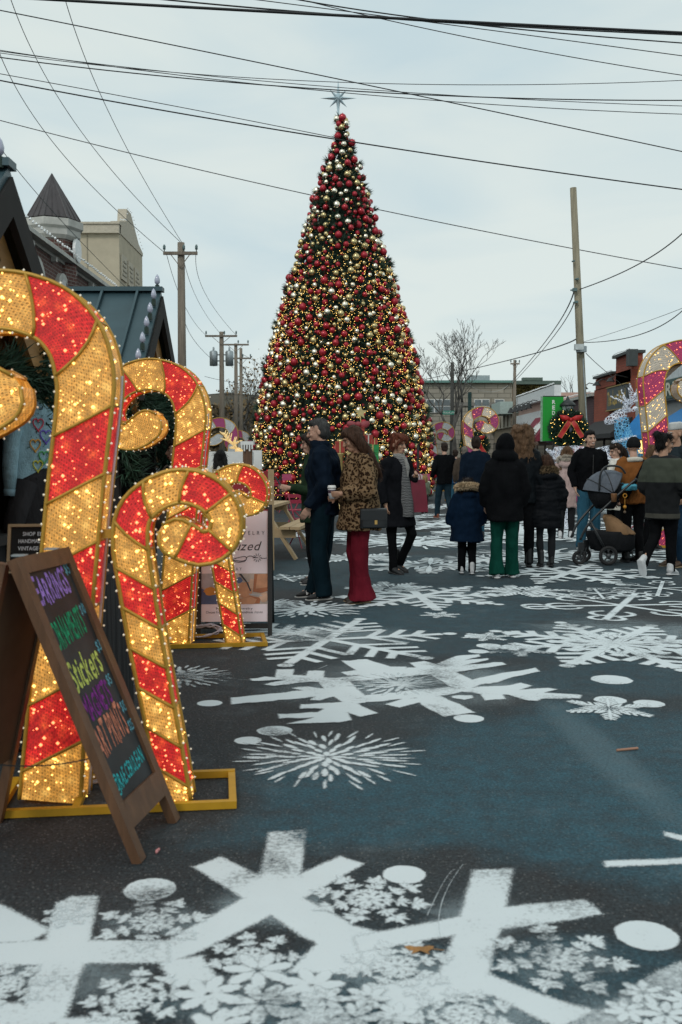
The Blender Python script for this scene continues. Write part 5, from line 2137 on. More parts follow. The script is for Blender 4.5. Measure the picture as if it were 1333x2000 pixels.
# ------------------------------------------------------------------ picnic table, red bench, chairs
pinew = M('pale_pine', (.42, .30, .165), rough=.65, var=.2, scale=4, stretch=(1, 5, 1), bump=.15)
pg = G(578, 1093)
t = thing('picnic_table', 'pale pine picnic table behind the poster sign', 'picnic table', (pg.x - .72, pg.y, 0), R(-6))
for k in range(5):
    mb = MB()
    mb.box((-.3 + .15 * k, .85, .735), (.14, 1.85, .04))
    mb.build('top_plank', pinew, t)
for sg in (-1, 1):
    for k in range(2):
        mb = MB()
        mb.box((sg * (.58 + .15 * k), .85, .45), (.14, 1.85, .04))
        mb.build('bench_plank', pinew, t)
for y in (.1, 1.6):
    for sg in (-1, 1):
        mb = MB()
        mb.beam((sg * .27, y, .71), (sg * .72, y, 0), .04, .12, (0, 1, 0))
        mb.build('leg', pinew, t)
    mb = MB()
    mb.beam((-.72, y - .045, .37), (.72, y - .045, .37), .04, .12, (0, 0, 1))
    mb.beam((-.36, y - .045, .66), (.36, y - .045, .66), .04, .09, (0, 0, 1))
    mb.build('cross_brace', pinew, t)
redp = M('red_paint', (.33, .025, .035), rough=.45, var=.12)
bp = P(488, 950, 12.6)
t = thing('red_bench', 'high-backed bench with a red back panel and pale wooden end post', 'bench', (bp.x, 12.6, 0), R(3))
zt = P(520, 920, 12.6).z
mb = MB()
mb.box((-.08, 0, .62 + (zt - .62) / 2), (.62, .03, zt - .62))
mb.build('back_panel', redp, t)
for x in (-.43, .27):
    mb = MB()
    mb.box((x, 0, zt / 2 + .01), (.075, .09, zt + .02))
    mb.build('end_post', pinew, t)
mb = MB()
mb.box((-.08, .22, .44), (.62, .42, .04))
mb.build('seat', redp, t)
for x in (-.4, .24):
    mb = MB()
    mb.box((x, .4, .21), (.05, .05, .42))
    mb.build('front_leg', pinew, t)
redm = M('red_metal', (.30, .02, .05), rough=.4, var=.1)


def bistro(label, px, py, rz, group='red folding chairs'):
    g = G(px, py)
    t = thing('folding_chair', label, 'chair', (g.x, g.y, 0), rz, group)
    for k in range(5):
        mb = MB()
        mb.box((0, -.16 + .08 * k, .45), (.38, .06, .015))
        mb.build('seat_slat', redm, t)
    for z in (.72, .81):
        mb = MB()
        mb.box((0, .235, z), (.38, .015, .06))
        mb.build('back_slat', redm, t)
    for sg in (-1, 1):
        mb = MB()
        mb.tube([(sg * .2, -.24, 0), (sg * .2, .24, .86)], .011, 6)
        mb.build('leg', redm, t)
        mb = MB()
        mb.tube([(sg * .175, .26, 0), (sg * .175, -.2, .45)], .011, 6)
        mb.build('leg', redm, t)
    return t


bistro('red folding chair just behind the end of the picnic table', 598, 1068, R(30))
bistro('red folding chair farther behind the picnic table, half hidden by the queue', 585, 1042, R(-60))
bistro('red folding chair with a pink bag on it, left of the smiling man', 1108, 1020, R(20))
bistro('red folding chair near the feet of the man in the brown jacket', 1262, 1036, R(100))
bistro('red folding chair beside the tree skirt at the left', 545, 1000, R(150))
cp = G(1116, 1020)
t = thing('pink_bag', 'bright pink bag sitting on the red chair left of the smiling man', 'bag', (cp.x + .08, cp.y - .06, .462), R(20))
mb = MB()
mb.body([(0, 0, 0, .17, .1), (0, 0, .1, .19, .11), (0, 0, .3, .18, .07), (0, 0, .33, .16, .05)], 14)
mb.build('bag_body', M('pink_canvas', (.42, .02, .16), rough=.7), t, True)
mb = MB()
mb.tube(quadcurve((-.1, 0, .32), (0, 0, .46), (.1, 0, .32), 10), .01, 6)
mb.build('handle', M('pink_canvas'), t, True)

# ------------------------------------------------------------------ gift stack with star in front of the tree
GY = 27.0


def gift(label, px0, px1, py0, py1, Y, c, rib, bow=True, rz=0.):
    a, b_ = P(px0, py0, Y), P(px1, py1, Y)
    wd, ht = b_.x - a.x, a.z - b_.z
    t = thing('gift_box', label, 'gift box', ((a.x + b_.x) / 2, Y, b_.z), rz)
    mb = MB()
    mb.box((0, 0, ht * .42), (wd * .94, wd * .9, ht * .84))
    mb.build('box_body', M('gift_' + c[0], c[1], rough=.4, var=.08), t)
    mb = MB()
    mb.box((0, 0, ht * .9), (wd, wd * .96, ht * .2 - .002))
    mb.build('lid', M('gift_' + c[0]), t)
    mb = MB()
    mb.box((0, 0, ht * .5), (wd * .14, wd * .985, ht * 1.02))
    mb.box((0, 0, ht * .5), (wd * 1.025, wd * .14, ht * 1.015))
    mb.build('ribbon', M('ribbon_' + rib[0], rib[1], rough=.35, metal=.3), t)
    if bow:
        mb = MB()
        for sg in (-1, 1):
            mb.ell((sg * wd * .17, 0, ht + wd * .08), (wd * .17, wd * .08, wd * .1), 10, 6, Matrix.Rotation(sg * -.4, 3, 'Y'))
        mb.build('bow', M('ribbon_' + rib[0]), t, True)
    return t


GR, RE, GO = ('green', (.01, .23, .055)), ('red', (.32, .03, .02)), ('gold', (.5, .38, .16))
gift('large dark green gift box at the bottom of the stack before the tree', 676, 742, 922, 990, GY, ('deep_green', (.015, .06, .03)), GO, False)
gift('bright green gift box with gold edge right of the long-haired woman', 716, 740, 868, 921, GY, GR, GO, False)
gift('gold gift box in the stack hidden behind the long-haired woman', 678, 714, 880, 921, GY, GO, RE, False)
gift('small red gift box peeping out between the two queueing adults', 655, 674, 862, 884, GY, RE, GO)
gift('red gift box with pale lid on the stack, above the green one', 712, 728, 850, 867, GY, RE, ('silver', (.6, .6, .55)))
gift('little red gift box on top of the bright green one', 726, 738, 857, 868, GY - .1, RE, GO, False)
gift('tall red gift box with a big bow at the top of the stack', 688, 712, 834, 879, GY, RE, GO, False)
for nm_, px_, h_ in (('gift_pillar', 664, None),):
    a = P(665, 885, GY)
    t = thing('display_pedestal', 'gold pedestal holding the small red gift box behind the queue', 'pedestal', (a.x, GY, 0))
    mb = MB()
    mb.lathe([(.22, 0), (.2, .08), (.09, .16), (.08, a.z - .1), (.14, a.z - .02), (.14, a.z)], 14)
    mb.build('pedestal_body', M('ribbon_gold'), t, True)
a = P(700, 834, GY)
t = thing('red_bow', 'large dusty red bow on top of the gift stack', 'bow', a)
for sg in (-1, 1):
    mb = MB()
    mb.ell((sg * .16, 0, .06), (.16, .06, .1), 12, 8, Matrix.Rotation(sg * -.35, 3, 'Y'))
    mb.build('loop', M('bow_red', (.26, .04, .05), rough=.6), t, True)
mb = MB()
mb.ell((0, -.05, .07), (.08, .07, .08))
mb.build('knot', M('bow_red'), t, True)
a = P(705, 806, GY)
t = thing('gold_star', 'flat pale gold five-pointed star on a stick above the gift stack', 'star', a)
mb = MB()
pts = [(.19 * (1 if i % 2 == 0 else .42) * math.sin(math.pi * i / 5), .19 * (1 if i % 2 == 0 else .42) * math.cos(math.pi * i / 5)) for i in range(10)]
mb.prism(pts, -.015, .015, lambda x, z, d: Vector((x, d, z)))
mb.build('star_plate', M('star_gold', (.52, .43, .2), rough=.45, metal=.3), t)
mb = MB()
mb.tube([(0, .03, -.42), (0, .03, 0)], .012, 6)
mb.build('stick', M('star_gold'), t)
# gate post with a red sign by the tree base
for lb, px, py, Y in (('thin black post with small pink sign before the tree, right of the queue', 817, 868, 26.5), ('thin black post with a small pink sign at the left foot of the tree', 548, 930, 27)):
    a = P(px, py, Y)
    t = thing('sign_post', lb, 'sign', (a.x, Y, 0))
    mb = MB()
    mb.tube([(0, 0, 0), (0, 0, a.z)], .03, 8)
    mb.build('post', black_paint, t)
    mb = MB()
    mb.box((.18, -.04, P(830, 932, Y).z), (.26, .02, .17))
    mb.build('sign_plate', M('pink_sign', (.4, .06, .14), rough=.5), t)

# ------------------------------------------------------------------ lamp posts with wreaths and banners
def ring_sprays(c, R0, r0, n, ln, seed, flat='y'):
    rs = random.Random(seed)
    ps, ns = [], []
    for i in range(n):
        a, b_ = rs.uniform(0, 2 * math.pi), rs.uniform(0, 2 * math.pi)
        rr = R0 + r0 * math.cos(b_)
        ps.append((c[0] + rr * math.cos(a), c[1] + r0 * math.sin(b_), c[2] + rr * math.sin(a)))
        ns.append((math.cos(b_) * math.cos(a) + rs.uniform(-.4, .4), math.sin(b_), math.cos(b_) * math.sin(a) + rs.uniform(-.4, .4)))
    return ps, ns


def ribbon_bow(parent, c, s, mat, edge):
    f = lambda x, y, z: Vector((c[0] + x * s, c[1] + y * s, c[2] + z * s))
    for sg in (-1, 1):
        mb = MB()
        mb.tube([f(0, 0, 0), f(sg * .3, -.12, .1), f(sg * .62, -.1, .16), f(sg * .5, 0, .0), f(0, 0, -.03)], [(.07 * s, .02 * s), (.15 * s, .03 * s), (.12 * s, .03 * s), (.1 * s, .03 * s), (.05 * s, .02 * s)], 8, ref=(0, 1, 0))
        mb.build('bow_loop', mat, parent, True)
        mb = MB()
        pts = [f(sg * .03, -.03, -.05), f(sg * .25, -.12, -.35), f(sg * .42, -.06, -.65), f(sg * .66, -.1, -1.0)]
        pts = [Vector(q) for q in catmull([tuple(p) for p in pts], 4)]
        wv = Vector((s * .13, 0, s * .06 * sg))
        mb.add([p - wv for p in pts] + [p + wv for p in pts] + [p - wv + Vector((0, .015, 0)) for p in pts] + [p + wv + Vector((0, .015, 0)) for p in pts],
               [(i, i + 1, len(pts) + i + 1, len(pts) + i) for i in range(len(pts) - 1)] + [(2 * len(pts) + i, 3 * len(pts) + i, 3 * len(pts) + i + 1, 2 * len(pts) + i + 1) for i in range(len(pts) - 1)])
        tl = mb.build('bow_tail', mat, parent, True)
        mb = MB()
        for q in (-1, 1):
            mb.tube([p + wv * q + Vector((0, -.006, 0)) for p in pts], .012 * s, 5)
        mb.build('gold_edge', edge, tl)
    mb = MB()
    mb.ell(f(0, -.05, 0), (.1 * s, .08 * s, .11 * s), 10, 7)
    mb.build('bow_knot', mat, parent, True)


velvet = M('red_velvet', (.42, .012, .012), rough=.5, var=.2, scale=12)
goldedge = M('gold_edge', (.6, .38, .12), rough=.35, metal=.5)


def lamp_post(label, px, Y, ztop, wreath_z, wr, seed):
    x = P(px, 895, Y).x
    t = thing('street_lamp', label, 'street lamp', (x, Y, 0), 0, 'lantern street lamps')
    mb = MB()
    mb.lathe([(.2, 0), (.2, .25), (.12, .4), (.07, .6), (.055, ztop - .56), (.08, ztop - .52), (.05, ztop - .46)], 14)
    mb.build('post', M('lamp_black', (.015, .02, .02), rough=.45), t, True)
    mb = MB()
    mb.lathe([(.08, ztop - .46), (.15, ztop - .14)], 6, cap=False)
    mb.build('lamp_glass', M('lamp_glass', (.62, .66, .66), rough=.25, var=.05), t)
    mb = MB()
    for k in range(6):
        a = 2 * math.pi * k / 6
        mb.tube([(.082 * math.cos(a), .082 * math.sin(a), ztop - .46), (.155 * math.cos(a), .155 * math.sin(a), ztop - .14)], .008, 4)
    mb.lathe([(.21, ztop - .16), (.19, ztop - .1), (.1, ztop - .02), (.05, ztop), (.04, ztop + .03), (.01, ztop + .1)], 12)
    mb.build('lamp_cap', M('lamp_black'), t, True)
    w_ = thing('wreath', label.replace('black lantern street lamp', 'green lit wreath with a red bow hung on lamp').split(' carrying')[0], 'wreath', (x, Y - .12, wreath_z), 0, 'wreaths on the lamps')
    mb = MB()
    mb.tube([((wr - .12) * math.cos(g), 0, (wr - .12) * math.sin(g)) for g in [2 * math.pi * i / 24 for i in range(24)]], .1, 8, closed=True)
    mb.build('wreath_ring', M('tree_core'), w_, True)
    ps, ns = ring_sprays((0, 0, 0), wr - .13, .11, 900, .14, seed)
    o = sprays(ps, ns, 8, .12, .008, .5, seed).build('wreath_needles', M('garland_needles'), w_)
    o['kind'] = 'stuff'
    ps, ns = ring_sprays((0, -.03, 0), wr - .13, .17, 130, .1, seed + 1)
    o = dots([p for p in ps if p[1] < .02], .009).build('fairy_lights', glow_warm, w_)
    o['kind'] = 'stuff'
    ribbon_bow(w_, (0, -.24, wr * .5), wr * .98, velvet, goldedge)
    return t


LY = 25.0
lz = P(1107, 781, LY).z
lp = lamp_post('black lantern street lamp before the white shop carrying wreath and green banner', 1108, LY, lz, P(1105, 838, LY).z, .44, 51)
lamp_post('black lantern street lamp near the round canes carrying a smaller wreath', 927, 44, P(927, 826, 44).z, P(927, 872, 44).z, .62, 61)
wr2 = [o for o in bpy.data.objects if o.get('category') == 'wreath']
tag(wr2[0], 'large green wreath with gold-edged red bow and lights on the lamp left of the pole')
tag(wr2[1], 'smaller green wreath with red bow on the lamp below the round spiral canes')
a, b_ = P(1061, 774, LY), P(1100, 862, LY)
t = thing('green_banner', 'bright green vertical street banner lettered in white beside the wreath lamp', 'banner', ((a.x + b_.x) / 2, LY, b_.z))
bw_, bh = b_.x - a.x, a.z - b_.z
mb = MB()
mb.box((0, 0, bh / 2), (bw_, .012, bh))
mb.build('banner_cloth', M('banner_green', (.0, .27, .02), rough=.6, var=.06), t)
for z in (0.0, bh):
    mb = MB()
    mb.tube([(-bw_ * .5, 0, z), (bw_ * .62, 0, z)], .014, 6)
    mb.build('banner_rod', black_paint, t)
for i, ch in enumerate('REDE'):
    lettering(ch, .085, .1, lambda u, v, d, i=i: Vector((-.03 + u, -.008 - d, bh * .83 - .135 * i + v)), bold=.03).build('banner_letter', white_plain, t)
a2, b2 = P(1056, 774, LY + .1), P(1060.5, 862, LY + .1)
mb = MB()
mb.box(((a2.x + b2.x) / 2 - t.location.x, .06, bh / 2), (b2.x - a2.x, .012, bh))
st_ = mb.build('banner_strip', M('banner_pale_green', (.25, .42, .3), rough=.6, var=.3, scale=25), t)
a = P(1097, 872, LY - .15)
t = thing('red_sign', 'small curved red sign with white words under the wreath', 'sign', (P(1116, 875, LY).x, LY - .2, P(1116, 879, LY).z), R(-8))
mb = MB()
mb.box((0, 0, 0), (.52, .02, .2))
mb.build('sign_plate', M('sign_red', (.42, .02, .02), rough=.5), t)
lettering('TIS THE', .3, .08, lambda u, v, d: Vector((-.18 + u, -.0115 - d, -.02 + v)), bold=.03).build('sign_letters', white_plain, t)
# green street name sign by the bare tree
a = P(880, 806, 80)
t = thing('street_name_sign', 'small green street name sign on a dark post in front of the stone building', 'sign', (a.x, 80, 0))
mb = MB()
mb.tube([(.9, 0, 0), (.9, 0, a.z + 1.4)], .08, 8)
mb.build('post', black_paint, t)
mb = MB()
mb.box((-.1, -.08, a.z), (1.15, .03, .3))
mb.build('sign_plate', M('street_green', (.0, .26, .17), rough=.5), t)
lettering('FRANKLIN', .9, .16, lambda u, v, d: Vector((-.58 + u, -.097 - d, a.z - .07 + v)), bold=.02).build('sign_letters', white_plain, t)
t = thing('steel_post', 'dark green square post standing beside the bare street tree', 'post', (P(917, 895, 79).x, 79, 0))
mb = MB()
mb.box((0, 0, P(917, 766, 79).z / 2), (.26, .26, P(917, 766, 79).z))
mb.build('post_shaft', M('post_green', (.015, .06, .055), rough=.5), t)
mb = MB()
mb.box((0, 0, .1), (.5, .5, .2))
mb.build('post_foot', M('post_green'), t)

# ------------------------------------------------------------------ reindeer of wire mesh
def mesh_mat(name, c, es, scale=26, wdt=.09):
    m, n, b = nodes_of(name)
    l = n.links.new
    tc = n.nodes.new('ShaderNodeTexCoord')
    vo = n.nodes.new('ShaderNodeTexVoronoi')
    vo.feature = 'DISTANCE_TO_EDGE'
    vo.inputs['Scale'].default_value = scale
    l(tc.outputs['Object'], vo.inputs['Vector'])
    lt = n.nodes.new('ShaderNodeMath')
    lt.operation = 'LESS_THAN'
    lt.inputs[1].default_value = wdt
    l(vo.outputs['Distance'], lt.inputs[0])
    l(lt.outputs[0], b.inputs['Alpha'])
    b.inputs['Base Color'].default_value = c + (1,)
    b.inputs['Roughness'].default_value = .4
    b.inputs['Emission Color'].default_value = c + (1,)
    b.inputs['Emission Strength'].default_value = es
    return m


def deer(label, px, Y, ztop, flip, mats, seed, back=False):
    t = thing('reindeer_figure', label, 'reindeer', (P(px, 895, Y).x, Y, 0), R(180) if flip else 0, 'wire reindeer')
    s = ztop / 2.6
    V = lambda x, y, z: (x * s, y * s, z * s)
    body, neckm, lights = mats
    mb = MB()
    mx_ = (lambda x: -.62 - x) if back else (lambda x: x)
    mb.tube([V(mx_(.95), 0, 1.2), V(mx_(.9), 0, 1.22), V(mx_(.6), 0, 1.2), V(mx_(.2), 0, 1.13), V(mx_(-.15), 0, 1.2), V(mx_(-.3), 0, 1.3)], [.05 * s, .2 * s, .25 * s, .27 * s, .27 * s, .15 * s], 14)
    mb.build('body', body, t, True)
    mb = MB()
    mb.tube([V(-.18, 0, 1.2), V(-.3, 0, 1.45), V(-.36, 0, 1.7), V(-.38, 0, 1.92)], [.24 * s, .18 * s, .14 * s, .12 * s], 14)
    mb.build('neck', neckm, t, True)
    mb = MB()
    mb.tube([V(-.30, 0, 1.98), V(-.38, 0, 1.97), V(-.5, 0, 1.91), V(-.64, 0, 1.85), V(-.67, 0, 1.84)], [.06 * s, .11 * s, .095 * s, .06 * s, .03 * s], 12)
    mb.build('head', body, t, True)
    for sg in (-1, 1):
        mb = MB()
        mb.tube([V(-.28, sg * .1, 2.03), V(-.2, sg * .2, 2.06), V(-.14, sg * .26, 2.05)], [.02 * s, .05 * s, .01 * s], 6)
        mb.build('ear', body, t, True)
        mb = MB()
        main = [V(-.33, sg * .06, 2.05), V(-.25, sg * .16, 2.17), V(-.1, sg * .26, 2.28), V(.02, sg * .3, 2.46), V(-.04, sg * .3, 2.62)]
        mb.tube(main, [.04 * s, .04 * s, .035 * s, .03 * s, .012 * s], 7)
        for (b0, e) in ((main[1], V(-.33, sg * .22, 2.42)), (main[1], V(-.52, sg * .2, 2.3)), (main[2], V(-.16, sg * .32, 2.54)), (main[2], V(.14, sg * .34, 2.36)), (main[3], V(.16, sg * .34, 2.58))):
            mb.tube([b0, e], [.032 * s, .012 * s], 6)
        mb.build('antler', body, t, True)
        for x, k in ((mx_(-.12), -1), (mx_(.72), 1)):
            mb = MB()
            mb.tube([V(x, sg * .15, 1.1), V(x + .04 * k, sg * .15, .7), V(x + .09 * (k > 0), sg * .15, .48), V(x, sg * .15, .04), V(x - .04, sg * .15, .0)], [.11 * s, .07 * s, .055 * s, .04 * s, .05 * s], 8)
            mb.build('leg', body, t, True)
    mb = MB()
    mb.tube([V(mx_(.93), 0, 1.3), V(mx_(1.05), 0, 1.38)], [.06 * s, .02 * s], 6)
    mb.build('tail', body, t, True)
    mb = MB()
    mb.tube([tuple(Vector(V(-.33, 0, 1.55)) + Vector((math.cos(g) * .19 * s, math.sin(g) * .19 * s, math.cos(g) * .05 * s))) for g in [2 * math.pi * i / 18 for i in range(18)]], .025 * s, 6, closed=True)
    mb.build('collar', body, t, True)
    return t


wh = mesh_mat('white_wire', (.66, .7, .78), .10, 15, .075)
bl_ = mesh_mat('blue_wire', (.12, .40, .64), .08, 17, .085)
gd = mesh_mat('gold_wire', (.75, .55, .25), .5, 22, .16)
deer('white wire reindeer with a blue neck standing behind the stroller', 1256, 20, P(1235, 738, 20).z, False, (wh, bl_, None), 3, True)
deer('glowing gold wire reindeer behind the left stalls near the unlit canes', 442, 27, P(432, 842, 27).z, True, (gd, gd, None), 4)

# blue umbrella, lantern
a = P(1232, 812, 23)
t = thing('blue_umbrella', 'blue market umbrella right of the wire reindeer', 'umbrella', (P(1250, 895, 23).x, 23, 0))
mb = MB()
zt = P(1238, 806, 23).z
mb.tube([(0, 0, 0), (0, 0, zt)], .03, 8)
mb.build('pole', black_paint, t)
mb = MB()
mb.lathe([(.44, zt - .62), (.43, zt - .52), (.24, zt - .26), (.02, zt)], 6, cap=False)
mb.build('canopy', blue, t)
a = P(1256, 873, 21)
t = thing('lantern', 'small glowing amber lantern on a post behind the crowd', 'lantern', (a.x, 21, 0))
mb = MB()
mb.tube([(0, 0, 0), (0, 0, a.z - .15)], .03, 8)
mb.box((0, 0, a.z + .15), (.2, .2, .03))
mb.build('post', black_paint, t)
mb = MB()
mb.box((0, 0, a.z), (.15, .15, .27))
mb.build('lamp_glass', M('amber_glow', (.9, .6, .2), emit=(1, .6, .2), es=1.6), t)

# gingerbread style fence and white planters at the far left
t = thing('white_planter', 'long white planter trough behind the dark-haired woman on the left', 'planter', (P(450, 895, 24).x, 24, 0))
za, zb = P(450, 882, 24).z, P(450, 916, 24).z
mb = MB()
mb.box((-.2, 0, (za + zb) / 2), (1.5, .4, za - zb))
mb.build('trough', white_plain, t)
for x in (-.8, .4):
    mb = MB()
    mb.box((x, 0, zb / 2), (.09, .3, zb))
    mb.build('leg', oak, t)
for lb, px, py, Y in (('brown post capped with white icing drips right of the unlit canes', 484, 868, 23), ('brown post capped with white icing by the tree, partly hidden', 462, 890, 25.5)):
    a = P(px, py, Y)
    t = thing('iced_post', lb, 'post', (a.x, Y, 0))
    mb = MB()
    mb.box((0, 0, a.z / 2), (.2, .2, a.z))
    mb.build('post_shaft', oak, t)
    mb = MB()
    mb.box((0, 0, a.z + .03), (.3, .3, .08))
    for k in range(5):
        mb.box((-.12 + .06 * k, -.145, a.z - .05 - .02 * (k % 2)), (.035, .02, .12 + .05 * (k % 2)))
    mb.build('icing_cap', white_plain, t)
for lb, pxa, pxb, py, Y in (('white low wall panel right of the iced post, next to the tree', 476, 512, 878, 26),):
    a, c = P(pxa, py, Y), P(pxb, py, Y)
    t = thing('white_barrier', lb, 'barrier', ((a.x + c.x) / 2, Y, 0))
    mb = MB()
    mb.box((0, 0, a.z - .27), (c.x - a.x, .1, .5))
    mb.build('panel', white_plain, t)
    for sg in (-1, 1):
        mb = MB()
        mb.box((sg * (c.x - a.x) * .42, 0, (a.z - .5) / 2), (.08, .08, a.z - .53))
        mb.build('leg', oak, t)

# small litter
a = G(820, 1858)
mb = MB()
mb.add([(a.x + .035 * (1 + .3 * math.sin(5 * q)) * math.cos(q), a.y + .024 * (1 + .3 * math.sin(5 * q)) * math.sin(q), .006 + .005 * math.sin(3 * q)) for q in [2 * math.pi * i / 20 for i in range(20)]] + [(a.x, a.y, .012)], [(i, (i + 1) % 20, 20) for i in range(20)])
mb.tube([(a.x + .03, a.y, .008), (a.x + .07, a.y - .005, .006)], .0012, 4)
tag(mb.build('fallen_leaf', M('leaf_ochre', (.32, .16, .05), rough=.7, var=.3, scale=60)), 'single ochre fallen leaf lying on the white painted bars', 'leaf')
a, c = G(1205, 1468), G(1246, 1464)
mb = MB()
mb.tube([(a.x, a.y, .007), (c.x, c.y, .007)], [.006, .0065], 6)
tag(mb.build('wooden_stick', M('stick', (.38, .2, .13), rough=.7)), 'short pinkish stick lying on the blue-washed asphalt', 'stick')
a = G(307, 1667)
mb = MB()
mb.ell((a.x, a.y, .008), (.006, .012, .008), 8, 6)
mb.ell((a.x + .004, a.y + .014, .009), (.005, .006, .006), 8, 6)
tag(mb.build('candy_piece', M('pink_candy', (.6, .25, .25), rough=.4)), 'tiny pink sweet dropped beside the chalkboard foot', 'sweet')

# ------------------------------------------------------------------ people
def remesh(mb, voxel, smooth=2, folds=0., freq=6., seed=0, zs=.5):
    """one continuous surface out of overlapping rounded volumes"""
    me = mb.mesh('tmp', [])
    ob = bpy.data.objects.new('tmp', me)
    col.objects.link(ob)
    rm = ob.modifiers.new('r', 'REMESH')
    rm.mode = 'VOXEL'
    rm.voxel_size = voxel
    if smooth:
        sm = ob.modifiers.new('s', 'SMOOTH')
        sm.factor = .5
        sm.iterations = smooth
    dg = bpy.context.evaluated_depsgraph_get()
    new = bpy.data.meshes.new_from_object(ob.evaluated_get(dg))
    bpy.data.objects.remove(ob)
    bpy.data.meshes.remove(me)
    if folds:
        n = len(new.vertices)
        co = np.empty(n * 3)
        no = np.empty(n * 3)
        new.vertices.foreach_get('co', co)
        new.vertices.foreach_get('normal', no)
        co, no = co.reshape(-1, 3), no.reshape(-1, 3)
        off = Vector((seed * 3.1, seed * 1.7, 0))
        d = np.array([noise.noise(Vector((p[0] * freq, p[1] * freq, p[2] * freq * zs)) + off) + .5 * noise.noise(Vector((p[0] * freq * 2.3, p[1] * freq * 2.3, p[2] * freq * 2.3 * zs)) + off) for p in co])
        co += no * (d * folds)[:, None]
        new.vertices.foreach_set('co', co.ravel())
    new.polygons.foreach_set('use_smooth', [True] * len(new.polygons))
    return new


def skin_mat(name, c):
    return M('skin_' + name, c, rough=.5, var=.12, scale=18, bump=.05, bscale=80, spec=.35)


skin_a = skin_mat('light', (.50, .30, .22))
skin_b = skin_mat('tan', (.42, .24, .16))
skin_c = skin_mat('brown', (.20, .105, .065))
eye_w = M('eye_white', (.6, .58, .55), rough=.3)
eye_d = M('eye_dark', (.02, .014, .01), rough=.2)
lip_m = M('lips', (.30, .10, .09), rough=.5)
teeth_m = M('teeth', (.7, .68, .62), rough=.4)


def hair_mat(name, c):
    return M('hair_' + name, c, rough=.6, var=.5, scale=22, stretch=(2.2, 2.2, .22), bump=.8, bscale=38, spec=.2)


def shoe_mat(name, c):
    return M('shoe_' + name, c, rough=.55, var=.12)


def fur_on(me_pts, parent, name, mat, n, ln, seed):
    o = sprays([p[:3] for p in me_pts], [p[3:] for p in me_pts], n, ln, .004, .55, seed).build(name, mat, parent)
    o['kind'] = 'stuff'
    return o


def add_hand(mb, wr, d, nrm, side, s, curl=.35):
    """palm, four unequal bent fingers and a thumb from the side of the palm"""
    d = d.normalized()
    nrm = (nrm - d * nrm.dot(d)).normalized()
    lat = d.cross(nrm) * side
    pc = [wr, wr + d * .045 * s, wr + d * .085 * s]
    mb.tube([wr - d * .02 * s] + pc, [(.026 * s, .02 * s), (.03 * s, .017 * s), (.041 * s, .015 * s), (.04 * s, .013 * s)], 10, ref=tuple(nrm))
    for k, ln in enumerate((.068, .078, .072, .055)):
        o = wr + d * .08 * s + lat * (.028 - .0187 * k) * s
        a = d.copy()
        pts = [o]
        for j in range(3):
            a = (a + nrm * curl * (.7 + .35 * j)).normalized()
            pts.append(pts[-1] + a * ln * s / 3)
        mb.limb(pts, [.0084 * s, .0080 * s, .0074 * s, .0066 * s], 7)
    o = wr + d * .028 * s + lat * .03 * s
    a = (d * .75 + lat * .65 + nrm * .3).normalized()
    b2 = (d * .95 + lat * .15 + nrm * .4).normalized()
    mb.limb([o, o + a * .035 * s, o + a * .035 * s + b2 * .032 * s], [.0125 * s, .011 * s, .009 * s], 7)


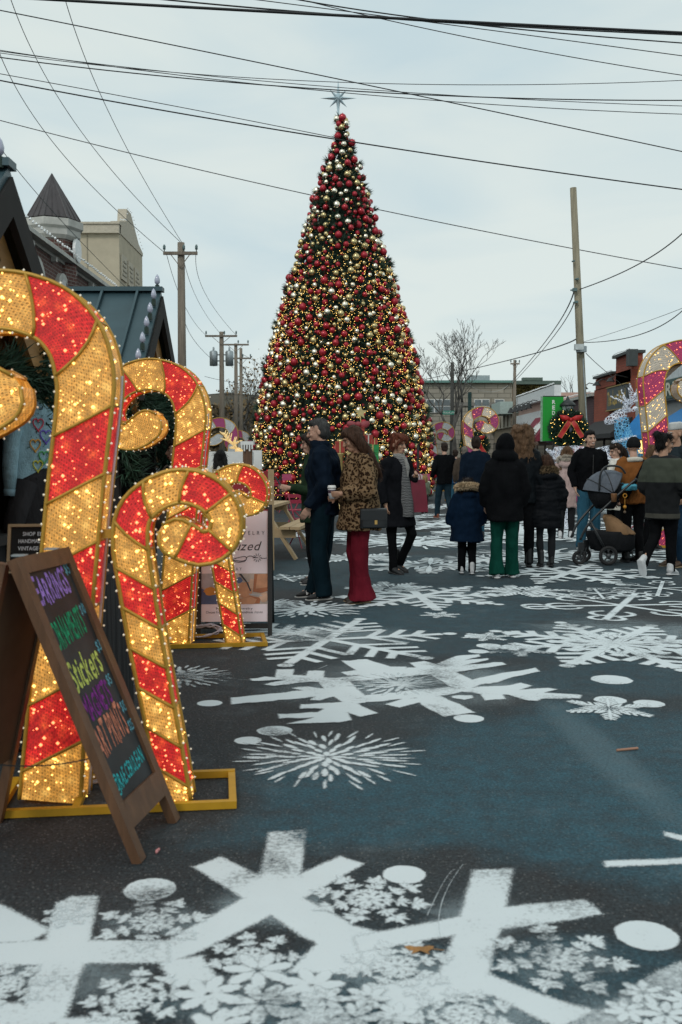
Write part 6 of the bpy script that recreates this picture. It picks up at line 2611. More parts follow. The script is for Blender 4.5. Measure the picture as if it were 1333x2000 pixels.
def person(label, X, Y, h, face, skin=skin_a, pose=None, coat=None, legs=None, shoes=None, hair=None, head=(0, 0, 0), scarf=None, vox=.013, hands=True, build=1., group=None, female=False, smile=False, z0=0.):
    s = h / 1.75
    J = dict(hipL=(.085, 0, .93), hipR=(-.085, 0, .93), kneeL=(.095, -.015, .5), kneeR=(-.095, -.015, .5), ankL=(.1, .03, .09), ankR=(-.1, .03, .09),
             shL=(.175, .0, 1.42), shR=(-.175, .0, 1.42), elL=(.235, .04, 1.14), elR=(-.235, .04, 1.14), wrL=(.235, -.05, .9), wrR=(-.235, -.05, .9),
             head=(0, -.03, 1.635), toeL=None, toeR=None)
    if female:
        J.update(shL=(.155, 0, 1.40), shR=(-.155, 0, 1.40), elL=(.205, .04, 1.13), elR=(-.205, .04, 1.13), wrL=(.21, -.05, .9), wrR=(-.21, -.05, .9))
    J.update(pose or {})
    J = {k: (Vector(v) * s if isinstance(v, tuple) and len(v) == 3 else v) for k, v in J.items()}
    V = lambda x, y, z: Vector((x, y, z)) * s
    bw = build
    # ---- body, one skin surface
    mb = MB()
    mb.body([(0, 0, .86 * s, .14 * s, .095 * s), (0, 0, 1.0 * s, .135 * s, .095 * s), (0, 0, 1.15 * s, .125 * s, .09 * s), (0, 0, 1.3 * s, .145 * s, .1 * s), (0, 0, 1.41 * s, .14 * s, .08 * s), (0, -.005, 1.475 * s, .06 * s, .055 * s)], 14)
    hd = J['head']
    mb.limb([V(0, 0, 1.42), (V(0, 0, 1.42) + hd) / 2 + V(0, .01, -.0), hd + V(0, .01, -.06)], [.062 * s, .054 * s, .052 * s], 10)
    H = Matrix.Translation(hd) @ Matrix.Rotation(R(head[0]), 4, 'Z') @ Matrix.Rotation(R(head[1]), 4, 'X') @ Matrix.Rotation(R(head[2]), 4, 'Y') @ Matrix.Scale(s ** .6, 4)
    H3 = H.to_3x3()
    hp = lambda x, y, z: H @ Vector((x, y, z))
    mb.ell(hp(0, .018, .03), (.074, .092, .09), 16, 12, H3)
    mb.ell(hp(0, -.022, -.02), (.063, .07, .09), 16, 12, H3)
    mb.ell(hp(0, -.045, -.085), (.043, .045, .036), 12, 8, H3)
    mb.ell(hp(.036, -.066, -.028), (.022, .018, .02), 8, 6, H3)
    mb.ell(hp(-.036, -.066, -.028), (.022, .018, .02), 8, 6, H3)
    mb.ell(hp(0, -.074, .028), (.05, .018, .016), 10, 6, H3)
    mb.limb([hp(0, -.085, .012), hp(0, -.102, -.018), hp(0, -.108, -.032)], [.010, .0125, .0145], 8)
    mb.limb([hp(-.02, -.086, -.068), hp(0, -.092, -.066), hp(.02, -.086, -.068)], [.008, .010, .008], 6)
    for sg in (-1, 1):
        mb.ell(hp(sg * .076, .012, -.012), (.010, .020, .028), 8, 6, H3)
    for S_ in 'LR':
        sg = 1 if S_ == 'L' else -1
        sh, el, wr = J['sh' + S_], J['el' + S_], J['wr' + S_]
        mb.limb([sh, el, wr], [.048 * s, .04 * s, .028 * s], 10)
        if hands:
            d = (wr - el).normalized()
            nn = J.get('palm' + S_) or Vector((-sg, -.25, 0))
            add_hand(mb, wr, J.get('hand' + S_) or d, Vector(nn), sg, s * (.86 if female else .95), J.get('curl' + S_, .32))
        mb.limb([J['hip' + S_], J['knee' + S_], J['ank' + S_]], [.066 * s, .042 * s, .026 * s], 10)
        an = J['ank' + S_]
        to = J['toe' + S_] or (an + V(0, -.16, -.055))
        if not J.get('tilt' + S_):
            mb.limb([an + V(0, .02, -.03), an.lerp(to, .6)], [.024 * s, .016 * s], 8)
    me = remesh(mb, (.0062 if vox < .0125 else .008) if hands else vox, 1)
    me.materials.append(skin)
    root = link('person', me)
    root.location = (X, Y, z0)
    root.rotation_euler = (0, 0, R(face))
    tag(root, label, 'person', group)

    def part(name, mbx, mat, smooth=2, folds=.0, freq=7., zs=.5, vx=None, seed=1):
        m_ = remesh(mbx, vx or vox, smooth, folds, freq, seed, zs)
        for q in (mat if isinstance(mat, list) else [mat]):
            m_.materials.append(q)
        return link(name, m_, root)

    # ---- face details
    for sg in (-1, 1):
        e = MB()
        e.ell(hp(sg * .03, -.0835, -.001), (.0135, .007, .0062), 10, 6, H3)
        eo = e.build('eye', eye_w, root, True)
        e = MB()
        e.ell(hp(sg * .03, -.0885, -.0015), (.0062, .004, .0062), 8, 6, H3)
        e.limb([hp(sg * .016, -.088, .003), hp(sg * .03, -.0915, .0066), hp(sg * .045, -.084, .002)], [.0022] * 3, 5)
        e.build('iris', eye_d, eo, True)
        e = MB()
        e.limb([hp(sg * .014, -.0935, .019), hp(sg * .03, -.0945, .0245), hp(sg * .05, -.083, .018)], [.0035, .0042, .003], 6)
        e.build('eyebrow', hair[1] if hair else eye_d, root, True)
    e = MB()
    if smile:
        e.limb([hp(-.028, -.085, -.058), hp(-.014, -.0985, -.067), hp(.014, -.0985, -.067), hp(.028, -.085, -.058)], [.004, .0055, .0055, .004], 6)
        lo = e.build('lips', lip_m, root, True)
        e = MB()
        e.limb([hp(-.018, -.0985, -.0635), hp(0, -.1035, -.0655), hp(.018, -.0985, -.0635)], [.0035, .004, .0035], 6)
        e.build('teeth', teeth_m, lo, True)
    else:
        e.limb([hp(-.022, -.089, -.066), hp(0, -.1005, -.064), hp(.022, -.089, -.066)], [.004, .0058, .004], 6)
        e.limb([hp(-.016, -.09, -.073), hp(0, -.0985, -.0745), hp(.016, -.09, -.073)], [.004, .0058, .004], 6)
        e.build('lips', lip_m, root, True)

    # ---- legs
    if legs:
        mbx = MB()
        r = legs.get('r', (.098, .07, .058))
        lift = legs.get('len', .0)
        top = legs.get('top', 1.02)
        mbx.body([(0, 0, .84 * s, .14 * s * bw, .105 * s), (0, .005, .93 * s, .155 * s * bw, .118 * s), (0, 0, top * s, .14 * s * bw, .105 * s)], 14)
        for S_ in 'LR':
            hip, kn, an = J['hip' + S_], J['knee' + S_], J['ank' + S_]
            low = an + V(0, 0, -.045 + lift)
            mid = kn.lerp(low, .5)
            fl = legs.get('flare', 0.)
            mbx.tube([hip + V(0, 0, .03), hip.lerp(kn, .45), kn, mid, low.lerp(mid, .25), low], [r[0] * s * bw, r[0] * .9 * s * bw, r[1] * s, (r[1] * .55 + r[2] * .45) * s, (r[2] + fl * .65) * s, (r[2] + fl) * s], 14)
        part('trousers', mbx, legs['mat'], 2, legs.get('folds', .007) * 1.7, 9., .55, seed=int(X * 7 + 40))
    # ---- shoes
    if shoes:
        for S_ in 'LR':
            mbx = MB()
            an = J['ank' + S_]
            to = J['toe' + S_] or (an + V(0, -.165, -.05))
            fw = (to - an)
            fw.z *= .3
            fw.normalize()
            up = V(0, 0, 1).normalized()
            ft_ = J.get('tilt' + S_)
            X2 = None
            base = MB()
            q = lambda a, b_: an + fw * a * s + up * b_ * s
            hi = shoes.get('high', 0.)
            mbx.tube([q(-.075, -.035), q(-.06, -.03), q(.0, -.03), q(.07, -.042), q(.13, -.056), q(.165, -.062), q(.175, -.064)], [(.015 * s, .015 * s), (.038 * s, .04 * s), (.043 * s, .045 * s), (.045 * s, .036 * s), (.044 * s, .028 * s), (.032 * s, .02 * s), (.012 * s, .01 * s)], 12, ref=(0, 0, 1))
            mbx.limb([q(-.03, -.03), q(-.025, .04 + hi)], [.044 * s, (.046 if hi else .042) * s], 10)
            if ft_:
                Rm = Matrix.Translation(an) @ Matrix.Rotation(R(ft_), 4, Vector((1, 0, 0))) @ Matrix.Translation(-an)
                mbx = xf(mbx, Rm)
            sh_ = part('shoe', mbx, shoes['mat'], 1, vx=.009 if vox < .015 else vox)
            sb = MB()
            sb.tube([q(-.088, -.078), q(-.07, -.078), q(0, -.078), q(.1, -.078), q(.16, -.076), q(.185, -.074)], [(.02 * s, .012 * s), (.04 * s, .014 * s), (.041 * s, .014 * s), (.048 * s, .014 * s), (.04 * s, .014 * s), (.015 * s, .01 * s)], 12, ref=(0, 0, 1))
            if ft_:
                sb = xf(sb, Rm)
            sb.build('sole', shoes.get('sole', shoes['mat']), sh_, True)
            if shoes.get('mark'):
                side = fw.cross(up)
                for sd in (-1, 1):
                    lettering('N', .05 * s, .042 * s, lambda u, v, d: q(.03, -.052) + fw * (u - .02) * -sd + up * v + side * sd * (.0445 * s + d + .004) , bold=.05, shear=.1).build('side_letter', white_plain, sh_)
    # ---- coat / top
    if coat:
        mbx = MB()
        z_ = coat.get('hem', .82)
        th = coat.get('thick', .0)
        fl = coat.get('flare', .0)
        rx, ry = coat.get('hip', (.175, .13))
        lx, ly = coat.get('lean', (0, 0))
        chest = coat.get('chest', (.185, .135))
        rings = []
        zs_ = [(z_, rx + fl + th, ry + fl + th), (min(z_ + .14, .95), rx + fl * .6 + th, ry + fl * .6 + th), (1.08, rx * .97 + th, ry + th), (1.25, chest[0] * .98 + th, chest[1] + th), (1.36, chest[0] * .95 + th * .6, chest[1] * .92 + th * .5), (1.44, chest[0] * .62, chest[1] * .72), (1.485, .085, .08)]
        for (z, a, b_) in zs_:
            t = (z - .9) / .5
            rings.append((lx * max(0, t) * s, ly * max(0, t) * s, z * s, a * s * bw, b_ * s * bw))
        mbx.body(rings, 18)
        sr = coat.get('sleeve', (.078, .064, .052))
        for S_ in 'LR':
            sg = 1 if S_ == 'L' else -1
            sh, el, wr = J['sh' + S_], J['el' + S_], J['wr' + S_]
            e_ = wr - (wr - el).normalized() * .012 * s
            mbx.limb([sh + V(-.04 * sg, 0, .005), sh + V(.0, 0, -.01), sh.lerp(el, .5), el, el.lerp(e_, .5)], [(sr[0] * .95 + th * .5) * s, (sr[0] + th * .5) * s, (sr[0] * .96 + th * .5) * s, (sr[1] + th * .5) * s, (sr[1] * .95 + th * .5) * s], 12)
            mbx.tube([el, el.lerp(e_, .5), el.lerp(e_, .85), e_], [(sr[1] + th * .5) * s, (sr[1] * .97 + th * .5) * s, (sr[2] + th * .5) * s, (sr[2] * .97 + th * .4) * s], 12)
        if coat.get('collar'):
            cz = coat['collar']
            mbx.body([(0, -.005 * s, 1.44 * s, .085 * s, .085 * s), (0, -.012 * s, (1.47 + cz * .5) * s, .088 * s, .088 * s), (0, -.016 * s, (1.48 + cz) * s, .082 * s, .085 * s)], 14)
        if coat.get('hood') == 'up':
            mbx.ell(hp(0, .03, .03), (.118, .122, .135), 16, 12, H3)
            mbx.ell(hp(0, .05, -.11), (.155, .12, .1), 14, 10, H3)
        if coat.get('hood') == 'down':
            mbx.ell(V(0, .1, 1.43), (.14 * s, .085 * s, .085 * s), 14, 10)
        o = part('coat', mbx, coat['mat'], 3, coat.get('folds', .012) * 1.5, coat.get('freq', 7.), coat.get('zs', .8), seed=int(X * 11 + Y * 5))
        if coat.get('fur'):
            fm, kind = coat['fur']
            rs = random.Random(int(Y * 100))
            pts = []
            for i in range(700):
                a = rs.uniform(0, 2 * math.pi)
                c_ = V(0, .035, 1.5) if kind != 'high' else V(0, .03, 1.58)
                b_ = rs.uniform(0, 2 * math.pi)
                rr = (.125 if kind != 'high' else .175) * s + .035 * s * math.cos(b_)
                pts.append((c_.x + rr * math.cos(a), c_.y + rr * .85 * math.sin(a), c_.z + .035 * s * math.sin(b_) + .03 * s * math.sin(a), math.cos(a) * math.cos(b_), math.sin(a) * math.cos(b_), math.sin(b_)))
            fr_ = MB()
            fr_.tube([((.125 if kind != 'high' else .175) * s * math.cos(g), (.035 if kind != 'high' else .03) * s + (.125 if kind != 'high' else .175) * .85 * s * math.sin(g), (1.5 if kind != 'high' else 1.58) * s + .03 * s * math.sin(g)) for g in [2 * math.pi * i / 20 for i in range(20)]], .034 * s, 8, closed=True)
            fo = fr_.build('fur_trim', fm, root, True)
            fur_on(pts, fo, 'fur_strands', fm, 5, .05 * s, 5)
        if coat.get('zip'):
            zb = MB()
            zb.tube([V(0, -(chest[1] + th) * 1.02, 1.40), V(0, -(ry + th) * 1.05, 1.1), V(0, -(ry + fl + th) * 1.03, z_ + .02)], .006, 5)
            zb.build('zip', M('zip_dark', (.03, .03, .03)), root)
    # ---- hair / headwear
    if hair:
        style, hm = hair
        mbx = MB()
        if style in ('short', 'long', 'bun', 'updo', 'curly', 'pony', 'bob'):
            mbx.ell(hp(0, .03, .04), (.083, .092, .091), 16, 12, H3)
            mbx.ell(hp(0, .05, -.02), (.075, .065, .075), 14, 10, H3)
            if style == 'updo':
                for q_ in range(7):
                    xq = -.06 + .02 * q_
                    mbx.tube([hp(xq * .7, .02, .128), hp(xq, -.045, .115), hp(xq * 1.05 + .012, -.088, .075 - .012 * (q_ % 3)), hp(xq * 1.1 + .02, -.09, .05 - .014 * (q_ % 2))], [.016, .016, .012, .005], 7)
            elif style != 'short':
                mbx.ell(hp(0, -.03, .075), (.066, .062, .05), 12, 8, H3)
            else:
                mbx.ell(hp(0, -.02, .085), (.068, .065, .045), 12, 8, H3)
        if style == 'long':
            for sg in (-1, 0, 1):
                mbx.tube([hp(sg * .055, .03, .05), hp(sg * .075, .055, -.06), hp(sg * .08, .085, -.2) , hp(sg * .07, .11, -.36), hp(sg * .05, .115, -.46)], [(.045, .045), (.05, .045), (.055, .04), (.05, .032), (.02, .015)], 10)
            for sg in (-1, 1):
                mbx.tube([hp(sg * .05, -.05, .07), hp(sg * .082, -.015, .0), hp(sg * .088, .02, -.1), hp(sg * .09, .06, -.24)], [.028, .024, .03, .03], 8)
        if style == 'bob':
            mbx.body([tuple(hp(0, .045, -.17)) + (.09, .075), tuple(hp(0, .05, -.06)) + (.098, .085), tuple(hp(0, .045, .04)) + (.092, .09)], 14)
        if style == 'curly':
            rs = random.Random(3)
            for i in range(120):
                a, b_ = rs.uniform(0, 2 * math.pi), rs.uniform(-.9, 1)
                y = math.sin(a) * .13
                if y < -.05 and b_ < .5:
                    continue
                mbx.ell(hp(math.cos(a) * .125 * math.sqrt(max(.1, 1 - b_ * b_ * .6)), .04 + y * .85, -.04 + b_ * .155), rs.uniform(.03, .045), 7, 5)
            for i in range(46):
                a = rs.uniform(-.2, math.pi + .2)
                zz = rs.uniform(-.3, -.1)
                mbx.ell(hp(math.cos(a) * .14, .04 + math.sin(a) * .1, zz), rs.uniform(.03, .045), 7, 5)
        if style in ('bun', 'updo'):
            mbx.ell(hp(0, .085, .11) if style == 'updo' else hp(0, .105, .10), (.042, .042, .038) if style == 'updo' else (.05, .05, .045), 12, 8)
            if style == 'updo':
                for sg in (-1, 1):
                    mbx.tube([hp(sg * .03, -.085, .075), hp(sg * .065, -.07, .035), hp(sg * .078, -.03, -.03)], [.016, .016, .008], 8)
        if style == 'pony':
            mbx.tube([hp(0, .1, .03), hp(0, .15, -.03), hp(0, .15, -.17), hp(0, .13, -.28)], [.03, .045, .04, .015], 10)
        if style == 'beanie':
            mbx.ell(hp(0, .02, .055), (.092, .108, .095), 16, 12, H3)
            mbx.body([tuple(hp(0, .02, .0)) + (.093, .108), tuple(hp(0, .02, .05)) + (.096, .112)], 18)
        if style == 'kufi':
            mbx.loft([[hp(.084 * math.cos(g), .02 + .102 * math.sin(g), z) for g in [2 * math.pi * i / 20 for i in range(20)]] for z in (.05, .085)] + [[hp(.078 * math.cos(g), .02 + .096 * math.sin(g), z) for g in [2 * math.pi * i / 20 for i in range(20)]] for z in (.125, .136)] + [[hp(.05 * math.cos(g), .02 + .06 * math.sin(g), .146) for g in [2 * math.pi * i / 20 for i in range(20)]]])
        ho_ = part('hair' if style not in ('beanie', 'kufi') else 'cap', mbx, hm, 1 if style == 'curly' else 2, .012 if style not in ('beanie', 'kufi') else .003, 24., .25, vx=min(vox, .011))
        if style not in ('beanie', 'kufi') and vox < .016:
            # loose strands over the moulded mass
            rs = random.Random(int(X * 50))
            vs_ = ho_.data.vertices
            ps, ns = [], []
            for _ in range(260 if style == 'short' else 520):
                v_ = vs_[rs.randrange(len(vs_))]
                n_ = v_.normal
                dn = Vector((0, 0, -1)) if style != 'short' else Vector((0, .4, .1))
                tg = (dn - n_ * dn.dot(n_))
                tg = tg + n_ * (.22 if style != 'curly' else .7) + Vector((rs.uniform(-.3, .3), rs.uniform(-.3, .3), rs.uniform(-.2, .2)))
                ps.append(tuple(v_.co))
                ns.append(tuple(tg))
            so_ = sprays(ps, ns, 2, .02 if style == 'short' else .065, .0016, .18, 3).build('loose_strands', hm, ho_)
            so_['kind'] = 'stuff'
    if scarf:
        mbx = MB()
        mbx.body([(0, -.01 * s, 1.42 * s, .12 * s, .115 * s), (0, -.02 * s, 1.47 * s, .112 * s, .11 * s), (0, -.022 * s, 1.52 * s, .095 * s, .098 * s)], 14)
        mbx.limb([V(.03, -.12, 1.43), V(.045, -.15, 1.28), V(.05, -.15, 1.12)], [.04 * s, .045 * s, .035 * s], 8)
        part('scarf', mbx, scarf, 2, .012, 12., 1.)
    return root


def back_hair(root, hm, pts, rs):
    mb = MB()
    mb.limb(pts, rs, 10)
    return mb.build('hair', hm, root, True)


def feet(px, py):
    g = G(px, py)
    return g.x, g.y


navy = cloth('navy', (.0055, .011, .021))
blackc = cloth('black', (.0048, .0052, .0062))
ink_blue = cloth('ink_blue', (.005, .015, .022))
charcoal = cloth('charcoal', (.018, .019, .021))
maroon = cloth('maroon', (.12, .010, .019))
greenp = cloth('bottle_green', (.004, .045, .032))
jeans = cloth('jeans', (.025, .085, .13), var=.3)
olive = cloth('olive', (.05, .058, .042))
sued = cloth('brown_suede', (.20, .075, .022))
cream = cloth('cream', (.55, .52, .45))
bluec = cloth('child_blue', (.004, .012, .028))
sho_b = shoe_mat('black', (.01, .01, .011))
sho_w = shoe_mat('white', (.55, .56, .57))
sho_r = shoe_mat('rust', (.25, .07, .03))
sho_n = shoe_mat('brown', (.09, .05, .03))
sole_w = shoe_mat('sole', (.42, .42, .4))
sole_t = shoe_mat('sole_tan', (.3, .22, .13))
h_grey = hair_mat('grey', (.045, .045, .045))
h_brown = hair_mat('brown', (.05, .024, .014))
h_black = hair_mat('black', (.008, .007, .007))
h_red = hair_mat('auburn', (.12, .032, .016))
h_curl = hair_mat('light_brown', (.115, .065, .035))
h_dkb = hair_mat('dark_brown', (.022, .013, .009))
h_blond = hair_mat('blond', (.25, .16, .07))
fur_t = M('fur_tan', (.52, .40, .26), rough=.9, var=.4, scale=30)
fur_d = M('fur_dark', (.14, .095, .05), rough=.9, var=.5, scale=30)
fur_w = M('fur_white', (.5, .45, .38), rough=.9, var=.3, scale=30)


def leopard():
    m, n, b = nodes_of('leopard_fur')
    l = n.links.new
    tc = n.nodes.new('ShaderNodeTexCoord')
    nz = n.nodes.new('ShaderNodeTexNoise')
    nz.inputs['Scale'].default_value = 14
    l(tc.outputs['Object'], nz.inputs['Vector'])
    mx = n.nodes.new('ShaderNodeMix')
    mx.data_type = 'RGBA'
    mx.inputs[0].default_value = .07
    l(tc.outputs['Object'], mx.inputs[6])
    l(nz.outputs['Color'], mx.inputs[7])
    vo = n.nodes.new('ShaderNodeTexVoronoi')
    vo.inputs['Scale'].default_value = 38
    vo.inputs['Randomness'].default_value = .85
    l(mx.outputs[2], vo.inputs['Vector'])
    cr = n.nodes.new('ShaderNodeValToRGB')
    e = cr.color_ramp.elements
    e[0].position, e[0].color = .12, (.10, .05, .02, 1)
    e[1].position, e[1].color = .24, (.018, .009, .005, 1)
    for p, c in ((.44, (.016, .008, .005, 1)), (.54, (.20, .125, .065, 1)), (.85, (.27, .18, .105, 1))):
        q = e.new(p)
        q.color = c
    l(vo.outputs['Distance'], cr.inputs['Fac'])
    l(cr.outputs['Color'], b.inputs['Base Color'])
    b.inputs['Roughness'].default_value = .95
    b.inputs['Specular IOR Level'].default_value = .1
    n2 = n.nodes.new('ShaderNodeTexNoise')
    n2.inputs['Scale'].default_value = 120
    n2.inputs['Detail'].default_value = 3
    l(tc.outputs['Object'], n2.inputs['Vector'])
    bp = n.nodes.new('ShaderNodeBump')
    bp.inputs['Strength'].default_value = .8
    bp.inputs['Distance'].default_value = .02
    l(n2.outputs['Fac'], bp.inputs['Height'])
    l(bp.outputs['Normal'], b.inputs['Normal'])
    return m


def stripes(name, c1, c2, fz, slant=.25, lo=.45):
    m, n, b = nodes_of(name)
    l = n.links.new
    tc = n.nodes.new('ShaderNodeTexCoord')
    nz = n.nodes.new('ShaderNodeTexWave')
    nz.bands_direction = 'Z'
    nz.inputs['Scale'].default_value = fz
    nz.inputs['Distortion'].default_value = 3.5
    nz.inputs['Detail'].default_value = 2
    nz.inputs['Detail Scale'].default_value = 1.6
    l(tc.outputs['Object'], nz.inputs['Vector'])
    cr = n.nodes.new('ShaderNodeValToRGB')
    cr.color_ramp.elements[0].position, cr.color_ramp.elements[1].position = lo, lo + .12
    cr.color_ramp.elements[0].color, cr.color_ramp.elements[1].color = c1 + (1,), c2 + (1,)
    l(nz.outputs['Fac'], cr.inputs['Fac'])
    l(cr.outputs['Color'], b.inputs['Base Color'])
    b.inputs['Roughness'].default_value = .85
    return m


def zbands(name, stops):
    """cloth whose dyed bands change with height: stops (z, colour)"""
    m, n, b = nodes_of(name)
    l = n.links.new
    tc = n.nodes.new('ShaderNodeTexCoord')
    sp = n.nodes.new('ShaderNodeSeparateXYZ')
    l(tc.outputs['Object'], sp.inputs[0])
    dv = n.nodes.new('ShaderNodeMath')
    dv.operation = 'DIVIDE'
    dv.inputs[1].default_value = 2.
    l(sp.outputs['Z'], dv.inputs[0])
    cr = n.nodes.new('ShaderNodeValToRGB')
    cr.color_ramp.interpolation = 'CONSTANT'
    e = cr.color_ramp.elements
    e[0].position, e[0].color = 0, stops[0][1] + (1,)
    e[1].position, e[1].color = stops[1][0] / 2, stops[1][1] + (1,)
    for z, c in stops[2:]:
        q = e.new(z / 2)
        q.color = c + (1,)
    l(dv.outputs[0], cr.inputs['Fac'])
    l(cr.outputs['Color'], b.inputs['Base Color'])
    b.inputs['Roughness'].default_value = .9
    b.inputs['Specular IOR Level'].default_value = .2
    return m


def purse(label, loc, rz, dims, mat, strap=None, buckle=False, cat='bag', name='handbag'):
    t = thing(name, label, cat, loc, rz)
    w_, d_, h_ = dims
    mb = MB()
    mb.body([(0, 0, 0, w_ * .46, d_ * .45), (0, 0, h_ * .08, w_ * .5, d_ * .5), (0, 0, h_ * .7, w_ * .49, d_ * .5), (0, 0, h_ * .95, w_ * .45, d_ * .36), (0, 0, h_, w_ * .4, d_ * .2)], 20)
    # squared ends
    mb.v = [(max(-w_ * .47, min(w_ * .47, x * 1.25)), max(-d_ * .5, min(d_ * .5, y * 1.5)), z) for x, y, z in mb.v]
    mb.build('bag_body', mat, t, True)
    if buckle:
        mb = MB()
        mb.box((.02, -d_ * .52, h_ * .3), (.025, .008, .04))
        mb.build('buckle', goldedge, t)
        mb = MB()
        mb.box((0, -d_ * .505, h_ * .66), (w_ * .9, .012, h_ * .5))
        mb.build('flap', mat, t)
    if strap:
        mb = MB()
        mb.tube(strap, .008, 6)
        mb.build('strap', mat, t, True)
    return t


# --- the queue by the tree
x, y = feet(632, 1170)
p1 = person('man in a dark navy jacket and black sneakers standing in profile', x, y, 1.80, -98, skin_a,
            pose=dict(elL=(.22, .05, 1.13), wrL=(.2, -.11, .9), wrR=(-.17, -.1, .98), elR=(-.23, .08, 1.14), head=(0, -.05, 1.64), kneeL=(.09, -.03, .5), ankL=(.09, .02, .09), ankR=(-.1, -.12, .09)),
            coat=dict(mat=navy, hem=.83, chest=(.225, .17), hip=(.20, .165), collar=.06, folds=.024, sleeve=(.098, .084, .068)), legs=dict(mat=ink_blue, r=(.115, .092, .082)),
            shoes=dict(mat=sho_b, sole=sole_w, mark=True), hair=('short', h_grey), head=(4, 8, 0), vox=.011)
x, y = feet(612, 1140)
person('person in a dark green jacket holding up a phone, half hidden behind navy jacket man', x, y, 1.70, -84, skin_a,
       pose=dict(wrL=(.16, -.28, 1.12), elL=(.22, -.02, 1.08), wrR=(-.12, -.3, 1.12), elR=(-.22, -.05, 1.08)), female=True,
       coat=dict(mat=cloth('dark_green', (.018, .035, .018)), hem=.72, hip=(.185, .14), collar=.03), legs=dict(mat=blackc), shoes=dict(mat=sho_b, sole=sole_w), hair=('long', h_dkb), head=(0, 12, 0))
g = Matrix.Translation((x, y, 0)) @ Matrix.Rotation(R(-84), 4, 'Z')
ph_loc = g @ Vector((.07, -.39, 1.12))
t = thing('phone', 'phone held out in front of the person in the green jacket', 'phone', ph_loc, R(-84))
mb = MB()
mb.box((0, 0, .03), (.075, .012, .15), Matrix.Rotation(R(30), 3, 'X'))
mb.build('phone_body', M('phone_dark', (.03, .04, .05), rough=.25), t)
mb = MB()
mb.box((0, .0065, .0335), (.068, .002, .14), Matrix.Rotation(R(30), 3, 'X'))
mb.build('screen', M('phone_screen', (.12, .16, .2), rough=.1), t)

x, y = feet(702, 1176)
wl = person('woman in a leopard print fur coat and maroon flared trousers holding a coffee cup', x, y, 1.73, -72, skin_b,
            pose=dict(elL=(.235, .03, 1.11), wrL=(.15, -.24, 1.09), palmL=Vector((-.9, .2, .3)), curlL=.55, elR=(-.22, .02, 1.1), wrR=(-.1, -.22, 1.05), head=(0, -.07, 1.625), ankL=(.09, .0, .085), ankR=(-.1, .05, .085), kneeL=(.095, -.03, .5)), female=True,
            coat=dict(mat=leopard(), hem=.73, hip=(.205, .175), chest=(.205, .17), flare=.035, thick=.014, folds=.016, freq=6, sleeve=(.088, .078, .068), zs=.8), legs=dict(mat=maroon, r=(.105, .082, .078), flare=.062, folds=.008), shoes=dict(mat=shoe_mat('dark_brown', (.03, .02, .014)), sole=sole_t),
            hair=('long', h_brown), head=(-2, 22, 0), vox=.011)
g = Matrix.Translation((x, y, 0)) @ Matrix.Rotation(R(-72), 4, 'Z')
cup = g @ Vector((.085, -.31, 1.03))
t = thing('coffee_cup', 'white paper coffee cup with a white lid in the leopard coat woman\'s hand', 'cup', cup)
mb = MB()
mb.lathe([(.028, 0), (.039, .105)], 18)
mb.build('cup_body', M('cup_paper', (.55, .55, .56), rough=.6, var=.1), t, True)
mb = MB()
mb.lathe([(.0415, .1), (.0425, .112), (.039, .118), (.036, .128), (.033, .129), (.031, .124)], 18)
mb.build('lid', white_plain, t, True)
mb = MB()
mb.lathe([(.0345, .055), (.0375, .085)], 18, cap=False)
mb.build('sleeve_print', M('cup_print', (.06, .03, .05), rough=.6, var=.6, scale=60), t, True)
sp_ = P(729, 1031, y - .2)
purse('black leather shoulder bag with a flap hanging at the leopard coat woman\'s hip', sp_, R(8), (.28, .1, .19), M('black_leather', (.012, .014, .016), rough=.35, var=.1), [(-.12, 0, .17), (-.06, .05, .5), (-.03, .1, .72)], True)

x, y = feet(775, 1119)
wr_ = person('red-haired woman in an open black coat over a striped dress and leggings', x, y, 1.70, 38, skin_b,
             pose=dict(elL=(.24, .02, 1.13), wrL=(.16, -.17, 1.24), curlL=.7, elR=(-.24, .02, 1.12), wrR=(-.24, -.06, .88), kneeL=(.13, -.14, .5), ankL=(.10, .08, .1), ankR=(-.1, -.06, .09)), female=True,
             coat=dict(mat=cloth('coat_black', (.007, .0075, .0095)), hem=.60, hip=(.2, .15), chest=(.2, .15), flare=.06, thick=.008, collar=.01, folds=.014, sleeve=(.088, .074, .062)), legs=dict(mat=blackc, r=(.095, .064, .048)), shoes=dict(mat=sho_b, sole=sho_b, high=.11), hair=('updo', h_red), head=(8, 4, 0), vox=.012)
mb = MB()
mb.body([(.03, -.125, .70, .10, .115), (.03, -.115, .9, .10, .11), (.02, -.09, 1.1, .09, .105), (.0, -.07, 1.3, .06, .1), (0, -.045, 1.42, .055, .08)], 14)
m_ = remesh(mb, .012, 2, .006, 9, 3)
m_.materials.append(stripes('striped_knit', (.016, .016, .019), (.19, .19, .19), 17., lo=.52))
link('striped_dress', m_, wr_)
mb = MB()
mb.body([(0, -.03, 1.40, .07, .08), (0, -.03, 1.45, .072, .08), (0, -.03, 1.48, .066, .074)], 14)
mb.limb([(.02, -.12, 1.42), (.03, -.165, 1.3), (.02, -.17, 1.18)], [.024, .03, .018], 8)
m_ = remesh(mb, .012, 2, .008, 12, 3)
m_.materials.append(stripes('striped_scarf', (.06, .06, .06), (.36, .35, .33), 22., lo=.4))
link('scarf', m_, wr_)
bx_ = P(814, 1000, y + .02)
t = thing('tote_bag', 'maroon shopping tote over the red-haired woman\'s arm', 'bag', bx_, R(20))
mb = MB()
mb.loft([[Vector((x_ * k, y_ * k2, z)) for x_, y_ in ((-.13, -.06), (.13, -.06), (.13, .06), (-.13, .06))] for z, k, k2 in ((0, 1, 1), (.2, .9, .8), (.4, .75, .5))])
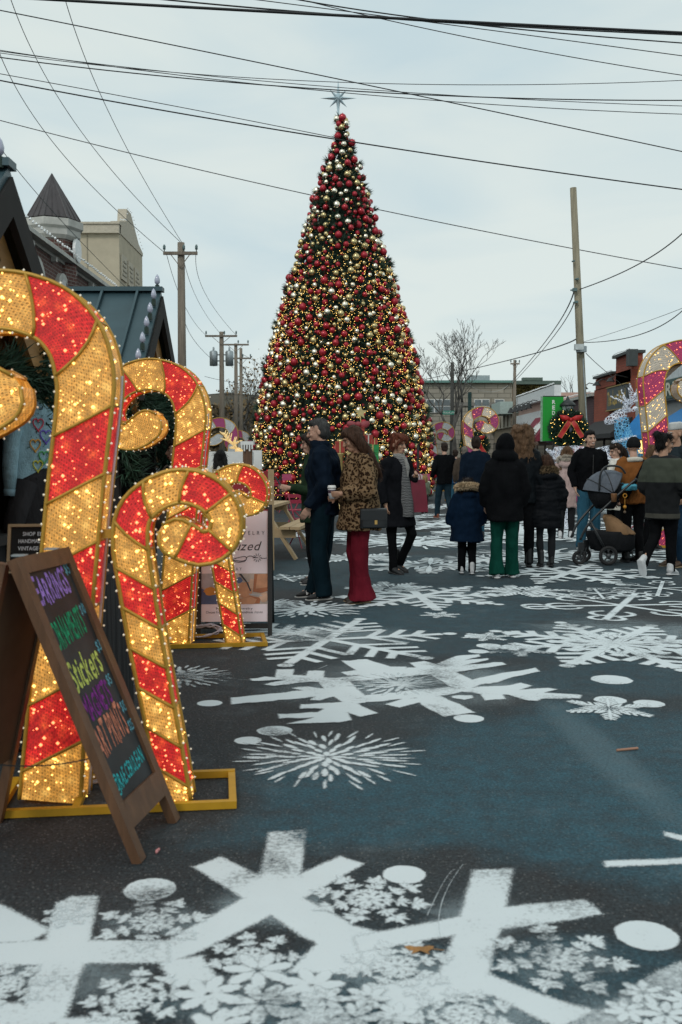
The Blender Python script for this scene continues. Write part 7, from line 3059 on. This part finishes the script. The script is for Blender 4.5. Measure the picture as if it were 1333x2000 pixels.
mb.build('bag_body', M('tote_maroon', (.17, .012, .03), rough=.5, var=.2), t)
mb = MB()
for yy in (-.03, .03):
    mb.tube(quadcurve((-.05, yy, .39), (0, yy * .3, .52), (.05, yy, .39), 8), .006, 5)
mb.build('handle', M('tote_maroon'), t)
mb = MB()
mb.loft([[Vector((x_ * k, y_, z)) for x_, y_ in ((-.06, -.02), (.06, -.02), (.06, .02), (-.06, .02))] for z, k in ((.36, 1), (.45, 1.2), (.47, .8))])
mb.build('tissue_paper', M('tissue', (.6, .5, .52), rough=.8, var=.3, scale=30), t)

# --- the group walking away
x, y = feet(985, 1128)
person('person in a black hooded jacket and bottle green flared trousers, seen from behind', x, y, 1.66, 178, skin_a, female=True,
       pose=dict(elL=(.25, .03, 1.12), elR=(-.25, .03, 1.12), wrL=(.24, -.06, .9), ankL=(.1, .06, .085), ankR=(-.11, -.03, .085)),
       coat=dict(mat=blackc, hem=.72, hip=(.215, .16), chest=(.215, .16), hood='up', thick=.014, folds=.02, freq=5, sleeve=(.095, .082, .07)), legs=dict(mat=greenp, r=(.105, .078, .072), flare=.03, folds=.01), shoes=dict(mat=sho_w, sole=sho_w), hair=None, vox=.012)
x, y = feet(912, 1121)
person('small child in a dark blue coat with a tan fur hood and white boots', x, y, 1.18, 176, skin_a, hands=False,
       pose=dict(head=(0, -.05, 1.60), elL=(.27, .03, 1.14), elR=(-.27, .03, 1.14), wrL=(.28, -.03, .9), wrR=(-.28, -.03, .9), ankL=(.09, .0, .1), ankR=(-.09, .1, .1)),
       coat=dict(mat=bluec, hem=.60, hip=(.25, .19), chest=(.23, .18), flare=.045, thick=.02, hood='down', fur=(fur_t, 'high'), folds=.016, sleeve=(.1, .09, .08)), legs=dict(mat=blackc, r=(.10, .08, .072)), shoes=dict(mat=sho_w, sole=sho_w, high=.05), hair=('bob', h_dkb), vox=.011)
x, y = feet(1018, 1108)
person('tall person with big light brown curls in a black leather jacket, seen from behind', x, y, 1.84, 172, skin_a, female=True,
       pose=dict(ankL=(.1, .05, .09), ankR=(-.1, -.05, .09), wrR=(-.3, -.02, .92)),
       coat=dict(mat=cloth('leather', (.007, .009, .011), rough=.45), hem=.80, hip=(.19, .14), chest=(.2, .15), folds=.012), legs=dict(mat=blackc, r=(.095, .068, .055)), shoes=dict(mat=sho_b, sole=sho_b, high=.16), hair=('curly', h_curl), vox=.013)
x, y = feet(1066, 1108)
person('girl in a long black puffer coat with dark fur hood and leggings, seen from behind', x, y, 1.45, 182, skin_a, female=True, hands=False,
       pose=dict(elL=(.26, .04, 1.12), elR=(-.26, .04, 1.12), wrL=(.25, -.04, .92), wrR=(-.25, -.04, .92), ankL=(.08, .02, .1), ankR=(-.1, -.06, .1)),
       coat=dict(mat=cloth('puffer', (.007, .008, .010), rough=.55), hem=.62, hip=(.225, .17), chest=(.215, .165), flare=.015, thick=.012, hood='down', fur=(fur_d, 'low'), folds=.018, freq=4, zs=3.2, sleeve=(.09, .08, .07)), legs=dict(mat=charcoal, r=(.085, .06, .05)), shoes=dict(mat=sho_b, sole=sho_b, high=.1), hair=('bob', h_brown), vox=.012)
# --- farther walkers
x, y = feet(868, 1013)
person('man in black jacket and jeans with rust shoes walking towards the tree', x, y, 1.78, 196, skin_a, vox=.018, hands=False,
       pose=dict(ankL=(.1, -.2, .1), kneeL=(.1, -.14, .5), ankR=(-.1, .22, .12), elL=(.26, .0, 1.14), wrL=(.25, -.12, .95), wrR=(-.2, -.2, 1.0)),
       coat=dict(mat=blackc, hem=.8, hip=(.19, .14), chest=(.21, .15)), legs=dict(mat=cloth('dark_jeans', (.014, .03, .042)), r=(.1, .075, .06)), shoes=dict(mat=sho_r, sole=sho_r), hair=('short', h_dkb))
xx = P(930, 895, 17.2).x
person('broad man in a dark navy coat walking ahead of the child in blue', xx, 17.2, 1.79, 184, skin_a, vox=.015, hands=False, build=1.08,
       coat=dict(mat=navy, hem=.78, hip=(.2, .15), chest=(.22, .16), collar=.04), legs=dict(mat=jeans), shoes=dict(mat=sho_b), hair=('short', h_dkb))
xx = P(830, 895, 25.5).x
person('small blond child in a sage top standing by the tree', xx, 25.5, .98, 150, skin_a, vox=.016, hands=False, coat=dict(mat=cloth('sage', (.12, .14, .10)), hem=.8, hip=(.2, .16), chest=(.2, .16)), legs=dict(mat=charcoal), shoes=dict(mat=sho_b), hair=('bob', h_blond))
xx = P(890, 895, 28.5).x
person('person in a bright blue jacket far back near the tree', xx, 28.5, 1.66, 170, skin_a, vox=.02, hands=False, coat=dict(mat=cloth('cobalt', (.015, .06, .13)), hem=.72), legs=dict(mat=jeans), shoes=dict(mat=sho_b), hair=('short', h_dkb))
xx = P(908, 895, 23).x
person('person with thin grey hair in a brown coat left of the broad navy man', xx, 23, 1.68, 175, skin_a, vox=.02, hands=False, coat=dict(mat=cloth('taupe', (.06, .045, .035)), hem=.66), legs=dict(mat=charcoal), shoes=dict(mat=sho_b), hair=('short', hair_mat('thin', (.14, .12, .1))))
# --- right-hand crowd
xx = P(1152, 895, 15.4).x
ms = person('smiling young man in a black jacket and blue jeans facing us', xx, 15.4, 1.84, 6, skin_a, smile=True, vox=.012,
            pose=dict(elR=(-.26, .03, 1.15), wrR=(-.235, -.06, .92), elL=(.26, .02, 1.16), wrL=(.2, -.18, 1.02), head=(-.0, -.03, 1.635), ankL=(.1, .03, .09), ankR=(-.12, .0, .09)),
            coat=dict(mat=blackc, hem=.86, hip=(.19, .14), chest=(.215, .155), collar=.035, zip=True, folds=.014), legs=dict(mat=jeans, r=(.105, .08, .068)), shoes=dict(mat=sho_w, sole=sho_w), hair=('short', h_black), head=(2, 0, -5))
xx = P(1206, 895, 14.8).x
person('young woman with pulled back dark hair and a big white scarf in profile', xx, 14.8, 1.63, -68, skin_a, female=True, vox=.012,
       coat=dict(mat=cream, hem=.7, hip=(.18, .14)), legs=dict(mat=blackc), shoes=dict(mat=sho_b), hair=('pony', h_dkb), scarf=cloth('white_scarf', (.62, .6, .56)), head=(-5, 14, 0))
xx = P(1238, 895, 13.6).x
pb_ = person('person in a brown suede jacket with white collar and black beanie, seen from behind', xx, 13.6, 1.68, 186, skin_a, vox=.012,
             coat=dict(mat=sued, hem=.84, hip=(.19, .145), chest=(.215, .16), thick=.01, folds=.014), legs=dict(mat=blackc), shoes=dict(mat=sho_b), hair=('beanie', cloth('beanie', (.012, .013, .014))))
mb = MB()
mb.tube([(.1 * math.cos(g_), .0 + .09 * math.sin(g_), 1.385 + .02 * math.sin(g_)) for g_ in [2 * math.pi * i / 20 for i in range(20)]], .036, 8, closed=True)
mb.build('collar', cream, pb_, True)
mb = MB()
mb.tube([(-.14, .0, 1.43), (-.1, .14, 1.36), (.0, .188, 1.2), (.1, .19, 1.02), (.16, .17, .88)], [(.025, .006)] * 5, 8, ref=(0, 1, 0))
mb.build('shoulder_strap', blackc, pb_, True)
xx = P(1108, 895, 17.5).x
person('woman in a cream and pink coat with fluffy hood, left of the smiling man', xx, 17.5, 1.62, 158, skin_a, female=True, vox=.015, hands=False,
       coat=dict(mat=cloth('pale_pink', (.45, .33, .31)), hem=.6, hip=(.19, .15), hood='down', fur=(fur_w, 'low')), legs=dict(mat=charcoal), shoes=dict(mat=sho_w), hair=('long', h_curl))
x, y = feet(1292, 1124)
band = zbands('olive_black_bands', [(0, (.012, .013, .013)), (.70, (.06, .058, .048)), (.755, (.009, .010, .011)), (1.13, (.048, .056, .042)), (1.42, (.012, .013, .015)), (1.455, (.35, .2, .01)), (1.475, (.02, .02, .02))])
person('woman with a dark hair bun in an olive and black sweatshirt and white sneakers', x, y, 1.71, 138, skin_b, female=True, vox=.011,
       pose=dict(head=(0, -.03, 1.635), kneeR=(-.09, -.06, .5), ankR=(-.1, -.06, .095), kneeL=(.09, .0, .5), ankL=(.1, .30, .19), toeL=(.1, .15, .09), tiltL=52, elR=(-.25, .02, 1.1), wrR=(-.2, -.2, 1.0), elL=(.25, .02, 1.1), wrL=(.2, -.2, 1.0)),
       coat=dict(mat=band, hem=.70, hip=(.205, .16), chest=(.21, .165), thick=.008, folds=.013, sleeve=(.095, .08, .065)), legs=dict(mat=blackc, r=(.11, .072, .052)), shoes=dict(mat=sho_w, sole=sho_w), hair=('bun', h_black), head=(-38, 4, 0))
xx = P(1322, 895, 13.0).x
person('man in a white knitted cap and dark jacket at the right edge', xx, 13.0, 1.86, -72, skin_b, vox=.012,
       coat=dict(mat=cloth('slate', (.02, .028, .033)), hem=.82, hip=(.195, .15), chest=(.215, .16)), legs=dict(mat=cloth('blue_jeans_dark', (.015, .04, .075))), shoes=dict(mat=sho_n, sole=sole_t), hair=('kufi', cloth('knit_white', (.5, .51, .5))), head=(5, 6, 0))
xx = P(1276, 895, 15.6).x
person('woman with long brown hair glimpsed between the bun woman and the brown jacket', xx, 15.6, 1.62, 25, skin_a, female=True, vox=.014, hands=False,
       coat=dict(mat=charcoal, hem=.7), legs=dict(mat=blackc), shoes=dict(mat=sho_b), hair=('long', h_curl))
# --- left
xx = P(431, 895, 17).x
person('woman with long black hair and a cream coat behind the candy canes', xx, 17, 1.55, 185, skin_a, female=True, vox=.015, hands=False, coat=dict(mat=cream, hem=.65), legs=dict(mat=charcoal), shoes=dict(mat=sho_b), hair=('long', h_black))
xx = P(352, 895, 9.6).x
person('shopper in a navy jacket leaning at the second hut behind the curled canes', xx, 9.6, 1.6, -70, skin_a, female=True, vox=.014, hands=False, coat=dict(mat=cloth('deep_navy', (.012, .022, .05)), hem=.75), legs=dict(mat=blackc), shoes=dict(mat=sho_b), hair=('bob', h_dkb))
t = thing('shoulder_bag', 'brown and grey bag carried by the shopper at the second hut', 'bag', (P(318, 895, 9.3).x, 9.3, .75), R(20))
mb = MB()
mb.body([(0, 0, 0, .12, .06), (0, 0, .1, .15, .07), (0, 0, .25, .13, .05), (0, 0, .28, .1, .03)], 14)
mb.build('bag_body', M('taupe_leather', (.08, .06, .045), rough=.5), t, True)
mb = MB()
mb.tube(quadcurve((-.1, 0, .26), (.05, .05, .6), (.1, 0, .26), 12), .01, 6)
mb.build('strap', M('taupe_leather'), t, True)

# ------------------------------------------------------------------ pram
sx, sy = feet(1195, 1104)
t = thing('baby_stroller', 'grey and black baby stroller with big spoked wheels pushed by bun woman', 'stroller', (sx, sy + .25, 0), R(4))
fr_m = M('stroller_frame', (.012, .014, .016), rough=.4)
tyre = M('tyre', (.012, .012, .013), rough=.8)
fabric_d = cloth('stroller_dark', (.015, .016, .018))
fabric_g = cloth('stroller_grey', (.115, .13, .155))
def wheel(px_, yy, r):
    xw = (px_ - 1195) / FOC * (sy + .25 + yy)
    wt = MB()
    wt.tube([(xw + (r - .022) * math.cos(g_), yy, r + (r - .022) * math.sin(g_)) for g_ in [2 * math.pi * i / 28 for i in range(28)]], .022, 8, closed=True)
    wo = wt.build('wheel', tyre, t, True)
    rb = MB()
    for k in range(5):
        a = 2 * math.pi * k / 5 + .3
        for da in (-.13, .13):
            rb.tube([(xw + .03 * math.cos(a), yy, r + .03 * math.sin(a)), (xw + (r - .03) * math.cos(a + da), yy, r + (r - .03) * math.sin(a + da))], .0065, 6)
    rb.tube([(xw, yy - .03, r), (xw, yy + .03, r)], .03, 10)
    rb.tube([(xw + (r - .043) * math.cos(g_), yy, r + (r - .043) * math.sin(g_)) for g_ in [2 * math.pi * i / 24 for i in range(24)]], .008, 6, closed=True)
    rb.build('rim', M('rim_grey', (.06, .065, .07), rough=.4), wo, True)
    return xw


w1 = wheel(1130, -.2, .098)
w1b = wheel(1160, .2, .098)
w2 = wheel(1184, -.28, .13)
w3 = wheel(1255, .26, .13)
hz = lambda py: P(1195, py, sy).z
hx = lambda px_: (px_ - 1195) / FOC * sy
for nm, pts, r in (('chassis_bar', [(hx(1131), -.2, hz(1055)), (hx(1150), -.22, hz(1020)), (hx(1205), -.25, hz(965)), (hx(1240), -.25, hz(935))], .017),
                   ('chassis_bar', [(hx(1131), .2, hz(1055)), (hx(1150), .22, hz(1020)), (hx(1205), .25, hz(965)), (hx(1240), .25, hz(935))], .017),
                   ('rear_strut', [(hx(1150), -.25, hz(1020)), (w2, -.25, .15)], .016), ('rear_strut', [(hx(1170), .25, hz(1030)), (w3, .23, .15)], .016),
                   ('push_bar', [(hx(1236), -.25, hz(935)), (hx(1255), -.25, hz(945)), (hx(1262), 0, hz(944)), (hx(1255), .25, hz(945)), (hx(1236), .25, hz(935))], .017),
                   ('axle', [(w2, -.28, .145), ((w2 + w3) / 2, 0, .16), (w3, .26, .145)], .013),
                   ('carry_handle', [(hx(1168), -.2, hz(958)), (hx(1170), -.21, hz(925)), (hx(1183), -.2, hz(911)), (hx(1208), -.2, hz(912)), (hx(1220), -.2, hz(925))], .014)):
    mb = MB()
    mb.tube([q[:3] for q in catmull(pts, 5)] if len(pts) > 2 else pts, r, 8)
    mb.build(nm, fr_m, t, True)
for (xw, yy) in ((w1, -.2), (w1b, .2)):
    mb = MB()
    mb.box((xw + .02, yy, .24), (.07, .06, .12))
    mb.tube([(xw + .02, yy - .04, .2), (xw, yy - .04, .1)], .012, 6)
    mb.tube([(xw + .02, yy + .04, .2), (xw, yy + .04, .1)], .012, 6)
    mb.build('fork', fr_m, t)
# seat shell
mb = MB()
mb.body([(hx(1190), 0, hz(995), .12, .14), (hx(1188), 0, hz(975), .2, .19), (hx(1190), 0, hz(955), .25, .2), (hx(1192), 0, hz(945), .25, .2)], 20)
mb.build('seat_shell', fabric_d, t, True)
# hood: ribbed quarter dome
mb = MB()
c0 = Vector((hx(1196), 0, hz(964)))
rings = []
for i in range(9):
    a = R(172) - R(112) * i / 8
    ring_ = []
    for j in range(13):
        b_ = math.pi * j / 12
        rr = .33
        ring_.append(c0 + Vector((math.cos(a) * rr * math.sin(b_) * 1.05, -math.cos(b_) * .22, math.sin(a) * rr * math.sin(b_) * .95)))
    rings.append(ring_)
vs = [q for r_ in rings for q in r_]
mb.add(vs, [(i * 13 + j, i * 13 + j + 1, (i + 1) * 13 + j + 1, (i + 1) * 13 + j) for i in range(8) for j in range(12)])
ho = mb.build('hood', fabric_g, t, True)
mb = MB()
for i in (2, 5, 8):
    mb.tube([q * 1.0 + (q - c0) * .012 for q in rings[i]], .006, 6)
mb.build('hood_rib', fr_m, ho, True)
mb = MB()
mb.body([(hx(1208), 0, .17, .24, .19), (hx(1206), 0, .2, .30, .22), (hx(1202), 0, .4, .34, .22), (hx(1200), 0, .44, .33, .21)], 18)
mb.build('basket', fabric_d, t, True)
mb = MB()
mb.body([(hx(1222), -.04, .40, .2, .17), (hx(1214), -.04, .5, .16, .15), (hx(1200), -.03, .62, .1, .1), (hx(1196), 0, .66, .05, .05)], 12)
m_ = remesh(mb, .02, 2, .02, 7)
m_.materials.append(M('kraft_paper', (.23, .13, .06), rough=.8, var=.15))
link('paper_bag', m_, t)
mb = MB()
mb.body([(hx(1228), -.02, hz(958), .17, .15), (hx(1228), -.02, hz(950), .18, .16), (hx(1230), 0, hz(946), .15, .12)], 14)
m_ = remesh(mb, .014, 2, .02, 12)
m_.materials.append(cloth('aqua', (.10, .38, .5)))
link('blanket', m_, t)
mb = MB()
mb.lathe([(.035, 0), (.04, .1), (.042, .11)], 14, (hx(1194), -.27, hz(980)))
mb.build('cup_holder', M('amber_cup', (.22, .10, .04), rough=.4), t, True)
mb = MB()
mb.tube([(hx(1216) + .025 * math.cos(g_), -.27, hz(968) + .025 * math.sin(g_)) for g_ in [2 * math.pi * i / 16 for i in range(16)]], .006, 6, closed=True)
mb.tube([(hx(1216), -.27, hz(972)), (hx(1216), -.27, hz(1000))], .003, 5)
mb.ell((hx(1216), -.27, hz(990)), .024)
mb.build('hanging_toy', M('toy_amber', (.5, .22, .02), rough=.5), t, True)
mb = MB()
mb.ell((hx(1216), -.27, hz(1000)), .019)
mb.build('toy_bead', M('toy_brown', (.12, .08, .05), rough=.5), t, True)
